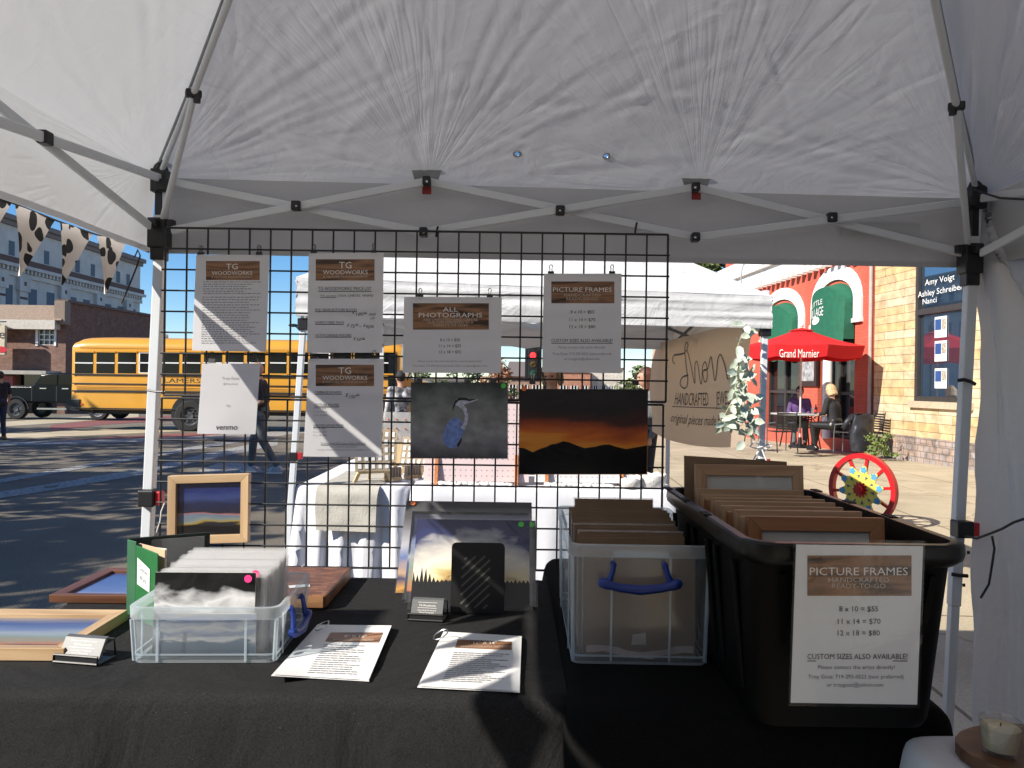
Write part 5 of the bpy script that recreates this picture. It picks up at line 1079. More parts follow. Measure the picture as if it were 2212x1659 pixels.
def val2(p0, p1, h0, h1, s):
    def f(u, v):
        p = Vector(p0).lerp(Vector(p1), u); d = (Vector(p1) - Vector(p0)).normalized(); n = Vector((d.y, -d.x, 0))
        z = p.z + ((h0 + (h1 - h0) * u) - p.z) * v
        return Vector((p.x, p.y, z)) + n * (.005 * math.sin(v * 11 + 3 * nz3(u * 3, v * 2, s)) * (1 - abs(2 * v - 1)) + .012 * nz3(u * 3, v * 7, s) + .006 * nz3(u * 14, v * 12, s + 2))
    return f
for A, B, h0, h1, s in ((a_, b_, 1.84, 1.80, 1), (d_, a_, 1.84, 1.84, 2), (b_, c_, 1.80, 1.82, 3), (c_, d_, 1.80, 1.82, 4)):
    m_ = MB(); m_.grid(val2(A, B, h0, h1, s), 60, 14); obj('valance', m_, M_roof2, tent2, smooth='all')
l0, l1 = W(656, 700, 5.0), W(622, 1175, 5.0); r0, r1 = W(1652, 715, 5.0), W(1644, 985, 5.0)
for p, q in ((l0, l1), (r0, r1)):
    m_ = MB(); m_.beam(ext(p, q, 2.05), ext(p, q, -.06), .037, .037); o = obj('leg', m_, M_white_steel, tent2, bevel=.004)
    bx('slider_bracket', ext(p, q, 1.79), (.065, .065, .075), M_black, par=tent2); bx('height_lock', ext(p, q, .93), (.055, .055, .055), M_black, par=tent2); bx('release_tab', ext(p, q, .935) + Vector((.04, -.01, 0)), (.03, .03, .045), M_red, par=tent2)
for x in (NX0 + .05, NX1 - .05): m_ = MB(); m_.beam((x, NY1 - .05, 2.05), (x, NY1 - .05, -.06), .037, .037); obj('leg', m_, M_white_steel, tent2)
for y in (NY0 + .06, NY1 - .06):
    for k in range(2):
        xa = NX0 + .05 + k * 1.485; xb = xa + 1.485
        for z0_, z1_ in ((2.02, 1.80), (1.80, 2.02)): m_ = MB(); m_.beam((xa, y + (.01 if z0_ > 1.9 else -.01), z0_), (xb, y, z1_), .014, .027); obj('truss_bar', m_, M_white_steel, tent2)
for x in (NX0 + .06, NX1 - .07):
    for k in range(2):
        ya = NY0 + .06 + k * 1.46; yb = ya + 1.46
        for z0_, z1_ in ((2.02, 1.80), (1.80, 2.02)): m_ = MB(); m_.beam((x + (.01 if z0_ > 1.9 else -.01), ya, z0_), (x, yb, z1_), .014, .027); obj('truss_bar', m_, M_blackm if k else M_white_steel, tent2)
for q in (a_, b_, c_, d_): m_ = MB(); m_.cyl(Vector(q) + Vector((0, 0, -.03)), P2 - Vector((0, 0, .05)), .011, n=6); obj('hip_rafter', m_, M_white_steel, tent2)
# brown banner on the right side of that stall
q0, q1 = W(1628, 700, 5.15), W(1400, 722, 8.6); q0b, q1b = W(1626, 958, 5.15), W(1400, 905, 8.6)
q1 = Vector((1.52, 8.3, 1.88)); q0 = Vector((1.585, 5.12, 1.86)); q1b = Vector((1.52, 8.3, .93)); q0b = Vector((1.585, 5.12, 1.03))
def ban(u, v, off=0.0):       # u from far to near, v from bottom to top
    p = q1b.lerp(q0b, u).lerp(q1.lerp(q0, u), v); dz = -.07 * math.sin(3.1 * u) * (1 - v) ** 2
    return p + Vector((-.025 * math.sin(u * 7 + v * 3) - .02 * nz3(u * 3, v * 3, 2) - off, 0, dz))
bn = thing('stall_banner', 'large brown jewellery stall banner with black script, hung inside the neighbouring canopy', 'banner', (1.55, 6.5, .95))
m_ = MB(); m_.grid(lambda u, v: ban(u, v), 50, 20); obj('fabric', m_, cloth('banner_fabric', (.62, .51, .40), .40, .05, 5), bn, smooth='all')
AS = 3.18 / .9
bf = lambda x, y: ban(x, 1 - y, .006)
m_ = MB(); write(m_, 'HANDCRAFTED', bf, .50, .60, .115, .36, .0); write(m_, 'JEWELRY', bf, .86, .60, .115, .19, .0); write(m_, 'original pieces made by luka', bf, .62, .78, .085, .62, .0, .35)
def script(pts, wd): 
    for a, b in zip(pts[:-1], pts[1:]):
        a, b = Vector(a), Vector(b); d = (b - a); n = Vector((-d.y * AS ** .5, d.x / AS ** .5)); n = n.normalized() if n.length else n; n = Vector((n.x * wd / 2.2, n.y * wd))
        m_.quad(*[bf(*q) for q in (a - n, b - n, b + n, a + n)])
def curve(P, k=8):            # Catmull-Rom through the points
    out = []
    for i in range(len(P) - 1):
        p0, p1, p2, p3 = [Vector(P[max(0, min(len(P) - 1, i + j))]) for j in (-1, 0, 1, 2)]
        for q in range(k):
            t = q / k; out.append(.5 * ((2 * p1) + (p2 - p0) * t + (2 * p0 - 5 * p1 + 4 * p2 - p3) * t * t + (3 * p1 - p0 - 3 * p2 + p3) * t ** 3))
    return out + [Vector(P[-1])]
script(curve([(.30, .26), (.27, .22), (.29, .17), (.36, .17), (.43, .16), (.47, .10), (.45, .06), (.43, .12), (.44, .28), (.45, .42), (.42, .50), (.36, .47), (.38, .40), (.46, .38)]), .009)
script(curve([(.46, .14), (.50, .28), (.53, .46), (.55, .30), (.57, .26), (.59, .32), (.60, .46), (.62, .44), (.64, .32), (.67, .28), (.69, .33), (.68, .43), (.65, .45), (.64, .36), (.70, .34), (.73, .24), (.75, .34), (.76, .45), (.78, .40), (.80, .26), (.82, .24), (.85, .32), (.87, .44), (.89, .44), (.92, .34)]), .008)
script([(.30, .68), (.97, .70)], .004)
obj('lettering', m_, M_ink, bn)
m_ = MB()
for cx, cy, rot in ((.955, .36, -.1), (.975, .72, .2), (.94, .75, -.5), (.985, .44, .4)):
    pts = []
    for i in range(17): t = i / 16 * 6.283; x, y = .016 * math.sin(t), .11 * math.cos(t); pts.append((cx + x * math.cos(rot) - y * math.sin(rot) / AS, cy + y * math.cos(rot) + x * AS * math.sin(rot)))
    script(pts, .005)
obj('leaf_outlines', m_, mat('banner_white_print', (.55, .50, .44), .7), bn)

# eucalyptus garland
def leaf(mb, c, d, up, ln, wd, cup=.2):
    d = d.normalized(); s = d.cross(up).normalized(); n = s.cross(d)
    pts = [c, c + d * ln * .3 + s * wd * .8 + n * ln * cup * .4, c + d * ln * .65 + s * wd * .85 + n * ln * cup * .3, c + d * ln, c + d * ln * .65 - s * wd * .85 + n * ln * cup * .3, c + d * ln * .3 - s * wd * .8 + n * ln * cup * .4, c + d * ln * .3, c + d * ln * .65 - n * ln * .02]
    mb.add(pts, [(0, 6, 1), (6, 7, 2, 1), (7, 3, 2), (0, 5, 6), (5, 4, 7, 6), (4, 3, 7)])
gl = thing('garland', 'pale green eucalyptus garland hanging from the right front leg of the neighbouring canopy', 'garland', W(1610, 960, 4.95))
rg = random.Random(11); stems = [[(1612, 700), (1600, 730), (1590, 760), (1596, 790), (1588, 820), (1592, 850), (1600, 880), (1612, 920), (1608, 955)], [(1595, 800), (1606, 830), (1618, 860), (1622, 890), (1628, 920)], [(1592, 840), (1580, 870), (1566, 895), (1560, 912)], [(1600, 880), (1588, 905), (1570, 918), (1556, 905)], [(1598, 775), (1612, 790), (1622, 815)]]
m_ = MB()
for st in stems: m_.tube([W(*q, 4.93) for q in st], .004, 5)
obj('stems', m_, mat('garland_stem', (.30, .32, .22), .7), gl, smooth=True)
m_ = MB()
for st in stems:
    for (x0, y0), (x1, y1) in zip(st[:-1], st[1:]):
        for k in range(5 if y0 > 750 else 3):
            f = rg.random(); c = W(x0 + (x1 - x0) * f, y0 + (y1 - y0) * f, 4.93 + rg.uniform(-.04, .03)); d = Vector((rg.uniform(-1, 1), rg.uniform(-.9, .2), rg.uniform(-.9, .5)))
            leaf(m_, c, d, Vector((rg.uniform(-.4, .4), -1, rg.uniform(-.1, .8))), rg.uniform(.065, .115), rg.uniform(.019, .031), rg.uniform(.1, .35))
obj('leaves', m_, mat('eucalyptus_leaf', (.48, .54, .44), .6, var=.5, vscale=9), gl, smooth='all')
m_ = MB(); c = W(1644, 965, 4.95)
m_.tube([c + Vector(q) for q in ((0, 0, 0), (-.05, -.01, .03), (-.075, -.01, 0), (-.04, -.01, -.01), (0, -.01, 0), (.05, -.01, .02), (.07, -.01, .01), (.03, -.01, -.012), (0, 0, 0))], .006, 6); m_.tube([c, c + Vector((-.05, -.01, -.08)), c + Vector((-.04, -.01, -.16))], .005, 6); m_.tube([c, c + Vector((.02, -.01, -.06)), c + Vector((.05, -.01, -.13)), c + Vector((.03, -.01, -.2))], .005, 6)
tag(obj('ribbon_bow', m_, M_white, loc=c, smooth=True), 'thin white ribbon bow tied round the neighbouring canopy right leg', 'ribbon')

# tables of the jewellery stall
M_wcloth = cloth('stall_white_cloth', (.74, .75, .80), .08, .12, 12)
draped('tablecloth', [(-1.41, 4.98), (-.68, 4.98), (-.68, 6.9), (-1.41, 6.9)], .74, -.05, 'white pleated cloth on the left table of the jewellery stall, under the linen runner', seed=3, m=M_wcloth, amp=.03, nf=40, flare=.07)
draped('tablecloth', [(-.66, 4.98), (1.10, 4.98), (1.10, 5.75), (-.66, 5.75)], .745, 0.0, 'white cloth on the long front table of the jewellery stall', seed=5, m=M_wcloth, amp=.034, nf=10, flare=.06)
folding_table('folding_table', 'folding table hidden under the pleated white cloth next door', -1.045, 5.94, .70, 1.86, .736)
folding_table('folding_table', 'folding table hidden under the long white cloth next door', .22, 5.365, 1.70, .70, .741)
M_linen = mat('beige_linen', (.44, .42, .37), .9, bump=.4, bscale=90, vscale=10)
m_ = MB()
def runner(u, v):
    x = -1.245 + .40 * u + .006 * math.sin(v * 7)
    if v < .5: return Vector((x, 5.0 + .85 * (1 - v * 2) - .03, .744 + .004 * nz3(u * 4, v * 9, 1)))
    q = (v - .5) * 2; return Vector((x - .02 * q * (u - .3), 4.97 - .03 * math.sin(min(1, q * 6) * 1.57) - .05 * q - .012 * nz3(u * 3, q * 3, 2), .744 - .27 * q - .01 * u * q))
m_.grid(runner, 20, 40); tag(obj('table_runner', m_, M_linen, loc=(-1.05, 4.95, .5), smooth='all'), 'beige linen runner hanging over the front of the pleated white table', 'table runner')
M_kraft = mat('kraft_card', (.45, .38, .31), .8); Wpine = wood('pine', (.50, .36, .19), (.62, .47, .27), 1, 'Z', .6)
def easel(label, x, y, s, rz):
    t = thing('easel', label, 'easel', (x, y, .746), rz); m_ = MB()
    for a, b in (((-.12, 0, 0), (.02, .05, .30)), ((.13, 0, 0), (-.01, .05, .30)), ((0, .20, 0), (.0, .06, .29)), ((-.10, -.02, .07), (.11, -.02, .075))):
        m_.beam(Vector(a) * s, Vector(b) * s, .018, .022)
    obj('frame', m_, Wpine, t, local=True); m_ = MB(); R = Matrix.Rotation(-.35, 3, 'X'); m_.box((0, .0, .19 * s), (.24 * s, .008, .24 * s), R); b = obj('display_board', m_, mat('burlap_board', (.34, .27, .19), .9, bump=.5, bscale=70), t, local=True)
    for i in range(5):
        for j in range(4): m_ = MB(); m_.box(Vector((0, 0, .19 * s)) + R @ Vector(((-.09 + .045 * i) * s, -.007, (-.085 + .055 * j) * s)), (.022 * s, .002, .036 * s), R); obj('earring_card', m_, M_white, b, local=True)
    return t
easel('pine easel with burlap board of earring cards, at the front of the pleated white table', -.93, 5.18, 1.0, .3)
easel('second pine easel with burlap board, farther back behind the first one', -.98, 5.75, 1.05, .1)
easel('third pine easel standing between the pleated table and the pegboards', -.70, 5.62, .9, -.2)
for k in range(3):
    x = (-.84, -.72, -.60)[k] + .03; t = thing('earring_stand', ('small wooden stand of earring cards, left one beside the pegboards', 'small wooden stand of earring cards, middle one beside the pegboards', 'small wooden stand of earring cards, right one beside the pegboards')[k], 'display stand', (x, 5.28 + .14 * k, .747), .4, 'earring stands next door')
    m_ = MB(); m_.box((0, 0, .012), (.12, .05, .024)); obj('block', m_, Wpine, t, local=True)
    for i in range(6): m_ = MB(); m_.box((-.05 + i * .02, 0, .055), (.004, .036, .07), .3); obj('earring_card', m_, M_kraft, t, local=True)
M_peg = mat('pink_pegboard', (.62, .50, .50), .7, var=.04); M_peg2 = mat('white_pegboard', (.66, .64, .65), .7, var=.04); M_orange = wood('orange_wood', (.38, .13, .04), (.52, .20, .07), 1.2, 'Z', .5)
def pegboard(label, x0, x1, y, m):
    t = thing('pegboard_display', label, 'pegboard', ((x0 + x1) / 2, y, .747), 0, 'pegboard displays next door'); w_ = x1 - x0
    m_ = MB(); m_.hexa([(-w_ / 2, 0, .02), (w_ / 2, 0, .02), (w_ / 2, .008, .02), (-w_ / 2, .008, .02), (-w_ / 2, .10, .55), (w_ / 2, .10, .55), (w_ / 2, .108, .55), (-w_ / 2, .108, .55)]); obj('board', m_, m, t, local=True)
    m_ = MB(); k = int(w_ / .035)
    for i in range(1, k):
        for j in range(1, 14): z = .02 + j * .037; y_ = .1 * (z - .02) / .53 - .0012; c = (-w_ / 2 + i * .035, y_, z); m_.box(c, (.005, .0015, .005))
    obj('holes', m_, mat('hole_dark', (.12, .09, .09), .9), t, local=True)
    for s in (-1, 1):
        m_ = MB(); m_.prism([(-.05, 0), (.16, 0), (.15, .03), (.10, .10), (.045, .19), (.02, .20), (-.02, .08)], (s * w_ * .38 - .01, 0, 0), (0, 1, 0), (0, 0, 1), .022); obj('foot', m_, M_orange, t, local=True)
pegboard('pink pegboard display with orange wooden feet, left of the two in the jewellery stall', -.58, .12, 5.12, M_peg)
pegboard('white pegboard display with orange wooden feet, right of the two in the jewellery stall', .16, .82, 5.14, M_peg2)
M_fluff = mat('white_fringe', (.72, .71, .69), .95, bump=.9, bscale=60)
def fringe(label, x0, x1, y):
    m_ = MB(); rr = random.Random(2)
    for k in range(60):
        x = x0 + (x1 - x0) * k / 59; m_.ball((x, y + rr.uniform(-.02, .02), .757 + rr.uniform(-.004, .006)), (.022, .03, .014), 6)
    tag(obj('fringe_trim', m_, M_fluff, loc=((x0 + x1) / 2, y, .747), smooth=True), label, 'fringe')
fringe('white fluffy trim lying on the front table, between the pink pegboard feet', -.46, .0, 5.05); fringe('white fluffy trim lying on the front table, between the white pegboard feet', .24, .66, 5.06)
for x, y, s, lb in ((.93, 5.10, 1.0, 'white scalloped basket at the right end of the jewellery table'), (.79, 5.06, .8, 'smaller white scalloped basket left of the end basket on the jewellery table')):
    m_ = MB(); m_.lathe([(0, 0), (.085 * s, 0), (.10 * s, .05 * s), (.105 * s, .085 * s), (.098 * s, .09 * s), (.092 * s, .05 * s), (.08 * s, .008), (0, .008)], n=28)
    m_.v = [p + Vector((0, 0, .008 * s * math.sin(8 * math.atan2(p.y, p.x)) if p.z > .07 * s else 0)) for p in m_.v]; m_.shift(Matrix.Translation((x, y, .747))); tag(obj('basket', m_, mat('white_basket', (.68, .66, .64), .8, bump=.6, bscale=40), loc=(x, y, .747), smooth='all'), lb, 'basket')
t = thing('acrylic_display', 'clear acrylic display with small coloured earrings, left of the heron print', 'display stand', (-.90, 6.3, .747))
m_ = MB(); m_.box((0, 0, .30), (.30, .01, .26)); obj('panel', m_, film('acrylic', clear=.97, milk=.35, rough=.1), t, local=True)
m_ = MB()
for i in range(4):
    for j in range(3): m_.ball((-.11 + .07 * i, -.01, .22 + .075 * j), .009, 6)
obj('earrings', m_, mat('earring_beads', (.45, .12, .06), .4, var=.9, vscale=9), t, local=True)
m_ = MB(); m_.box((0, .02, .09), (.32, .14, .17)); obj('base', m_, Wpine, t, local=True)
jc = [W(1066, 1000, 4.7), W(1070, 1040, 4.7)]

# ------------------------------------------------------------------ wagon wheel
wh = thing('wagon_wheel', 'red wagon wheel with a yellow and blue flower centre, standing on the pavement', 'wheel', (3.66, 8.0, .0), math.radians(-57))
Rw = .375; m_ = MB(); n = 48
def ring(r0, r1, y0, y1, mb):
    vs = []
    for r, y in ((r0, y0), (r1, y0), (r1, y1), (r0, y1)):
        vs += [(r * math.cos(6.2832 * k / n), y, Rw + r * math.sin(6.2832 * k / n)) for k in range(n)]
    mb.add(vs, [(a * n + k, a * n + (k + 1) % n, ((a + 1) % 4) * n + (k + 1) % n, ((a + 1) % 4) * n + k) for a in range(4) for k in range(n)])
M_wred = mat('wheel_red_paint', (.52, .012, .018), .3, var=.1)
ring(Rw - .05, Rw, -.03, .03, m_); obj('rim', m_, M_wred, wh, local=True, smooth=True)
for k in range(10):
    a = 6.2832 * k / 10 + .15; m_ = MB(); d = Vector((math.cos(a), 0, math.sin(a))); c = Vector((0, 0, Rw)); m_.beam(c + d * .05, c + d * (Rw - .045), .03, .03); obj('spoke', m_, M_wred, wh, local=True)
m_ = MB(); pts = []
for k in range(90): a = 6.2832 * k / 90; r = .215 + .038 * math.cos(10 * (a - .15)); pts.append((r * math.cos(a), r * math.sin(a)))
m_.prism(pts, (0, -.022, Rw), (1, 0, 0), (0, 0, 1), .012); obj('flower_plate', m_, mat('wheel_yellow_paint', (.80, .66, .10), .5), wh, local=True)
Mwb = mat('wheel_blue_paint', (.08, .32, .55), .5)
for k in range(10):
    m_ = MB(); a = 6.2832 * k / 10 + .15; c = Vector((.208 * math.cos(a), 0, .208 * math.sin(a)))
    p2 = [(c.x + (.032 + .005 * math.cos(5 * b)) * math.cos(b), c.z + (.032 + .005 * math.cos(5 * b)) * math.sin(b)) for b in [i * .2094 for i in range(30)]]
    m_.prism(p2, (0, -.036, Rw), (1, 0, 0), (0, 0, 1), .003); obj('blue_flower', m_, Mwb, wh, local=True)
Mgd_ = mat('wheel_grey_paint', (.12, .12, .15), .5)
for k in range(10): m_ = MB(); a = 6.2832 * (k + .5) / 10 + .15; d = Vector((math.cos(a), math.sin(a))); e = Vector((-d.y, d.x)); m_.prism([tuple(d * .11), tuple(d * .152 + e * .017), tuple(d * .152 - e * .017)], (0, -.0355, Rw), (1, 0, 0), (0, 0, 1), .002); obj('grey_dart', m_, Mgd_, wh, local=True)
m_ = MB(); p2 = [((.072 + .015 * math.cos(12 * b)) * math.cos(b), (.072 + .015 * math.cos(12 * b)) * math.sin(b)) for b in [i * .0873 for i in range(72)]]; m_.prism(p2, (0, -.038, Rw), (1, 0, 0), (0, 0, 1), .006); m_.cyl((0, -.09, Rw), (0, .06, Rw), .045, n=20); m_.cyl((0, -.10, Rw), (0, -.09, Rw), .03, n=16); obj('hub', m_, M_wred, wh, local=True)
# ------------------------------------------------------------------ street buildings on the right
BROT = math.asin(.064)
RB = thing('restaurant_building', 'red painted brick restaurant with white arches and green awnings', 'building', (8.5, 18.1, 0), BROT)
SB = thing('stone_building', 'tan sandstone office building with a tall lettered window', 'building', (8.5, 18.1, 0), BROT)
_inv = TM[RB.name].inverted()
def FW(px, py, xx=0.0):          # pixel -> (along, height) on the facade
    o = _inv @ Vector((0, 0, CZ)); d = _inv.to_3x3() @ (W(px, py, 1.0) - Vector((0, 0, CZ))); k = (xx - o.x) / d.x; p = o + d * k; return p.y, p.z
M_rbrick = brick('red_painted_brick', (.56, .115, .070), (.52, .10, .06), (.42, .075, .05), .075, .22, .006, .35, var=.10)
M_stone = brick('sandstone_blocks', (.58, .40, .19), (.62, .50, .34), (.20, .13, .07), .182, 1.25, .006, .9, var=.30, offset=.37)
M_awn = mat('green_awning_canvas', (.010, .115, .062), .8, bump=.05)
M_wtrim = mat('white_painted_stone', (.80, .79, .77), .6, var=.04, bump=.2, bscale=30)
M_dkframe = mat('dark_bronze_frame', (.045, .038, .035), .45)
def wall(mb, y0, y1, z0, z1, ops, th=.35, x=0.0):
    """wall in the plane x (outside faces -x), openings as (ya, yb, za, zb)"""
    ys_ = sorted({y0, y1, *[o[0] for o in ops], *[o[1] for o in ops]}); zs = sorted({z0, z1, *[o[2] for o in ops], *[o[3] for o in ops]})
    ins = lambda y, z: any(o[0] < y < o[1] and o[2] < z < o[3] for o in ops)
    for i in range(len(ys_) - 1):
        for j in range(len(zs) - 1):
            ya, yb, za, zb = ys_[i], ys_[i + 1], zs[j], zs[j + 1]
            if not ins((ya + yb) / 2, (za + zb) / 2): mb.add([(x, ya, za), (x, yb, za), (x, yb, zb), (x, ya, zb)], [(0, 3, 2, 1)])
    for ya, yb, za, zb in ops:
        mb.add([(x, ya, za), (x, yb, za), (x, yb, zb), (x, ya, zb), (x + th, ya, za), (x + th, yb, za), (x + th, yb, zb), (x + th, ya, zb)], [(0, 1, 5, 4), (1, 2, 6, 5), (2, 3, 7, 6), (3, 0, 4, 7)])
    mb.add([(x, y0, z0), (x, y1, z0), (x, y1, z1), (x, y0, z1), (x + 9, y0, z0), (x + 9, y1, z0), (x + 9, y1, z1), (x + 9, y0, z1)], [(1, 2, 6, 5), (0, 4, 7, 3), (3, 7, 6, 2), (4, 5, 6, 7)])
def arch(y0, y1, zs_, rise, k=14):
    w_ = (y1 - y0) / 2; return [(y0 + w_ - w_ * math.cos(math.pi * i / k), zs_ + rise * math.sin(math.pi * i / k)) for i in range(k + 1)]
yA1, yB1 = FW(1728, 700)[0], FW(1655, 700)[0]; yA2, yB2 = FW(1847, 700)[0], FW(1768, 700)[0]
yR = FW(1567, 600)[0]
zs1, zs2 = FW(1735, 684)[1], FW(1845, 645)[1]
ops = [(yA2, yB2, .15, zs2 + .05), (yA1, yB1, .15, zs1 + .25), (FW(1627, 590)[0], FW(1592, 590)[0], 5.6, 7.2)]
m_ = MB(); wall(m_, 0.02, yR, -.4, 11, ops); obj('wall', m_, M_rbrick, RB, local=True)
def part(name, mb, m, P, **k): return obj(name, mb, m, P, local=True, **k)
def arch_band(y0, y1, zsp, rise, wd, prot, nm, tail=.5):
    m_ = MB(); inn = arch(y0, y1, zsp, rise); out = arch(y0 - wd, y1 + wd, zsp, rise + wd)
    for a, b, c, d in zip(inn[:-1], inn[1:], out[1:], out[:-1]): m_.hexa([(0.02, a[0], a[1]), (0.02, b[0], b[1]), (0.02, c[0], c[1]), (.02, d[0], d[1]), (-prot, a[0], a[1]), (-prot, b[0], b[1]), (-prot, c[0], c[1]), (-prot, d[0], d[1])])
    for ya, yb in ((y0 - wd, y0), (y1, y1 + wd)): m_.span((-prot, ya, zsp - tail), (.02, yb, zsp)); m_.span((-prot - .03, ya - .03, zsp - tail - .10), (.02, yb + .03, zsp - tail))
    part(nm, m_, M_wtrim, RB)
rise2 = (FW(1803, 606)[1] - zs2); rise1 = max(.5, FW(1700, 645)[1] - zs1)
arch_band(yA2, yB2, zs2, rise2, .36, .06, 'window_arch'); arch_band(yA1, yB1, zs1, rise1, .34, .06, 'window_arch')
for (y0, y1, zsp, rise) in ((yA2, yB2, zs2, rise2), (yA1, yB1, zs1, rise1)):     # brick tympanum behind the awning
    m_ = MB(); pts = arch(y0, y1, zsp, rise); m_.prism([(p[0], p[1]) for p in pts] , (.012, 0, 0), (0, 1, 0), (0, 0, 1), .01); part('transom', m_, M_dkframe, RB)
def awning(y0, y1, zbot, zsp, rise, prot, label):
    m_ = MB(); pr = arch(y0 + .03, y1 - .03, zsp - .05, rise - .05, 16); n = len(pr); mid = (y0 + y1) / 2
    fr = []
    for y, z in pr:        # dome front: the arch swells out and down
        t = (y - mid) / ((y1 - y0) / 2); fr.append((-prot * (1 - .45 * t ** 4), y, zsp - .08 + (z - zsp) * .93))
    bk = [(-.005, y, z) for y, z in pr]; low = [(p[0] - .04, p[1], zbot + .18) for p in fr]; hem = []
    m_.add(bk + fr + low, [(i, i + 1, n + i + 1, n + i) for i in range(n - 1)] + [(n + i, n + i + 1, 2 * n + i + 1, 2 * n + i) for i in range(n - 1)])
    m_.add([(-.005, y0 + .03, zbot + .18), low[0], fr[0], bk[0]], [(0, 1, 2, 3)]); m_.add([(-.005, y1 - .03, zbot + .18), low[-1], fr[-1], bk[-1]], [(3, 2, 1, 0)])
    vs = []; k = 48
    for i in range(k + 1):
        f = i / k * (n - 1); a = min(int(f), n - 2); p = Vector(low[a]).lerp(Vector(low[a + 1]), f - a); vs += [p, p - Vector((0.0, 0, .12 + .05 * abs(math.sin(i / k * math.pi * 6))))]
    m_.add(vs, [(2 * i, 2 * i + 2, 2 * i + 3, 2 * i + 1) for i in range(k)])
    o = part('awning', m_, M_awn, RB); return o, fr, low
aw1, _, _ = awning(yA1, yB1 - .1, FW(1735, 765)[1] - .2, zs1, rise1, .35, '')
aw2, fr2, lo2 = awning(yA2, yB2 - .1, FW(1845, 748)[1], zs2, rise2, .40, '')
m_ = MB()
def awf(x, y):          # lettering wraps the awning's far half
    i = 8 + x * 8; a = min(int(i), 15); f = Vector(fr2[a]).lerp(Vector(fr2[a + 1]), i - a); l = Vector(lo2[a]).lerp(Vector(lo2[a + 1]), i - a); return f.lerp(l, y) + Vector((-.012, 0, 0))
mir = lambda x, y: awf(.58 - x, y)
write(m_, 'LITTLE', mir, .37, .26, .10, .50, .03); write(m_, 'VILLAGE', mir, .36, .44, .17, .62, .05)
m_.add([mir(.36, .60)] + [mir(.36 + .17 * math.cos(t), .60 + .075 * math.sin(t)) for t in [i * .349 for i in range(18)]], [(0, 1 + (i + 1) % 18, 1 + i) for i in range(18)])
obj('lettering', m_, M_white, aw2, local=True)
# shop front below the awnings
for y0, y1, z1, nm in ((yA2, yB2, 2.85, 'window'), (yA1, yB1, 2.9, 'window')):
    m_ = MB(); m_.span((.20, y0, .15), (.24, y1, 4.6)); g = part(nm, m_, M_glassdark, RB)
    m_ = MB()
    for a in (0, .5, 1): yy = y0 + (y1 - y0) * a; m_.span((.12, yy - .05, .15), (.19, yy + .05, 4.4))
    for z in (.18, 1.3, 2.6): m_.span((.13, y0, z - .04), (.188, y1, z + .04))
    obj('window_frame', m_, M_dkframe, g, local=True)
ym0, ym1 = FW(1768, 800)[0], FW(1732, 800)[0]; zm0, zm1 = FW(1750, 834)[1], FW(1750, 776)[1]
if ym1 - ym0 < .3: ym1 = ym0 + .9
m_ = MB(); m_.span((-.07, ym0, zm0), (.0, ym1, zm1 + .1)); mbx = part('menu_board', m_, mat('dark_wood_case', (.04, .02, .015), .5), RB)
m_ = MB(); m_.span((-.076, ym0 + .12, zm0 + .14), (-.071, ym1 - .12, zm1 - .05)); obj('menu_sheet', m_, mat('menu_print', (.34, .33, .34), .4, var=.5, vscale=9), mbx, local=True)
yc = FW(1791, 800)[0]; m_ = MB(); m_.cyl((-.03, yc, .1), (-.03, yc, 2.9), .13, n=16); part('column', m_, M_wtrim, RB, smooth=True)
# cornice band with dentils, upper window, sign lamp
zc = FW(1885, 540)[1] - .1
m_ = MB(); zb = FW(1650, 622)[1]; m_.span((-.30, 0.3, zb + .55), (.0, yR, zb + 1.05)); m_.span((-.18, .3, zb + .25), (.0, yR, zb + .55))
k = 0; y = .35
while y < yR - .2: m_.span((-.27, y, zb), (.0, y + .16, zb + .25)); y += .36
part('cornice', m_, M_wtrim, RB)
o = ops[2]; m_ = MB(); m_.span((.10, o[0], o[2]), (.14, o[1], o[3])); g = part('window', m_, M_glassdark, RB)
m_ = MB(); gm = mat('green_window_frame', (.02, .10, .07), .5)
for yy in (o[0], (o[0] + o[1]) / 2, o[1]): m_.span((.02, yy - .07, o[2]), (.09, yy + .07, o[3]))
m_.span((-.12, o[0] - .12, o[2] - .22), (.08, o[1] + .12, o[2] - .002)); obj('window_frame', m_, gm, g, local=True)
y_l, z_l = FW(1672, 652); pl = [(-.02, y_l - .1, z_l + 1.1), (-.5, y_l, z_l + 1.45), (-1.0, y_l, z_l + 1.1), (-1.05, y_l, z_l + .35)]
m_ = MB(); m_.tube([tuple(q) for q in curve([(p[0], p[2]) for p in pl])] and [(q.x, y_l, q.y) for q in curve([(p[0], p[2]) for p in pl])], .025, 8); lampo = part('wall_lamp', m_, mat('lamp_grey', (.35, .35, .35), .4), RB, smooth=True)
m_ = MB(); m_.lathe([(.03, .15), (.07, .1), (.16, -.08), (.14, -.08), (.05, .08)], (-1.05, y_l, z_l + .25), 14); obj('lamp_shade', m_, M_white, lampo, local=True, smooth=True)
m_ = MB(); m_.cyl((-.05, .06, -.2), (-.05, .06, 9), .045, n=10); part('downpipe', m_, mat('downpipe_grey', (.42, .36, .33), .5), RB)

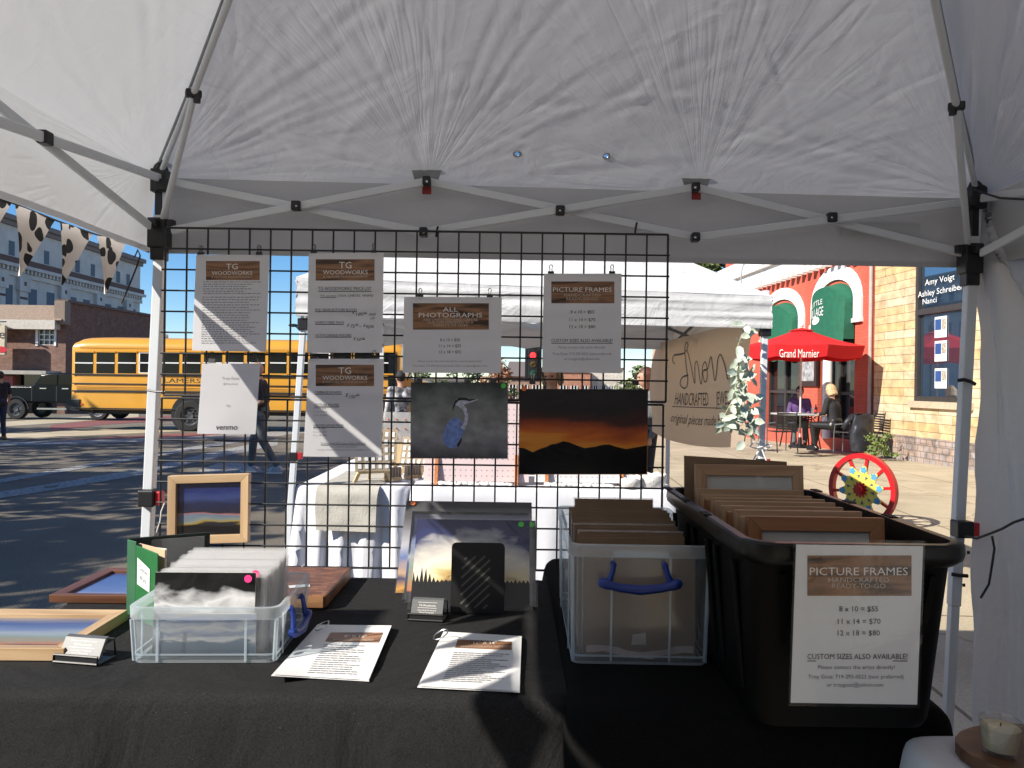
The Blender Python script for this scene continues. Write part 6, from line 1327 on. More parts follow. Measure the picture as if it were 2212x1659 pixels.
# stone building
wy0, wy1 = FW(2084, 700)[0], FW(1977, 700)[0]; wz0, wz1 = FW(1980, 866)[1], FW(1980, 578)[1] + .25
wy0 -= .2
m_ = MB(); wall(m_, -14, -.03, .42, 9, [(wy0, wy1, wz0, wz1)], th=.22); part('wall', m_, M_stone, SB)
m_ = MB(); m_.span((-.05, -14, -.5), (.3, -.03, .30)); m_.span((-.06, -14, .302), (.3, -.03, .418)); part('plinth', m_, brick('rubble_base', (.34, .24, .19), (.30, .27, .27), (.20, .16, .13), .13, .21, .012, 1.0, var=.45), SB)
def window_glass():
    m, t, b, L = new_mat('office_glass'); out = t.nodes['Material Output']; b.inputs['Base Color'].default_value = (.02, .035, .055, 1); b.inputs['Roughness'].default_value = .3
    gl = t.nodes.new('ShaderNodeBsdfGlossy'); gl.inputs['Roughness'].default_value = .02; gl.inputs[0].default_value = (.75, .85, 1, 1); mx = t.nodes.new('ShaderNodeMixShader'); mx.inputs[0].default_value = .38
    L.new(b.outputs[0], mx.inputs[1]); L.new(gl.outputs[0], mx.inputs[2]); L.new(mx.outputs[0], out.inputs[0]); return m
m_ = MB(); m_.span((.07, wy0, wz0), (.10, wy1, wz1)); wg = part('window', m_, window_glass(), SB)
zt = FW(2030, 668)[1]; m_ = MB()
for yy in (wy0 + .04, wy1 - .04): m_.span((.0, yy - .05, wz0), (.065, yy + .05, wz1))
for z in (wz0 + .04, zt, wz1 - .04): m_.span((-.005, wy0, z - .06), (.064, wy1, z + .06))
obj('window_frame', m_, M_dkframe, wg, local=True)
m_ = MB(); m_.span((-.08, wy0 - .1, wz0 - .14), (.10, wy1 + .1, wz0 - .002)); obj('window_sill', m_, mat('pale_sill', (.50, .40, .28), .8), wg, local=True)
m_ = MB(); pass
for body, (pxa, pxb), pyc, cap in (('Amy Voigt', (1998, 2062), 603.5, 13), ('Ashley Schreiber', (1983, 2080), 627, 13), ('Nanci', (1993, 2023), 649.5, 12)):
    ya, z = FW(pxa, pyc + (3 if body[0] == 'N' else 5), -.008); yb, z2 = FW(pxb, pyc - 4, -.008); hgt = (FW((pxa + pxb) / 2, pyc - cap / 2)[1] - FW((pxa + pxb) / 2, pyc + cap / 2)[1])
    zz = (z + z2) / 2; write(m_, body, lambda x, y: Vector((-.008, ya + (yb - ya) * x, zz - y)), .5, 0, hgt, 1.0, .0)
obj('lettering', m_, M_white, wg, local=True)
for pyc in (706, 758, 817):
    y0, z0 = FW(2042, pyc + 22, .05); y1, z1 = FW(2022, pyc - 21, .05); m_ = MB(); m_.span((.048, min(y0, y1) - .04, z0), (.056, max(y0, y1) + .04, z1)); hd = obj('flyer', m_, M_paper, wg, local=True)
    m_ = MB(); ym = (y0 + y1) / 2; m_.span((.044, ym - .02, z1 - .27), (.0475, max(y0, y1) + .02, z1 - .05)); obj('flyer_panel', m_, mat('flyer_blue', (.03, .08, .25), .5), hd, local=True)
    m_ = MB(); m_.span((.044, min(y0, y1) - .02, z0 + .16), (.0472, ym - .04, z1 - .05)); obj('flyer_picture', m_, mat('flyer_photo', (.40, .36, .28), .5, var=.6, vscale=25), hd, local=True)
M_flag = mat('window_cord', (.5, .5, .5), .4)

# ------------------------------------------------------------------ buildings on the left
BB = thing('brick_building', 'low brown brick shop with a shingled eave, left of the school bus', 'building', (-24.4, 42, 0))
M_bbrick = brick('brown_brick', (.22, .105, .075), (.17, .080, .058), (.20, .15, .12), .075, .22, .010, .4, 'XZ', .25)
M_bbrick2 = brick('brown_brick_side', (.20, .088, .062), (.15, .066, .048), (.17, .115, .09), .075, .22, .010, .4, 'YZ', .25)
xe = -24.4; ye = 42; ztop = 1.42 + (815 - 652) / FPX * 42; gb = gz(48) - .4
def PX(px, py, y=42): return W(px, py, y)
w0, w1 = PX(83, 745), PX(118, 700)
m_ = MB(); fz_ = PX(60, 712).z
def wallx(mb, x0, x1, z0, z1, y, ops):
    xs_ = sorted({x0, x1, *[o[0] for o in ops], *[o[1] for o in ops]}); zs = sorted({z0, z1, *[o[2] for o in ops], *[o[3] for o in ops]})
    for i in range(len(xs_) - 1):
        for j in range(len(zs) - 1):
            xa, xb, za, zb = xs_[i], xs_[i + 1], zs[j], zs[j + 1]
            if not any(o[0] < (xa + xb) / 2 < o[1] and o[2] < (za + zb) / 2 < o[3] for o in ops): mb.quad((xa, y, za), (xb, y, za), (xb, y, zb), (xa, y, zb))
    for xa, xb, za, zb in ops:
        p = [(xa, y, za), (xb, y, za), (xb, y, zb), (xa, y, zb)]; q = [(a, y + .3, c) for a, _, c in p]; mb.add(p + q, [(0, 4, 5, 1), (1, 5, 6, 2), (2, 6, 7, 3), (3, 7, 4, 0)])
sh0, sh1 = PX(38, 900), PX(124, 808)
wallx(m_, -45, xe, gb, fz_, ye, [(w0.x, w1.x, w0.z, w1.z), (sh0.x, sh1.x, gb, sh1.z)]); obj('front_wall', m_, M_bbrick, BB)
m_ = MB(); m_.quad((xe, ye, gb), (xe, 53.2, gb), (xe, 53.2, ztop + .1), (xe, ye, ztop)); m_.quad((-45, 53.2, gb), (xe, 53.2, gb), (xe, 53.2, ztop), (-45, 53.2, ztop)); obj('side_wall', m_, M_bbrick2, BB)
m_ = MB(); m_.hexa([(-45, ye - .5, fz_ + .5), (xe, ye - .5, fz_ + .5), (xe, ye + 2, fz_ + .5), (-45, ye + 2, fz_ + .5), (-45, ye + .8, ztop - .1), (xe - .1, ye + .8, ztop - .1), (xe - .1, ye + 2, ztop - .1), (-45, ye + 2, ztop - .1)]); obj('shingled_roof', m_, mat('brown_shingles', (.26, .19, .14), .9, var=.25, vscale=12, bump=.4, bscale=20), BB)
m_ = MB(); m_.span((-45, ye - .55, fz_), (xe - .3, ye + .1, fz_ + .5)); obj('fascia', m_, mat('cream_fascia', (.52, .48, .42), .6), BB)
m_ = MB(); m_.span((xe - .45, ye - .35, fz_ + .3), (xe + .12, ye + .2, ztop + .05)); obj('corner_pier', m_, mat('stone_pier', (.24, .18, .14), .8), BB)
m_ = MB(); m_.hexa([(xe - .5, ye - .1, ztop + .0), (xe + .15, ye - .1, ztop), (xe + .15, 53.3, ztop + .1), (xe - .5, 53.3, ztop + .1), (xe - .5, ye - .1, ztop + .14), (xe + .15, ye - .1, ztop + .14), (xe + .15, 53.3, ztop + .24), (xe - .5, 53.3, ztop + .24)]); obj('coping', m_, mat('coping_stone', (.14, .09, .075), .8), BB)
m_ = MB(); m_.span((w0.x, ye + .12, w0.z), (w1.x, ye + .16, w1.z)); g = obj('window', m_, M_glassdark, BB)
m_ = MB(); ww, hh = w1.x - w0.x, w1.z - w0.z
for f in (0, .33, .66, 1): m_.span((w0.x + ww * f - .03, ye + .05, w0.z), (w0.x + ww * f + .03, ye + .11, w1.z))
for f in (0, .25, .5, .75, 1): m_.span((w0.x, ye + .055, w0.z + hh * f - .03), (w1.x, ye + .112, w0.z + hh * f + .03))
m_.span((w0.x - .14, ye - .05, w0.z - .05), (w0.x - .002, ye + .05, w1.z)); m_.span((w1.x + .002, ye - .05, w0.z - .05), (w1.x + .12, ye + .05, w1.z)); obj('window_frame', m_, M_white, g)
m_ = MB(); a, b = PX(-60, 800), PX(130, 797); m_.span((a.x, ye - 1.3, a.z - .18), (b.x, ye - .002, a.z + .02)); obj('entrance_canopy', m_, mat('canopy_metal', (.35, .32, .28), .6), BB)
m_ = MB(); m_.span((sh0.x, ye + .25, gb), (sh1.x, ye + .29, sh1.z)); obj('shop_window', m_, M_glassdark, BB)
m_ = MB(); a, b = PX(-8, 905), PX(34, 812); m_.span((a.x, ye - .25, gb), (b.x, ye - .004, b.z)); pd = obj('pink_doorway', m_, mat('pink_paint', (.40, .12, .13), .6), BB)
m_ = MB(); cxp, zz = PX(15, 845).x, PX(15, 845).z; pts = [(-.55, -1.6), (.55, -1.6)] + [(.55 * math.cos(t), .55 * math.sin(t)) for t in [i * math.pi / 10 for i in range(11)]]; m_.prism(pts, (cxp, ye - .255, zz), (1, 0, 0), (0, 0, 1), .012); obj('arched_door', m_, M_glassdark, pd)
sg = thing('shop_sign', 'cream projecting shop sign ending in the letter e, at the left photo edge', 'shop sign', PX(5, 765, 41)); a, b = PX(-60, 765, 41), PX(13, 703, 41)
m_ = MB(); m_.span((a.x, 40.9, a.z), (b.x, 41.1, b.z)); pnl = obj('panel', m_, mat('cream_sign', (.55, .47, .33), .5), sg)
m_ = MB(); c = PX(4, 721, 40.89); write(m_, 'e', lambda x, y: Vector((c.x + x, 40.89, c.z - y)), 0, 0, .50, .30, .02); obj('lettering', m_, M_ink, sg)
m_ = MB(); c = PX(2, 755, 40.89); m_.prism([(.34 * math.cos(t), .17 * math.sin(t)) for t in [i * .314 for i in range(20)]], (c.x, 40.885, c.z), (1, 0, 0), (0, 0, 1), .004); obj('red_emblem', m_, M_red, sg)
m_ = MB(); m_.beam((b.x, 41, b.z + .2), (b.x - 2.6, 42, b.z + .2), .06); obj('bracket', m_, M_blackm, sg)

WB = thing('pale_building', 'tall pale commercial block with boarded windows and a cornice, in shade at far left', 'building', (-43.5, 75, 0))
XW = -43.5
M_pale = mat('pale_render', (.54, .52, .50), .85, var=.14, vscale=.7, vdet=8, bump=.1)
def zAt(px, py): p = WX(px, py, XW); return p.y, p.z
m_ = MB(); yN, yF = 55.0, WX(303, 600, XW).y; zT = 15.0
m_.quad((XW, yN, -2), (XW, yF, -2), (XW, yF, zT), (XW, yN, zT)); m_.quad((XW, yF, -2), (XW - 25, yF, -2), (XW - 25, yF, zT), (XW, yF, zT)); m_.quad((XW - 25, yN, -2), (XW, yN, -2), (XW, yN, zT), (XW - 25, yN, zT)); m_.quad((XW, yN, zT), (XW, yF, zT), (XW - 25, yF, zT), (XW - 25, yN, zT)); obj('wall', m_, M_pale, WB)
m_ = MB(); m_.span((XW - .1, yN, zT - .1), (XW + .5, yF + .4, zT + .35)); m_.span((XW, yN, zT - .5), (XW + .25, yF + .2, zT - .1)); obj('parapet', m_, mat('parapet_grey', (.20, .17, .16), .8), WB)
m_ = MB(); m_.span((XW + .001, yN, 11.25), (XW + .35, yF + .3, 11.8)); obj('brown_band', m_, mat('brown_band', (.13, .075, .065), .8), WB)
m_ = MB(); m_.span((XW + .001, yN, 10.95), (XW + .55, yF + .4, 11.245)); y = yN
while y < yF: m_.span((XW + .001, y, 10.6), (XW + .4, y + .25, 10.945)); y += .55
m_.span((XW + .001, yN, 10.2), (XW + .2, yF + .2, 10.595)); obj('cornice', m_, M_pale, WB)
M_board_blue = mat('blue_grey_boarding', (.09, .125, .17), .7, var=.1)
for y in (58, 62, 66.6, 71.6, 76.7, 79.5, 84.6, 86.8): m_ = MB(); m_.span((XW - .1, y - .4, 11.95), (XW + .012, y + .4, 13.2)); obj('attic_window', m_, M_board_blue, WB)
for y in (57.5, 60.2, 63.6, 66.2, 69.6, 72.3, 76.0, 78.4, 82.6, 85.2, 88.0):
    m_ = MB(); m_.span((XW - .1, y - .62, 6.6), (XW + .012, y + .62, 9.4)); g = obj('window', m_, M_board_blue, WB); m_ = MB(); m_.span((XW, y - .8, 6.35), (XW + .15, y + .8, 6.595)); obj('window_sill', m_, M_pale, g)
for y in (59, 65, 68, 74.2, 80.5, 86.6):
    m_ = MB(); m_.span((XW + .002, y - .55, 3), (XW + .22, y + .55, 9.0)); m_.span((XW + .002, y - .75, 9.0), (XW + .36, y + .75, 10.19)); o = obj('pilaster', m_, M_pale, WB)
    m_ = MB(); m_.span((XW + .361, y - .16, 9.5), (XW + .37, y + .16, 9.85)); m_.span((XW + .223, y - .5, 8.3), (XW + .26, y + .5, 8.5)); obj('pilaster_tile', m_, mat('tile_brown', (.10, .06, .055), .8), o)

# ------------------------------------------------------------------ unseen shop row, added behind the viewer to cut sky fill and reflections
RB2 = thing('shop_building', 'unseen dark brick shop row, added behind the viewer to cut sky fill', 'building', (2, -9, 0)); m_ = MB(); ops2 = [(-13.5 + 4 * k, -10.6 + 4 * k, .5, 2.9) for k in range(8)]
for o_ in ops2: m_.span((o_[0], -9.02, o_[2]), (o_[1], -8.97, o_[3]))
obj('shop_windows', m_, M_glassdark, RB2)['kind'] = 'stuff'
m_ = MB(); m_.span((-16, -17, -.3), (20, -9.03, 4.3)); obj('wall', m_, brick('umber_brick', (.26, .15, .11), (.22, .13, .10), (.30, .24, .19), .075, .22, .01, .3, 'XZ'), RB2)
m_ = MB(); m_.span((-16.2, -9.3, 4.3), (20.2, -8.7, 4.6)); obj('cornice', m_, mat('umber_cornice', (.14, .10, .08), .8), RB2)
# ------------------------------------------------------------------ school bus
BY = 25.0; g0 = gz(BY)
def bw_(px, py): return W(px, py, BY)
bus = thing('school_bus', 'long yellow school bus crossing the street behind the grid', 'school bus', (-8.5, 26.2, g0))
M_yel = mat('school_bus_yellow', (.64, .31, .03), .32, var=.05, vscale=1.2, coat=.3); M_yroof = mat('bus_roof_yellow', (.66, .34, .06), .35, var=.05, vscale=1.0)
x0, x1 = bw_(152, 800).x, bw_(866, 800).x; zb_, zr, zs_ = .40, 2.80, 2.42
def sect(x, k, ins):
    side_ = [(ins, zb_), (ins, zs_)]
    roof = [(ins + .03, zs_ + .12 * k), (ins + .12, zs_ + .24 * k), (ins + .35, zs_ + .34 * k), (1.22, zs_ + .40 * k)]
    h = side_ + roof; full = h + [(2.44 - y, z) for y, z in h[::-1][1:]]
    return [(x, BY + y, z) for y, z in full]
st = [(x0, .25, .10), (x0 + .06, .55, .03), (x0 + .22, .80, .0), (x0 + .5, .95, .0), (x0 + .9, 1, .0), (x1 - .6, 1, .0), (x1 - .2, .85, .0), (x1, .6, .04)]
vs = []; [vs.extend(sect(*s_)) for s_ in st]; nn_ = len(sect(*st[0])); m_ = MB(); fs = []
for i in range(len(st) - 1):
    for k in range(nn_ - 1): fs.append((i * nn_ + k, i * nn_ + k + 1, (i + 1) * nn_ + k + 1, (i + 1) * nn_ + k))
m_.add(vs, [f[::-1] for f in fs] + [tuple(range(nn_)), tuple(range((len(st) - 1) * nn_, len(st) * nn_))[::-1]]); obj('body', m_, M_yel, bus, smooth=True, angle=35)
m_ = MB(); m_.span((x0 + .3, BY - .012, zs_ - .02), (x1 - .3, BY - .001, zs_ + .03)); obj('drip_rail', m_, M_yroof, bus)
px = 162.5; M_busglass = mat('bus_window_glass', (.006, .006, .006), .12, spec=.25)
while px < 850:
    a, b = bw_(px, 761), bw_(px + 38.5, 807); m_ = MB(); m_.span((a.x, BY - .006, b.z), (b.x, BY - .0015, a.z)); g = obj('window', m_, M_busglass, bus)
    m_ = MB(); mz = (a.z + b.z) / 2; m_.span((a.x, BY - .016, mz - .02), (b.x, BY - .0065, mz + .02))
    if abs(px - 301) < 10 or abs(px - 673) < 10:
        for q in (a.x, b.x): m_.span((q - .02, BY - .016, b.z), (q + .02, BY - .0065, a.z))
        m_.span((a.x, BY - .0165, a.z - .03), (b.x, BY - .007, a.z)); m_.span((a.x, BY - .0165, b.z), (b.x, BY - .007, b.z + .03))
    obj('sash', m_, M_white, g)
    m_ = MB(); m_.span((a.x - .04, BY - .028, b.z - .05), (b.x + .04, BY - .002, b.z - .001)); m_.span((a.x - .04, BY - .03, a.z + .001), (b.x + .04, BY - .002, a.z + .05)); obj('window_ledge', m_, M_yel, g); px += 46.4
for py, h in ((813, .05), (832.5, .035), (849, .05), (886, .04)):
    z = bw_(500, py).z; m_ = MB(); m_.span((x0 + .08, BY - .035, z - h / 2), (x1 - .05, BY - .002, z + h / 2)); obj('rub_rail', m_, M_black, bus, bevel=.008)
for py in (839, 842, 845): z = bw_(500, py).z; m_ = MB(); m_.span((x0 + .2, BY - .02, z - .012), (x1 - .05, BY - .002, z + .012)); obj('rib', m_, M_yel, bus)
m_ = MB(); a, b = bw_(355, 826), bw_(433, 818); write(m_, 'LAMERS', lambda x, y: Vector((a.x + (b.x - a.x) * x, BY - .004, (a.z + b.z) / 2 - y)), .5, 0, .15, 1.0, .03); obj('lettering', m_, M_ink, bus)
m_ = MB(); a, b = bw_(149, 888), bw_(174, 862); m_.span((a.x - .08, BY - .03, a.z), (b.x, BY + 2.2, b.z)); obj('rear_bumper', m_, M_black, bus, bevel=.02)
def wheel(name, par, c, r, wd, rim_m, hub=.55):
    m_ = MB(); m_.lathe([(r * .62, -wd / 2), (r * .93, -wd / 2), (r, -wd / 3), (r, wd / 3), (r * .93, wd / 2), (r * .62, wd / 2)], n=28); R = Matrix.Translation(c) @ Matrix.Rotation(math.pi / 2, 4, 'X'); m_.shift(R); t_ = obj('tyre', m_, M_tyre, par, smooth=True)
    m_ = MB(); m_.lathe([(0, wd * .3), (r * .2, wd * .34), (r * .25, wd * .2), (r * .5, wd * .15), (r * .58, wd * .4), (r * .64, wd * .42), (r * .64, -wd * .4), (0, -wd * .4)], n=24)
    for k in range(6): a = k * 1.047; m_.box((r * .4 * math.cos(a), r * .4 * math.sin(a), wd * .2), (r * .3, r * .09, wd * .1), a)
    m_.shift(R); obj('rim', m_, rim_m, par, smooth=True); return t_
M_rim = mat('dark_rim', (.11, .11, .115), .4, metal=.6); M_rims = mat('silver_rim', (.45, .45, .46), .35, metal=.7)
for px in (412, 805):
    c = bw_(px, 900); m_ = MB(); m_.cyl((c.x, BY - .006, .30), (c.x, BY + .5, .30), .64, n=28); obj('wheel_arch', m_, M_black, bus, smooth=True)
    wheel('w', bus, Vector((c.x, BY + .05, g0 + .50)), .50, .28, M_rim); wheel('w', bus, Vector((c.x, BY + 2.3, g0 + .50)), .50, .28, M_rim)
m_ = MB(); m_.span((x0 + .4, BY + .6, .25), (x1 + .6, BY + 1.9, .42)); obj('chassis', m_, M_black, bus)
xh = bw_(935, 850).x; m_ = MB(); m_.hexa([(x1 - .05, BY + .15, .45), (xh, BY + .35, .45), (xh, BY + 2.1, .45), (x1 - .05, BY + 2.3, .45), (x1 - .05, BY + .2, 1.62), (xh - .1, BY + .45, 1.42), (xh - .1, BY + 2.0, 1.42), (x1 - .05, BY + 2.24, 1.62)]); obj('hood', m_, M_yel, bus, bevel=.06)
a, b = bw_(838, 860), bw_(858, 765); m_ = MB(); m_.span((a.x, BY - .02, .6), (b.x, BY - .003, b.z)); obj('door', m_, M_glassdark, bus)
m_ = MB(); q = bw_(326, 732); m_.box((q.x, BY + .9, 2.87), (.2, .3, .12)); obj('roof_vent', m_, M_white, bus)
m_ = MB(); m_.tube([(x1 + .2, BY + .1, 1.5), (x1 + .35, BY - .25, 1.8), (x1 + .35, BY - .25, 2.1)], .02, 6); m_.box((x1 + .35, BY - .25, 2.15), (.08, .16, .3)); obj('mirror', m_, M_black, bus)
mk = mat('amber_lamp', (.6, .12, .02), .3); m_ = MB(); q = bw_(177, 873); m_.cyl((q.x, BY - .015, q.z), (q.x, BY - .001, q.z), .04, n=12); obj('side_lamp', m_, mk, bus)

# ------------------------------------------------------------------ pickup behind the bus
TY = 33.0; gt = gz(TY)
def tw(px, py): return W(px, py, TY)
pk = thing('pickup_truck', 'dark green-black pickup truck standing behind the rear of the bus', 'pickup truck', (-19.5, 34, gt))
M_dk = mat('dark_truck_paint', (.004, .006, .009), .18, coat=.0, spec=.2, var=.1, vscale=2)
pr = [(-24, .32), (-15.2, .32), (-15.0, .75), (-15.1, 1.0), (-16.6, 1.10), (-17.7, 1.56), (-18.6, 1.64), (-19.8, 1.63), (-20.25, 1.55), (-20.55, 1.10), (-20.7, 1.04), (-24, 1.04)]
m_ = MB(); m_.prism(pr, (0, TY + 2.0, 0), (1, 0, 0), (0, 0, 1), 2.0); obj('body', m_, M_dk, pk, bevel=.09, smooth=True, seg=4)
m_ = MB(); m_.prism([(-20.38, 1.12), (-19.52, 1.11), (-19.52, 1.54), (-19.8, 1.55), (-20.16, 1.50)], (0, TY + 2.02, 0), (1, 0, 0), (0, 0, 1), 2.04); m_.prism([(-19.42, 1.11), (-17.0, 1.13), (-17.8, 1.50), (-18.6, 1.56), (-19.42, 1.55)], (0, TY + 2.02, 0), (1, 0, 0), (0, 0, 1), 2.04); obj('side_windows', m_, M_busglass, pk)
for px in (35, 212): c = tw(px, 880); wheel('w', pk, Vector((c.x, TY + .1, gt + .44)), .43, .28, M_rim if px < 100 else M_rims); wheel('w', pk, Vector((c.x, TY + 1.85, gt + .44)), .43, .28, M_rim)
for px in (35, 212):
    c = tw(px, 880); m_ = MB(); pts = [(.55 * math.cos(t), .55 * math.sin(t)) for t in [i * math.pi / 10 for i in range(11)]] + [(.50 * math.cos(t), .50 * math.sin(t)) for t in [math.pi - i * math.pi / 10 for i in range(11)]]; m_.prism(pts, (c.x, TY - .03, gt + .46), (1, 0, 0), (0, 0, 1), -.06); obj('wheel_flare', m_, M_black, pk)
m_ = MB(); m_.span((-20.3, TY - .12, gt + .45), (-17.4, TY - .01, gt + .52)); obj('running_board', m_, M_chrome, pk)
for x in (-20.25, -19.3): m_ = MB(); m_.span((x, TY - .03, .93), (x + .28, TY - .002, .97)); obj('door_handle', m_, M_chrome, pk)
m_ = MB(); m_.span((-19.56, TY - .004, .4), (-19.53, TY + .01, 1.05)); m_.span((-20.62, TY - .004, .4), (-20.59, TY + .01, 1.05)); obj('door_seams', m_, M_ink, pk)
m_ = MB(); m_.box((-17.55, TY - .14, 1.12), (.12, .2, .16)); obj('mirror', m_, M_dk, pk, bevel=.02)
m_ = MB(); m_.span((-23.9, TY - .01, 1.0), (-23.4, TY + .2, 1.06)); obj('red_lamp', m_, M_red, pk)

# ------------------------------------------------------------------ restaurant terrace
UX, UY = 6.87, 18.3
um = thing('patio_umbrella', 'red patio umbrella with white gothic lettering over the restaurant table', 'umbrella', (UX, UY, 0))
M_um = cloth('red_umbrella_canvas', (.62, .022, .028), .18, .05, 6)
za, ze, Ru = 2.80, 2.39, 1.46; va = math.atan2(-UY, -UX)
cs = [va + math.radians(22.5 + 45 * k) for k in range(8)]; rim = [Vector((Ru * math.cos(a), Ru * math.sin(a), ze)) for a in cs]; top = [Vector((.22 * math.cos(a), .22 * math.sin(a), za - .03)) for a in cs]
m_ = MB()
for k in range(8):
    j = (k + 1) % 8
    def pn(u, v, k=k, j=j): p = top[k].lerp(top[j], u).lerp(rim[k].lerp(rim[j], u), v); p.z -= .06 * math.sin(math.pi * v) * .6 + .02 * math.sin(math.pi * u) * v; return p
    m_.grid(pn, 6, 6)
    def vl(u, v, k=k, j=j): p = rim[k].lerp(rim[j], u); p = p * 1.0; p.z = ze - .02 * math.sin(math.pi * u) - v * (.26 + .03 * math.sin(math.pi * u)); p.x *= 1 - .05 * v; p.y *= 1 - .05 * v; return p
    m_.grid(vl, 6, 3)
obj('canopy', m_, M_um, um, local=True, smooth=True, angle=25)
m_ = MB(); t2 = [Vector((.30 * math.cos(a), .30 * math.sin(a), za - .02)) for a in cs]
for k in range(8): j = (k + 1) % 8; m_.add([(0, 0, za + .06), t2[k], t2[j]], [(0, 1, 2)])
obj('vent_cap', m_, M_um, um, local=True); m_ = MB(); m_.cyl((0, 0, 0.03), (0, 0, za + .05), .022, n=12); obj('pole', m_, mat('umbrella_pole', (.55, .53, .50), .4), um, local=True, smooth=True)
m_ = MB(); m_.ball((0, 0, za + .11), .055, 10); m_.cyl((0, 0, za + .03), (0, 0, za + .08), .03, n=8); obj('finial', m_, M_white, um, local=True, smooth=True)
for k in range(8): m_ = MB(); m_.cyl((0, 0, za - .10), rim[k] * .97 + Vector((0, 0, -.03 + ze * .03)), .008, n=6); obj('rib', m_, M_white, um, local=True)
fk = max(range(8), key=lambda k: (rim[k] + rim[(k + 1) % 8]).normalized().dot(Vector((-UX, -UY, 0)).normalized())); A, B = rim[fk], rim[(fk + 1) % 8]
if W(1106, 0, 1).dot(Vector((1, 0, 0))) is not None and (A - B).x > 0: A, B = B, A
dn = ((top[fk] + top[(fk + 1) % 8]) / 2 - (A + B) / 2); nrm = (B - A).cross(dn).normalized(); nrm = nrm if nrm.z > 0 else -nrm
m_ = MB(); on = (A + B).normalized(); write(m_, 'Grand Marnier', lambda x, y: A.lerp(B, x) * (1 - .05 * y / .26) + Vector((on.x * .015, on.y * .015, -y - .02)), .46, .12, .125, .76, .02, .0); obj('lettering', m_, M_white, um, local=True)
m_ = MB(); m_.lathe([(0, 0.004), (.26, .004), (.26, .05), (.05, .09), (.04, .25), (0, .25)], n=20); obj('base', m_, M_blackm, um, local=True)
tb = thing('cafe_table', 'round grey terrace table under the red umbrella', 'table', (UX, UY, 0))
m_ = MB(); m_.lathe([(.03, .78), (.66, .78), (.68, .795), (.68, .81), (.66, .82), (.03, .82)], n=40); obj('tabletop', m_, mat('table_top_pale', (.42, .47, .47), .2), tb, local=True, smooth=True)
for k in range(4):
    a = .785 + k * 1.571; m_ = MB(); m_.tube([(.5 * math.cos(a), .5 * math.sin(a), 0), (.42 * math.cos(a), .42 * math.sin(a), .4), (.45 * math.cos(a), .45 * math.sin(a), .78)], .018, 8); obj('leg', m_, M_blackm, tb, local=True, smooth=True)
def chair(label, loc, rz, m=M_blackm):
    t = thing('terrace_chair', label, 'chair', loc, rz, 'black terrace chairs'); 
    m_ = MB(); m_.box((0, 0, .45), (.44, .42, .02)); obj('seat', m_, m, t, local=True, bevel=.006)
    for s in (-1, 1):
        m_ = MB(); m_.tube([(s * .23, .21, 0), (s * .23, .20, .44), (s * .235, .18, .62)], .013, 6); m_.tube([(s * .235, .18, .62), (s * .235, -.2, .66)], .013, 6); obj('front_leg', m_, mat('chair_steel', (.20, .20, .20), .35, metal=.7), t, local=True, smooth=True)
        m_ = MB(); m_.tube([(s * .24, -.30, 0), (s * .225, -.21, .44), (s * .225, -.27, .90)], .013, 6); obj('rear_leg', m_, m, t, local=True, smooth=True)
    m_ = MB()
    for k in range(7): m_.box((0, -.225 - .006 * k, .52 + .055 * k), (.44, .012, .034))
    obj('backrest', m_, m, t, local=True); return t
ch = chair('black slatted terrace chair with its back to the street, left of the seated woman', (6.0, 17.1, 0), .15)
c2 = dup(ch, (7.5, 17.15, 0), .75, 'black terrace chair with a quilted jacket hung over it, under the blonde woman'); c3 = dup(ch, (7.25, 19.1, 0), 2.9, 'black terrace chair under the person in purple, far side of the table'); c4 = dup(ch, (5.8, 18.9, 0), -2.3, 'empty black terrace chair at the far left of the umbrella table'); c5 = dup(ch, (8.1, 17.45, 0), 1.6, 'black terrace chair standing against the red brick wall, right of the jacket')
jk = thing('jacket', 'dark navy quilted jacket draped over the chair of the blonde woman', 'jacket', (7.6, 16.85, .2)); m_ = MB()
def jf(u, v):
    a = u * 6.283; w_ = .27 + .05 * math.sin(v * 3) ; q = v * 9; x = w_ * math.cos(a); y = (.13 + .03 * v) * math.sin(a); puff = .012 * abs(math.sin(q * 1.3 + 3.0 * math.sin(a * 2))) + .03 * nz3(math.cos(a) * 2, v * 4, 2)
    return Vector((7.67 + (x + puff * math.cos(a)) * .9 + .03 * nz3(a, v * 3, 1), 16.82 + y + puff * math.sin(a) + .25 * (x), .86 - v * .80))
m_.grid(jf, 40, 40); m_.grid(lambda u, v: Vector((7.67 + .24 * (u - .5) * 2 * .9, 16.82 + .12 * (v - .5) * 2 + .25 * .24 * (u - .5) * 2, .865 + .02 * math.sin(u * 9))), 8, 4); obj('shell', m_, mat('navy_quilt', (.018, .020, .028), .45, bump=.3, bscale=30), jk, smooth='all')
m_ = MB(); m_.tube([Vector((7.43, 16.75, .82)), Vector((7.30, 16.73, .70)), Vector((7.23, 16.77, .55))], [.07, .06, .05], 10); obj('sleeve', m_, mat('navy_quilt_sleeve', (.018, .020, .028), .5), jk, smooth='all')
gls = thing('drinking_glass', 'clear glass of water on the umbrella table', 'glass', (6.95, 17.75, .821)); m_ = MB(); m_.lathe([(0, 0), (.032, 0), (.04, .15), (.037, .15), (.03, .01), (0, .01)], n=16); obj('glass', m_, M_gl, gls, local=True, smooth=True)
btl = thing('bottle', 'dark cola bottle with a red label on the umbrella table', 'bottle', (7.08, 17.9, .821)); m_ = MB(); m_.lathe([(0, 0), (.034, 0), (.034, .11), (.028, .15), (.013, .19), (.012, .23), (0, .23)], n=16); obj('bottle', m_, mat('cola', (.03, .008, .01), .15), btl, local=True, smooth=True); m_ = MB(); m_.lathe([(.0345, .05), (.0345, .10)], n=16); obj('label_band', m_, M_red, btl, local=True)
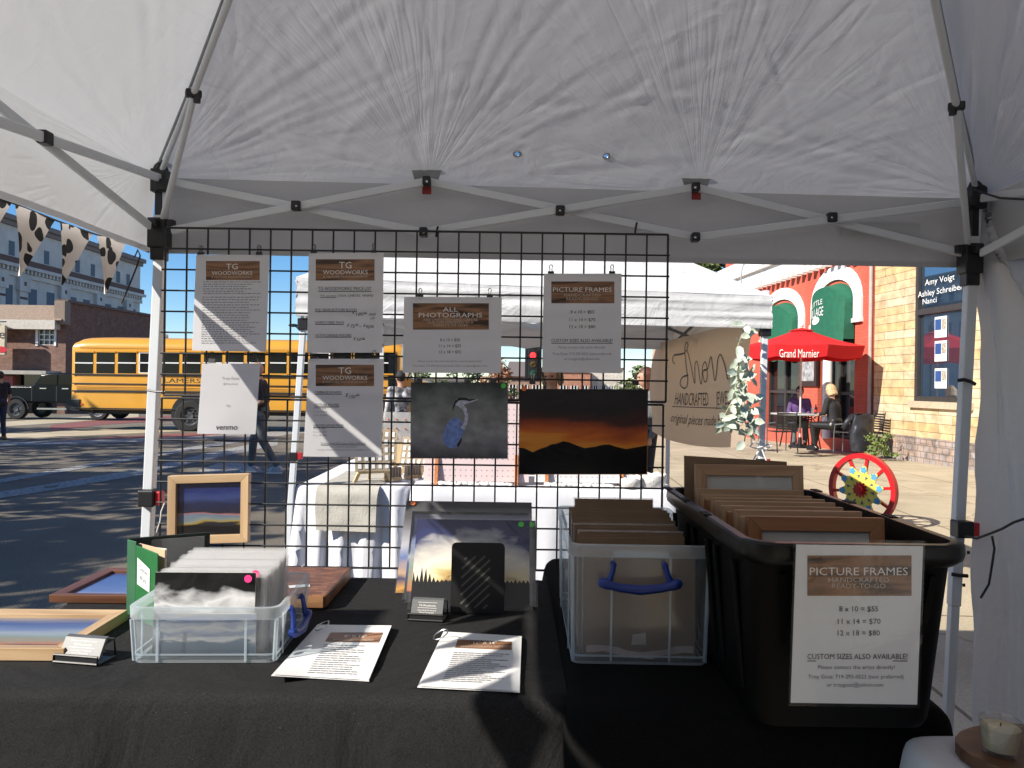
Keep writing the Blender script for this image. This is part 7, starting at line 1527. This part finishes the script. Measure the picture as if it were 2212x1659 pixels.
for x, y, lb in ((6.60, 17.9, 'left one of two white plates on the umbrella table'), (7.2, 17.85, 'white plate on the umbrella table beside the blonde woman')):
    m_ = MB(); m_.lathe([(0, 0), (.10, 0), (.14, .02), (.135, .024), (.09, .008), (0, .008)], (x, y, .821), 20); tag(obj('plate', m_, M_white, loc=(x, y, .821), smooth=True), lb, 'plate')
arc = thing('metal_hoop_stand', 'curved black metal stand by the corner of the red brick wall', 'metal stand', (8.15, 17.75, 0)); m_ = MB()
m_.tube([(-.3, 0, 0), (-.28, 0, .45), (-.12, 0, .62), (.08, 0, .62), (.22, 0, .45), (.25, 0, 0)], .014, 6)
for k in range(5): m_.tube([(-.22 + .1 * k, .02, .05), (-.2 + .1 * k, .0, .35), (-.12 + .06 * k, 0, .6)], .008, 5)
obj('frame', m_, M_blackm, arc, local=True, smooth=True)

# ------------------------------------------------------------------ plants and trees
def leafmat(name, col, var=.35): return mat(name, col, .6, var=var, vscale=1.6)
M_bark = mat('bark', (.09, .065, .05), .9, bump=.6, bscale=12)
def leaves(mb, clumps, n, size, rnd, nm=3, fill=.55):
    for _ in range(n):
        c, r = clumps[rnd.randrange(len(clumps))]; d = Vector((rnd.gauss(0, 1), rnd.gauss(0, 1), rnd.gauss(0, 1))).normalized(); q = c + Vector((d.x * r, d.y * r, d.z * r * .75)) * (fill + (1 - fill) * rnd.random()) * (1 + .15 * rnd.random())
        a = Vector((rnd.gauss(0, 1), rnd.gauss(0, 1), rnd.gauss(0, .6))).normalized(); b = a.cross(Vector((rnd.gauss(0, 1), rnd.gauss(0, 1), rnd.gauss(0, 1)))).normalized(); s = size * rnd.uniform(.6, 1.3)
        mb.add([q - a * s, q + b * s * .45, q + a * s, q - b * s * .45], [(0, 1, 2, 3)], rnd.randrange(nm))
def tree(name, label, loc, h, cr, n, cols, seed, size=.22, low=.35, trunk=.16, cat='tree', group=None, clumps=16):
    rnd = random.Random(seed); t = thing(name, label, cat, loc, 0, group); m_ = MB(); loc = Vector(loc)
    m_.tube([loc + Vector(q) for q in ((0, 0, -.3), (.05, 0, h * .25), (-.05, .04, h * .55), (0, 0, h * .8))], [trunk, trunk * .8, trunk * .5, trunk * .2], 8); cl = []
    for k in range(clumps):
        a = rnd.uniform(0, 6.28); zz = h * (low + (1 - low) * ((k + .5) / clumps)); rad = cr * math.sin(max(.25, min(1, (1.08 - (zz / h)) / (1.08 - low) * 1.0)) * 2.2) * rnd.uniform(.35, .95); c = loc + Vector((rad * math.cos(a), rad * math.sin(a), zz - cr * .12)); cl.append((c, cr * rnd.uniform(.30, .48)))
        m_.tube([loc + Vector((0, 0, zz * .55)), loc.lerp(c, .5) + Vector((0, 0, zz * .2)), c], [trunk * .35, trunk * .2, trunk * .06], 5)
    obj('trunk', m_, M_bark, t, smooth=True); m_ = MB(); leaves(m_, cl, n, size, rnd, len(cols)); obj('crown', m_, cols, t); return t
GR = [leafmat('leaf_green_a', (.055, .095, .022)), leafmat('leaf_green_b', (.085, .13, .030)), leafmat('leaf_green_c', (.035, .065, .018))]
YG = [leafmat('leaf_yellow_a', (.15, .17, .035)), leafmat('leaf_yellow_b', (.10, .14, .03)), leafmat('leaf_yellow_c', (.06, .09, .025))]
RD = [leafmat('leaf_red_a', (.30, .10, .045)), leafmat('leaf_red_b', (.22, .075, .04)), leafmat('leaf_red_c', (.33, .17, .08))]
def fp(px, d): p = W(px, 830, d); return (p.x, p.y, gz(d))
tree('broadleaf_tree', 'dark green tree behind the sunlit canopy roof, left of the red building', fp(1505, 38), 9.5, 2.6, 5200, GR + [YG[0]], 3, .17, .45)
tree('maple_tree', 'russet autumn maple down the street, below the red traffic light', fp(1062, 62), 4.4, 1.7, 1800, RD, 5, .16, .2, .1)
tree('broadleaf_tree', 'yellow-green tree just right of the russet maple', fp(1086, 70), 3.1, 1.4, 1000, YG, 6, .16, .15, .1); tree('broadleaf_tree', 'round green tree down the street, between the photograph sheet and the russet maple', fp(960, 66), 2.6, 1.7, 1200, YG, 7, .16, .1, .1)
tree('broadleaf_tree', 'green tree seen between the picture frames sheet and the brown banner', fp(1372, 48), 3.2, 1.2, 1500, YG, 8, .14, .1, .1); tree('broadleaf_tree', 'small dark tree down the street behind the top of the russet maple', fp(1012, 80), 6.2, 2.0, 1500, GR, 9, .2, .2, .1)
tree('broadleaf_tree', 'low tree down the street behind the payment of the wide photographs sheet', fp(905, 78), 4.0, 2.2, 1200, GR, 10, .2, .2, .1)
# street trees just left of the picture: they throw the dappled shade on the road and the bus
for i, (x, y, h, cr, n, s) in enumerate(((-11.8, .9, 7.2, 2.5, 1400, 27), (-12.5, 5.0, 8.0, 3.0, 1700, 21), (-14.5, 8.5, 8.5, 3.2, 1700, 22), (-17.5, 14.0, 8.5, 3.3, 1700, 23), (-24.0, 19.5, 7.5, 2.6, 1300, 24))):
    tree('street_tree', ('street tree left of the picture, closest to the tents', 'street tree left of the picture beside the near asphalt', 'street tree left of the picture, second along the kerb', 'street tree left of the picture, third along the kerb', 'street tree left of the picture, shading the rear of the bus')[i], (x, y, 0), h, cr, n, GR, s, .26, .42, .18, clumps=18)
pl = thing('weedy_plant', 'weedy green plant growing at the foot of the sandstone wall', 'plant', G(1905, 985)); rnd = random.Random(4); m_ = MB(); c0 = G(1905, 985); cl = []
for k in range(12):
    e = c0 + Vector((rnd.uniform(-.30, .34), rnd.uniform(-.2, .35), rnd.uniform(.12, .48))); m_.tube([c0 + Vector((rnd.uniform(-.25, .25), rnd.uniform(-.15, .2), 0)), c0.lerp(e, .6) + Vector((0, 0, .1)), e], .006, 4); cl.append((e, .10))
cl += [(c0 + Vector((rnd.uniform(-.3, .3), rnd.uniform(-.2, .2), .04)), .08) for _ in range(14)]
obj('stems', m_, mat('plant_stem', (.16, .20, .06), .7), pl); m_ = MB(); leaves(m_, cl, 480, .04, rnd, 2, .1); obj('leaves', m_, [leafmat('weed_a', (.20, .26, .06)), leafmat('weed_b', (.13, .19, .05))], pl)

# ------------------------------------------------------------------ far end of the street
def house(name, label, pxa, pxb, ztop, d, col, roof=None, wins=4, dep=8):
    a, b = W(pxa, 830, d).x, W(pxb, 830, d).x; g = gz(d); t = thing(name, label, 'building', ((a + b) / 2, d, g)); m_ = MB(); m_.span((a, d, g - .5), (b, d + dep, ztop)); obj('wall', m_, brick('far_brick_' + str(pxa), col, tuple(c * .85 for c in col), tuple(min(1, c * 1.3) for c in col), .09, .25, .01, .2, 'XZ'), t)
    m_ = MB()
    if roof: m_.hexa([(a - .3, d - .4, ztop), (b + .3, d - .4, ztop), (b + .3, d + dep, ztop), (a - .3, d + dep, ztop), (a + .2, d + dep * .4, ztop + 1.6), (b - .2, d + dep * .4, ztop + 1.6), (b - .2, d + dep * .6, ztop + 1.6), (a + .2, d + dep * .6, ztop + 1.6)])
    else: m_.span((a - .12, d - .15, ztop), (b + .12, d + dep, ztop + .25))
    obj('roof', m_, mat('far_roof', (.16, .13, .12), .8), t)
    for k in range(wins):
        xx = a + (b - a) * (k + .5) / wins; ww = (b - a) / wins * .28; m_ = MB(); m_.span((xx - ww, d - .04, g + .9), (xx + ww, d - .004, g + 2.4)); w2 = obj('window', m_, M_glassdark, t); m_ = MB()
        for q in (-ww, 0, ww): m_.span((xx + q - .04, d - .07, g + .9), (xx + q + .04, d - .041, g + 2.4))
        m_.span((xx - ww - .1, d - .09, g + .78), (xx + ww + .1, d - .005, g + .895)); obj('frame', m_, M_white, w2)
house('shop_building', 'far white shop front down the street, behind the top of the heron print', 868, 1000, 1.6, 75, (.52, .52, .50), wins=5); house('brick_house', 'far brick house down the street, left of the red car', 1205, 1275, 2.6, 72, (.36, .17, .11), wins=3)
house('shop_building', 'far cream building down the street behind the red car', 1278, 1345, 2.9, 75, (.55, .50, .44), wins=4); house('brick_house', 'far brown building at the end of the street, above the round green tree', 1095, 1170, 2.2, 78, (.30, .20, .15), True, 3)
car = thing('parked_car', 'dark red car with a sloping windscreen, parked behind the sunset print', 'car', W(1320, 860, 27.5)); cy0 = 27.5; gx = gz(cy0)
def cw(px): return W(px, 830, cy0).x
a = cw(1258); m_ = MB(); pr = [(0, .35), (3.4, .35), (3.4, 1.0), (2.9, 1.05), (2.6, 1.46), (1.35, 1.5), (.45, 1.02), (-.5, .92), (-.55, .4)]; m_.prism(pr, (a, cy0 + 1.7, gx + .05), (1, 0, 0), (0, 0, 1), 1.7); M_car = mat('dark_red_paint', (.30, .02, .03), .25, coat=.5); obj('body', m_, M_car, car, bevel=.05)
m_ = MB(); m_.prism([(.65, 1.04), (1.40, 1.42), (1.9, 1.43), (1.9, 1.04)], (a, cy0 + 1.72, gx + .05), (1, 0, 0), (0, 0, 1), 1.74); m_.prism([(1.98, 1.04), (1.98, 1.43), (2.5, 1.40), (2.75, 1.06)], (a, cy0 + 1.72, gx + .05), (1, 0, 0), (0, 0, 1), 1.74); obj('windows', m_, M_glassdark, car)
for x in (.25, 2.75): wheel('w', car, Vector((a + x, cy0 + .05, gx + .33)), .33, .2, M_rims)
tl = thing('traffic_light', 'traffic light showing red, hanging beyond the neighbouring canopy', 'traffic light', W(1151, 830, 30)); c = W(1151, 768, 30); m_ = MB(); zt_ = c.z + .3
m_.box((c.x, 30, c.z - .32), (.34, .22, 1.1)); m_.box((c.x, 30.15, c.z - .32), (.6, .02, 1.35)); hs = obj('housing', m_, M_black, tl, bevel=.02)
for k, col in enumerate(((.9, .02, .02), (.10, .07, .01), (.01, .09, .05))):
    m_ = MB(); zc_ = c.z - .34 * k; m_.cyl((c.x, 29.86, zc_), (c.x, 29.89, zc_), .12, n=16)
    ml = mat('signal_lens', col, .3)
    if k == 0: b_ = ml.node_tree.nodes['Principled BSDF']; b_.inputs['Emission Color'].default_value = (1, .03, .03, 1); b_.inputs['Emission Strength'].default_value = 1.6
    obj('lens', m_, ml, hs); m_ = MB(); m_.tube([(c.x - .14, 29.8, zc_), (c.x - .1, 29.78, zc_ + .11), (c.x, 29.77, zc_ + .15), (c.x + .1, 29.78, zc_ + .11), (c.x + .14, 29.8, zc_)], .02, 5); obj('visor', m_, M_black, hs)
m_ = MB(); m_.cyl((c.x + .5, 30.3, gz(30)), (c.x + .5, 30.3, c.z + .4), .08, n=10); m_.beam((c.x + .5, 30.3, c.z + .3), (c.x, 30.1, c.z + .3), .06); obj('post', m_, M_blackm, tl)
wbx = W(920, 700, 45); lmp = thing('street_lamp', 'dark street lamp with twin heads, above the school bus roof', 'street lamp', (W(655, 830, 45).x, 45, gz(45))); m_ = MB(); q = W(655, 668, 45); m_.cyl((q.x, 45, gz(45)), (q.x, 45, q.z), .06, n=8); obj('post', m_, M_blackm, lmp)
for s in (-1, 1): m_ = MB(); e = W(655 + 14 * s, 703, 45); m_.tube([(q.x, 45, e.z - .5), (e.x, 45, e.z - .1), (e.x + .2 * s, 45, e.z)], .04, 6); m_.ball((e.x + .2 * s, 45, e.z), (.3, .2, .1), 8); obj('lamp_head', m_, M_blackm, lmp, smooth=True)
# ------------------------------------------------------------------ people
def skin_of(name, mb, m, parent, voxel=.012, it=4):
    me = D.meshes.new('tmp'); me.from_pydata([tuple(p) for p in mb.v], [], mb.f); o = D.objects.new('tmp', me); C.objects.link(o)
    md = o.modifiers.new('r', 'REMESH'); md.mode = 'VOXEL'; md.voxel_size = voxel; sm = o.modifiers.new('s', 'SMOOTH'); sm.factor = .5; sm.iterations = it
    dg = bpy.context.evaluated_depsgraph_get(); me2 = D.meshes.new_from_object(o.evaluated_get(dg)); D.objects.remove(o); D.meshes.remove(me)
    me2.name = name; me2.materials.clear(); me2.materials.append(m); me2.polygons.foreach_set('use_smooth', [True] * len(me2.polygons))
    r = D.objects.new(name, me2); C.objects.link(r); r.parent = parent; TM[r.name] = TM[parent.name]; return r
M_skin = mat('skin', (.48, .27, .19), .55, var=.08); M_skin2 = mat('skin_ruddy', (.40, .20, .15), .55, var=.1)
V = Vector
def hand(mb, wr, d, side_, palm_n, s=1.0):
    """palm, four bent fingers and a thumb; d along the hand, palm_n out of the palm"""
    d = d.normalized(); n = (palm_n - d * palm_n.dot(d)).normalized(); x = d.cross(n) * side_
    for k in (-1, 0, 1): mb.cap(wr + d * .01 + x * .012 * k, wr + d * .085 * s + x * .024 * k, .014, .013, 8)
    for k, (o, ln) in enumerate(((-.030, .072), (-.010, .080), (.010, .075), (.029, .058))):
        a = wr + d * .085 * s + x * o; b = a + (d * .8 + n * .35).normalized() * ln * .5; e = b + (d * .4 + n * .8).normalized() * ln * .5; mb.cap(a, b, .0095, .009, 6); mb.cap(b, e, .009, .0075, 6)
    a = wr + d * .03 - x * .02; b = a + (d * .6 - x * .7 + n * .3).normalized() * .04; mb.cap(a, b, .012, .010, 6); mb.cap(b, b + (d * .9 + n * .4).normalized() * .032, .010, .008, 6)
def person(label, loc, rz, P, top, bot, shoe, hair=None, hairst='short', long_sleeve=False, skin=None, vox=.012, scale=1.0, extra=None):
    skin = skin or M_skin; t = thing('person', label, 'person', loc, rz); t.scale = (scale,) * 3; TM[t.name] = TM[t.name] @ Matrix.Scale(scale, 4)
    J = {k: V(v) for k, v in P.items()}; b = MB(); hd = J['head']; fw = J.get('face', V((0, 1, 0))).normalized(); rt = fw.cross(V((0, 0, 1))).normalized(); up = rt.cross(fw); R = Matrix((rt, fw, up)).transposed()
    b.ball(hd, (.076, .096, .112), 16, M=R); b.ball(hd + R @ V((0, .022, -.055)), (.058, .072, .068), 12, M=R); b.ball(hd + R @ V((0, .06, -.095)), (.028, .026, .022), 8)
    b.cap(hd + R @ V((0, .094, .012)), hd + R @ V((0, .112, -.028)), .010, .014, 8); b.ball(hd + R @ V((0, .100, .030)), (.045, .012, .010), 8, M=R)
    for s in (-1, 1): b.ball(hd + R @ V((s * .078, -.005, -.008)), (.012, .022, .034), 8, M=R)
    b.ball(hd + R @ V((0, .092, -.064)), (.026, .011, .008), 8, M=R)
    b.cap(J['neck'] - V((0, 0, .06)), hd - up * .05, .056, .052, 12)
    b.cap(J['pelvis'], J['chest'], .075, .085, 12)
    for s, q in ((-1, 'L'), (1, 'R')):
        sh, el, wr, hp, kn, an, to = [J[k + q] for k in ('sh', 'el', 'wr', 'hip', 'kn', 'an', 'toe')]
        b.cap(J['neck'] - V((0, 0, .07)), sh, .05, .045, 10); b.cap(sh, el, .043, .036, 10); b.cap(el, wr, .037, .024, 10)
        dd = (wr - el).normalized(); hn = J.get('palm' + q, V((-s, 0, 0))); hand(b, wr, J.get('hd' + q, dd), s, hn)
        b.cap(J['pelvis'], hp, .085, .08, 10); b.cap(hp, kn, .075, .052, 10); b.cap(kn, an, .05, .035, 10); b.cap(an, to, .035, .025, 8)
    body = skin_of('body', b, skin, t, vox)
    for s in (-1, 1): m_ = MB(); m_.ball(hd + R @ V((s * .032, .092, .012)), (.011, .008, .008), 8, M=R); obj('eye', m_, M_ink, body, local=True)
    # clothes
    c = MB(); pl_, ch_, nk = J['pelvis'], J['chest'], J['neck']; mid = pl_.lerp(ch_, .45); wv = (J['shR'] - J['shL']).normalized()
    for s in (-1, 1):
        c.cap(pl_ + wv * s * .055 - V((0, 0, .03)), mid + wv * s * .055, .112, .105, 12); c.cap(mid + wv * s * .055, ch_ + wv * s * .065, .105, .118, 12); c.cap(ch_ + wv * s * .065, nk - V((0, 0, .085)) + wv * s * .08, .112, .062, 12)
    for s, q in ((-1, 'L'), (1, 'R')):
        sh, el, wr = J['sh' + q], J['el' + q], J['wr' + q]; c.cap(nk - V((0, 0, .075)), sh, .060, .060, 10); e2 = el if long_sleeve else sh.lerp(el, .72); c.cap(sh, e2, .062, .056 if long_sleeve else .062, 10)
        if long_sleeve: c.cap(el, el.lerp(wr, .92 if long_sleeve is True else long_sleeve), .052, .040, 10)
    skin_of('top', c, top, t, .013, 5)
    c = MB(); c.cap(pl_ + wv * .05 + V((0, 0, .05)), pl_ - wv * .05 + V((0, 0, .05)), .115, .115, 12)
    for q in 'LR':
        hp, kn, an = J['hip' + q], J['kn' + q], J['an' + q]; c.cap(pl_, hp, .10, .10, 10); c.cap(hp, kn, .094, .070, 12); c.cap(kn, an.lerp(kn, .06), .068, .052, 12)
    skin_of('trousers', c, bot, t, .013, 5)
    for q in 'LR':
        an, to = J['an' + q], J['toe' + q]; d = (to - an); d.z = 0; d.normalize(); hl = an - d * .05; f = min(an.z - .045, to.z) if True else 0; bz_ = J.get('floor' + q, V((0, 0, 0))).z
        c = MB(); c.cap(V((hl.x, hl.y, bz_ + .045)), V((to.x, to.y, bz_ + .035)), .043, .034, 10); c.cap(an, V((hl.x, hl.y, bz_ + .05)), .045, .044, 10); c.cap(an, V((to.x, to.y, bz_ + .035)) - d * .04, .042, .036, 10); so_ = skin_of('shoe', c, shoe, t, .01, 3)
        m_ = MB(); m_.prism([(-.095, -.02), (-.08, -.04), (.10, -.042), (.145, -.03), (.16, 0), (.145, .03), (.10, .042), (-.08, .04), (-.095, .02)], V((an.x, an.y, bz_ + .001)) + d * .02, d, V((-d.y, d.x, 0)), .02); obj('sole', m_, M_white if shoe.name == 'sneaker_grey' else M_black, so_, local=True, bevel=.004)
    if hair:
        c = MB(); c.ball(hd + R @ V((0, -.012, .022)), (.088, .104, .112), 16, M=R)
        if hairst in ('bob', 'long'):
            low = -.10 if hairst == 'bob' else -.26
            for a in range(-4, 5): th = math.radians(90 + a * 30); q = V((.075 * math.sin(th + 1.571) if False else .078 * math.cos(math.radians(a * 27 - 90)), .078 * math.sin(math.radians(a * 27 - 90)) - .01, 0)); c.cap(hd + R @ (q + V((0, 0, .03))), hd + R @ (q * 1.08 + V((0, 0, low))), .034, .026, 8)
        c.v = [p for p in c.v]; h = skin_of('hair', c, hair, t, .010, 3)
        # clear the face
        bm = bmesh.new(); bm.from_mesh(h.data); kill = [v for v in bm.verts if (R.transposed() @ (v.co - hd)).y > .045 and (R.transposed() @ (v.co - hd)).z < .062]; bmesh.ops.delete(bm, geom=kill, context='VERTS'); bm.to_mesh(h.data); bm.free()
    if extra: extra(t, J, R, hd)
    return t
STAND = dict(pelvis=(0, 0, .96), chest=(0, 0, 1.28), neck=(0, -.01, 1.50), head=(0, .02, 1.635), shL=(-.19, 0, 1.42), shR=(.19, 0, 1.42), elL=(-.24, -.03, 1.13), elR=(.24, -.03, 1.13), wrL=(-.25, .08, .90), wrR=(.25, .08, .90), hipL=(-.09, 0, .92), hipR=(.09, 0, .92), knL=(-.10, .03, .50), knR=(.10, .03, .50), anL=(-.10, -.02, .085), anR=(.10, -.02, .085), toeL=(-.12, .15, .03), toeR=(.12, .15, .03))
M_tee = mat('black_tshirt', (.020, .020, .021), .85, bump=.3, bscale=20); M_jean = mat('grey_jeans', (.105, .115, .125), .85, var=.2, bump=.3, bscale=25); M_sneak = mat('sneaker_grey', (.42, .43, .46), .6, var=.4, vscale=20)
WALK = dict(STAND); WALK.update(face=(0, 1, -.05), pelvis=(0, .02, .94), chest=(0, .04, 1.26), neck=(0, .05, 1.48), head=(0, .09, 1.615), shL=(-.19, .04, 1.40), shR=(.19, .06, 1.40), elL=(-.25, -.06, 1.12), wrL=(-.20, .16, .99), elR=(.24, .0, 1.12), wrR=(.22, .20, .93), hipL=(-.09, .02, .90), hipR=(.09, .02, .90), knL=(-.09, -.04, .49), anL=(-.09, -.27, .105), toeL=(-.09, -.10, .03), knR=(.09, .17, .50), anR=(.09, .20, .085), toeR=(.09, .37, .04))
def walker_bits(t, J, R, hd):
    m_ = MB()
    for s in (-1, 1): m_.ball(hd + R @ V((s * .036, .098, .016)), (.026, .010, .017), 10, M=R); m_.tube([hd + R @ V((s * .062, .088, .02)), hd + R @ V((s * .082, .03, .02)), hd + R @ V((s * .083, -.01, .012))], .004, 5)
    m_.tube([hd + R @ V((-.02, .104, .02)), hd + R @ V((.02, .104, .02))], .004, 5); obj('sunglasses', m_, M_ink, t, local=True, smooth=True)
    w = J['wrL']; e = J['elL']; d = (w - e).normalized(); m_ = MB(); m_.cyl(w - d * .028, w - d * .002, .033, n=14); x = V((-1, 0, 0)); m_.box(w - d * .015 + x * .030, (.012, .04, .036)); obj('watch', m_, M_black, t, local=True)
    m_ = MB(); f = lambda x, y: V((-.095 + x, 0, 0)) + V((0, 0, 1.30 - y)) + V((0, .152, 0)) ; m_.prism([(.06 * math.cos(a) + .02 * math.cos(3 * a), .05 * math.sin(a)) for a in [i * .314 for i in range(20)]], (-.125, .135, 1.24), (.6, .8, 0), (0, 0, 1), .012); obj('shirt_print', m_, mat('shirt_print', (.55, .56, .50), .7, var=.6, vscale=40), t, local=True)
wp = road_pt(566, 1021, 0)
person('bald man in sunglasses, black T-shirt and grey jeans walking past on the asphalt', (wp.x, wp.y, wp.z), math.radians(90), WALK, M_tee, M_jean, M_sneak, vox=.010, scale=1.015, extra=walker_bits)
SIT = dict(STAND); SIT.update(pelvis=(0, 0, .56), chest=(0, .05, .90), neck=(0, .07, 1.10), head=(0, .11, 1.235), face=(0, 1, -.35), shL=(-.17, .07, 1.03), shR=(.17, .07, 1.03), elL=(-.23, .10, .78), elR=(.23, .10, .78), wrL=(-.14, .30, .72), wrR=(.14, .30, .72), hipL=(-.09, .02, .52), hipR=(.09, .02, .52), knL=(-.13, .42, .52), knR=(.10, .44, .52), anL=(-.13, .36, .09), anR=(.10, .52, .09), toeL=(-.13, .52, .03), toeR=(.10, .68, .03), palmL=(0, 0, -1), palmR=(0, 0, -1))
M_blk = mat('black_knit', (.013, .013, .015), .8, bump=.2, bscale=25); M_leg = mat('black_leggings', (.012, .012, .013), .38); M_boot = mat('black_boots', (.014, .013, .013), .3)
M_blond = mat('blonde_hair', (.50, .36, .20), .5, var=.35, vscale=30, bump=.5, bscale=50); M_brown = mat('auburn_hair', (.10, .035, .018), .5, var=.3, vscale=30, bump=.5, bscale=50); M_grey_h = mat('sandy_hair', (.26, .19, .12), .6, var=.4, vscale=35, bump=.6, bscale=50)
person('blonde woman in black top and boots sitting on a terrace chair, her back to us', (7.27, 17.27, 0), .62, SIT, M_blk, M_leg, M_boot, M_blond, 'bob', .55, scale=1.12)
SIT2 = dict(SIT); SIT2.update(face=(0, 1, -.1))
person('seated person in a purple top in the shade across the umbrella table', (7.10, 18.95, 0), 2.75, SIT2, mat('purple_top', (.09, .045, .15), .8), M_jean, M_boot, mat('dark_hair', (.02, .014, .012), .6), 'short', .5, M_skin2, scale=1.08)
M_gsw = mat('grey_sweatshirt', (.16, .165, .17), .9, bump=.2, bscale=30); M_navy = mat('navy_trousers', (.02, .024, .035), .8)
person('auburn-haired person in a grey sweatshirt standing behind the sunset print', (W(1398, 830, 8.9).x, 8.9, 0), 1.9, dict(STAND, face=(.3, 1, -.15)), M_gsw, M_navy, M_boot, M_brown, 'long', True, scale=.93)
person('sandy-haired person bending over the jewellery table, mostly hidden by the sunset print', (W(1192, 830, 6.9).x, 6.9, 0), 2.9, dict(STAND, face=(.1, 1, -.5)), mat('tan_top', (.35, .27, .2), .9), M_navy, M_boot, M_grey_h, 'bob', True, scale=.93)
pe = W(868, 830, 13)
person('person in a black and white striped jacket, mostly hidden left of the heron print', (pe.x - .02, 13, gz(13)), .5, STAND, mat('black_white_top', (.35, .35, .36), .8, var=1.0, vscale=9), M_navy, M_boot, mat('cap_black', (.02, .02, .02), .8), 'short', True, scale=.95)
pe = road_pt(-1, 950, 0)
person('person in dark shirt and jeans cut off by the left edge of the photo', (pe.x, pe.y, pe.z), 1.2, STAND, M_tee, mat('blue_jeans', (.03, .045, .08), .85), mat('tan_shoe', (.32, .16, .06), .6), mat('brown_hair', (.05, .03, .02), .6), 'short', scale=.98)
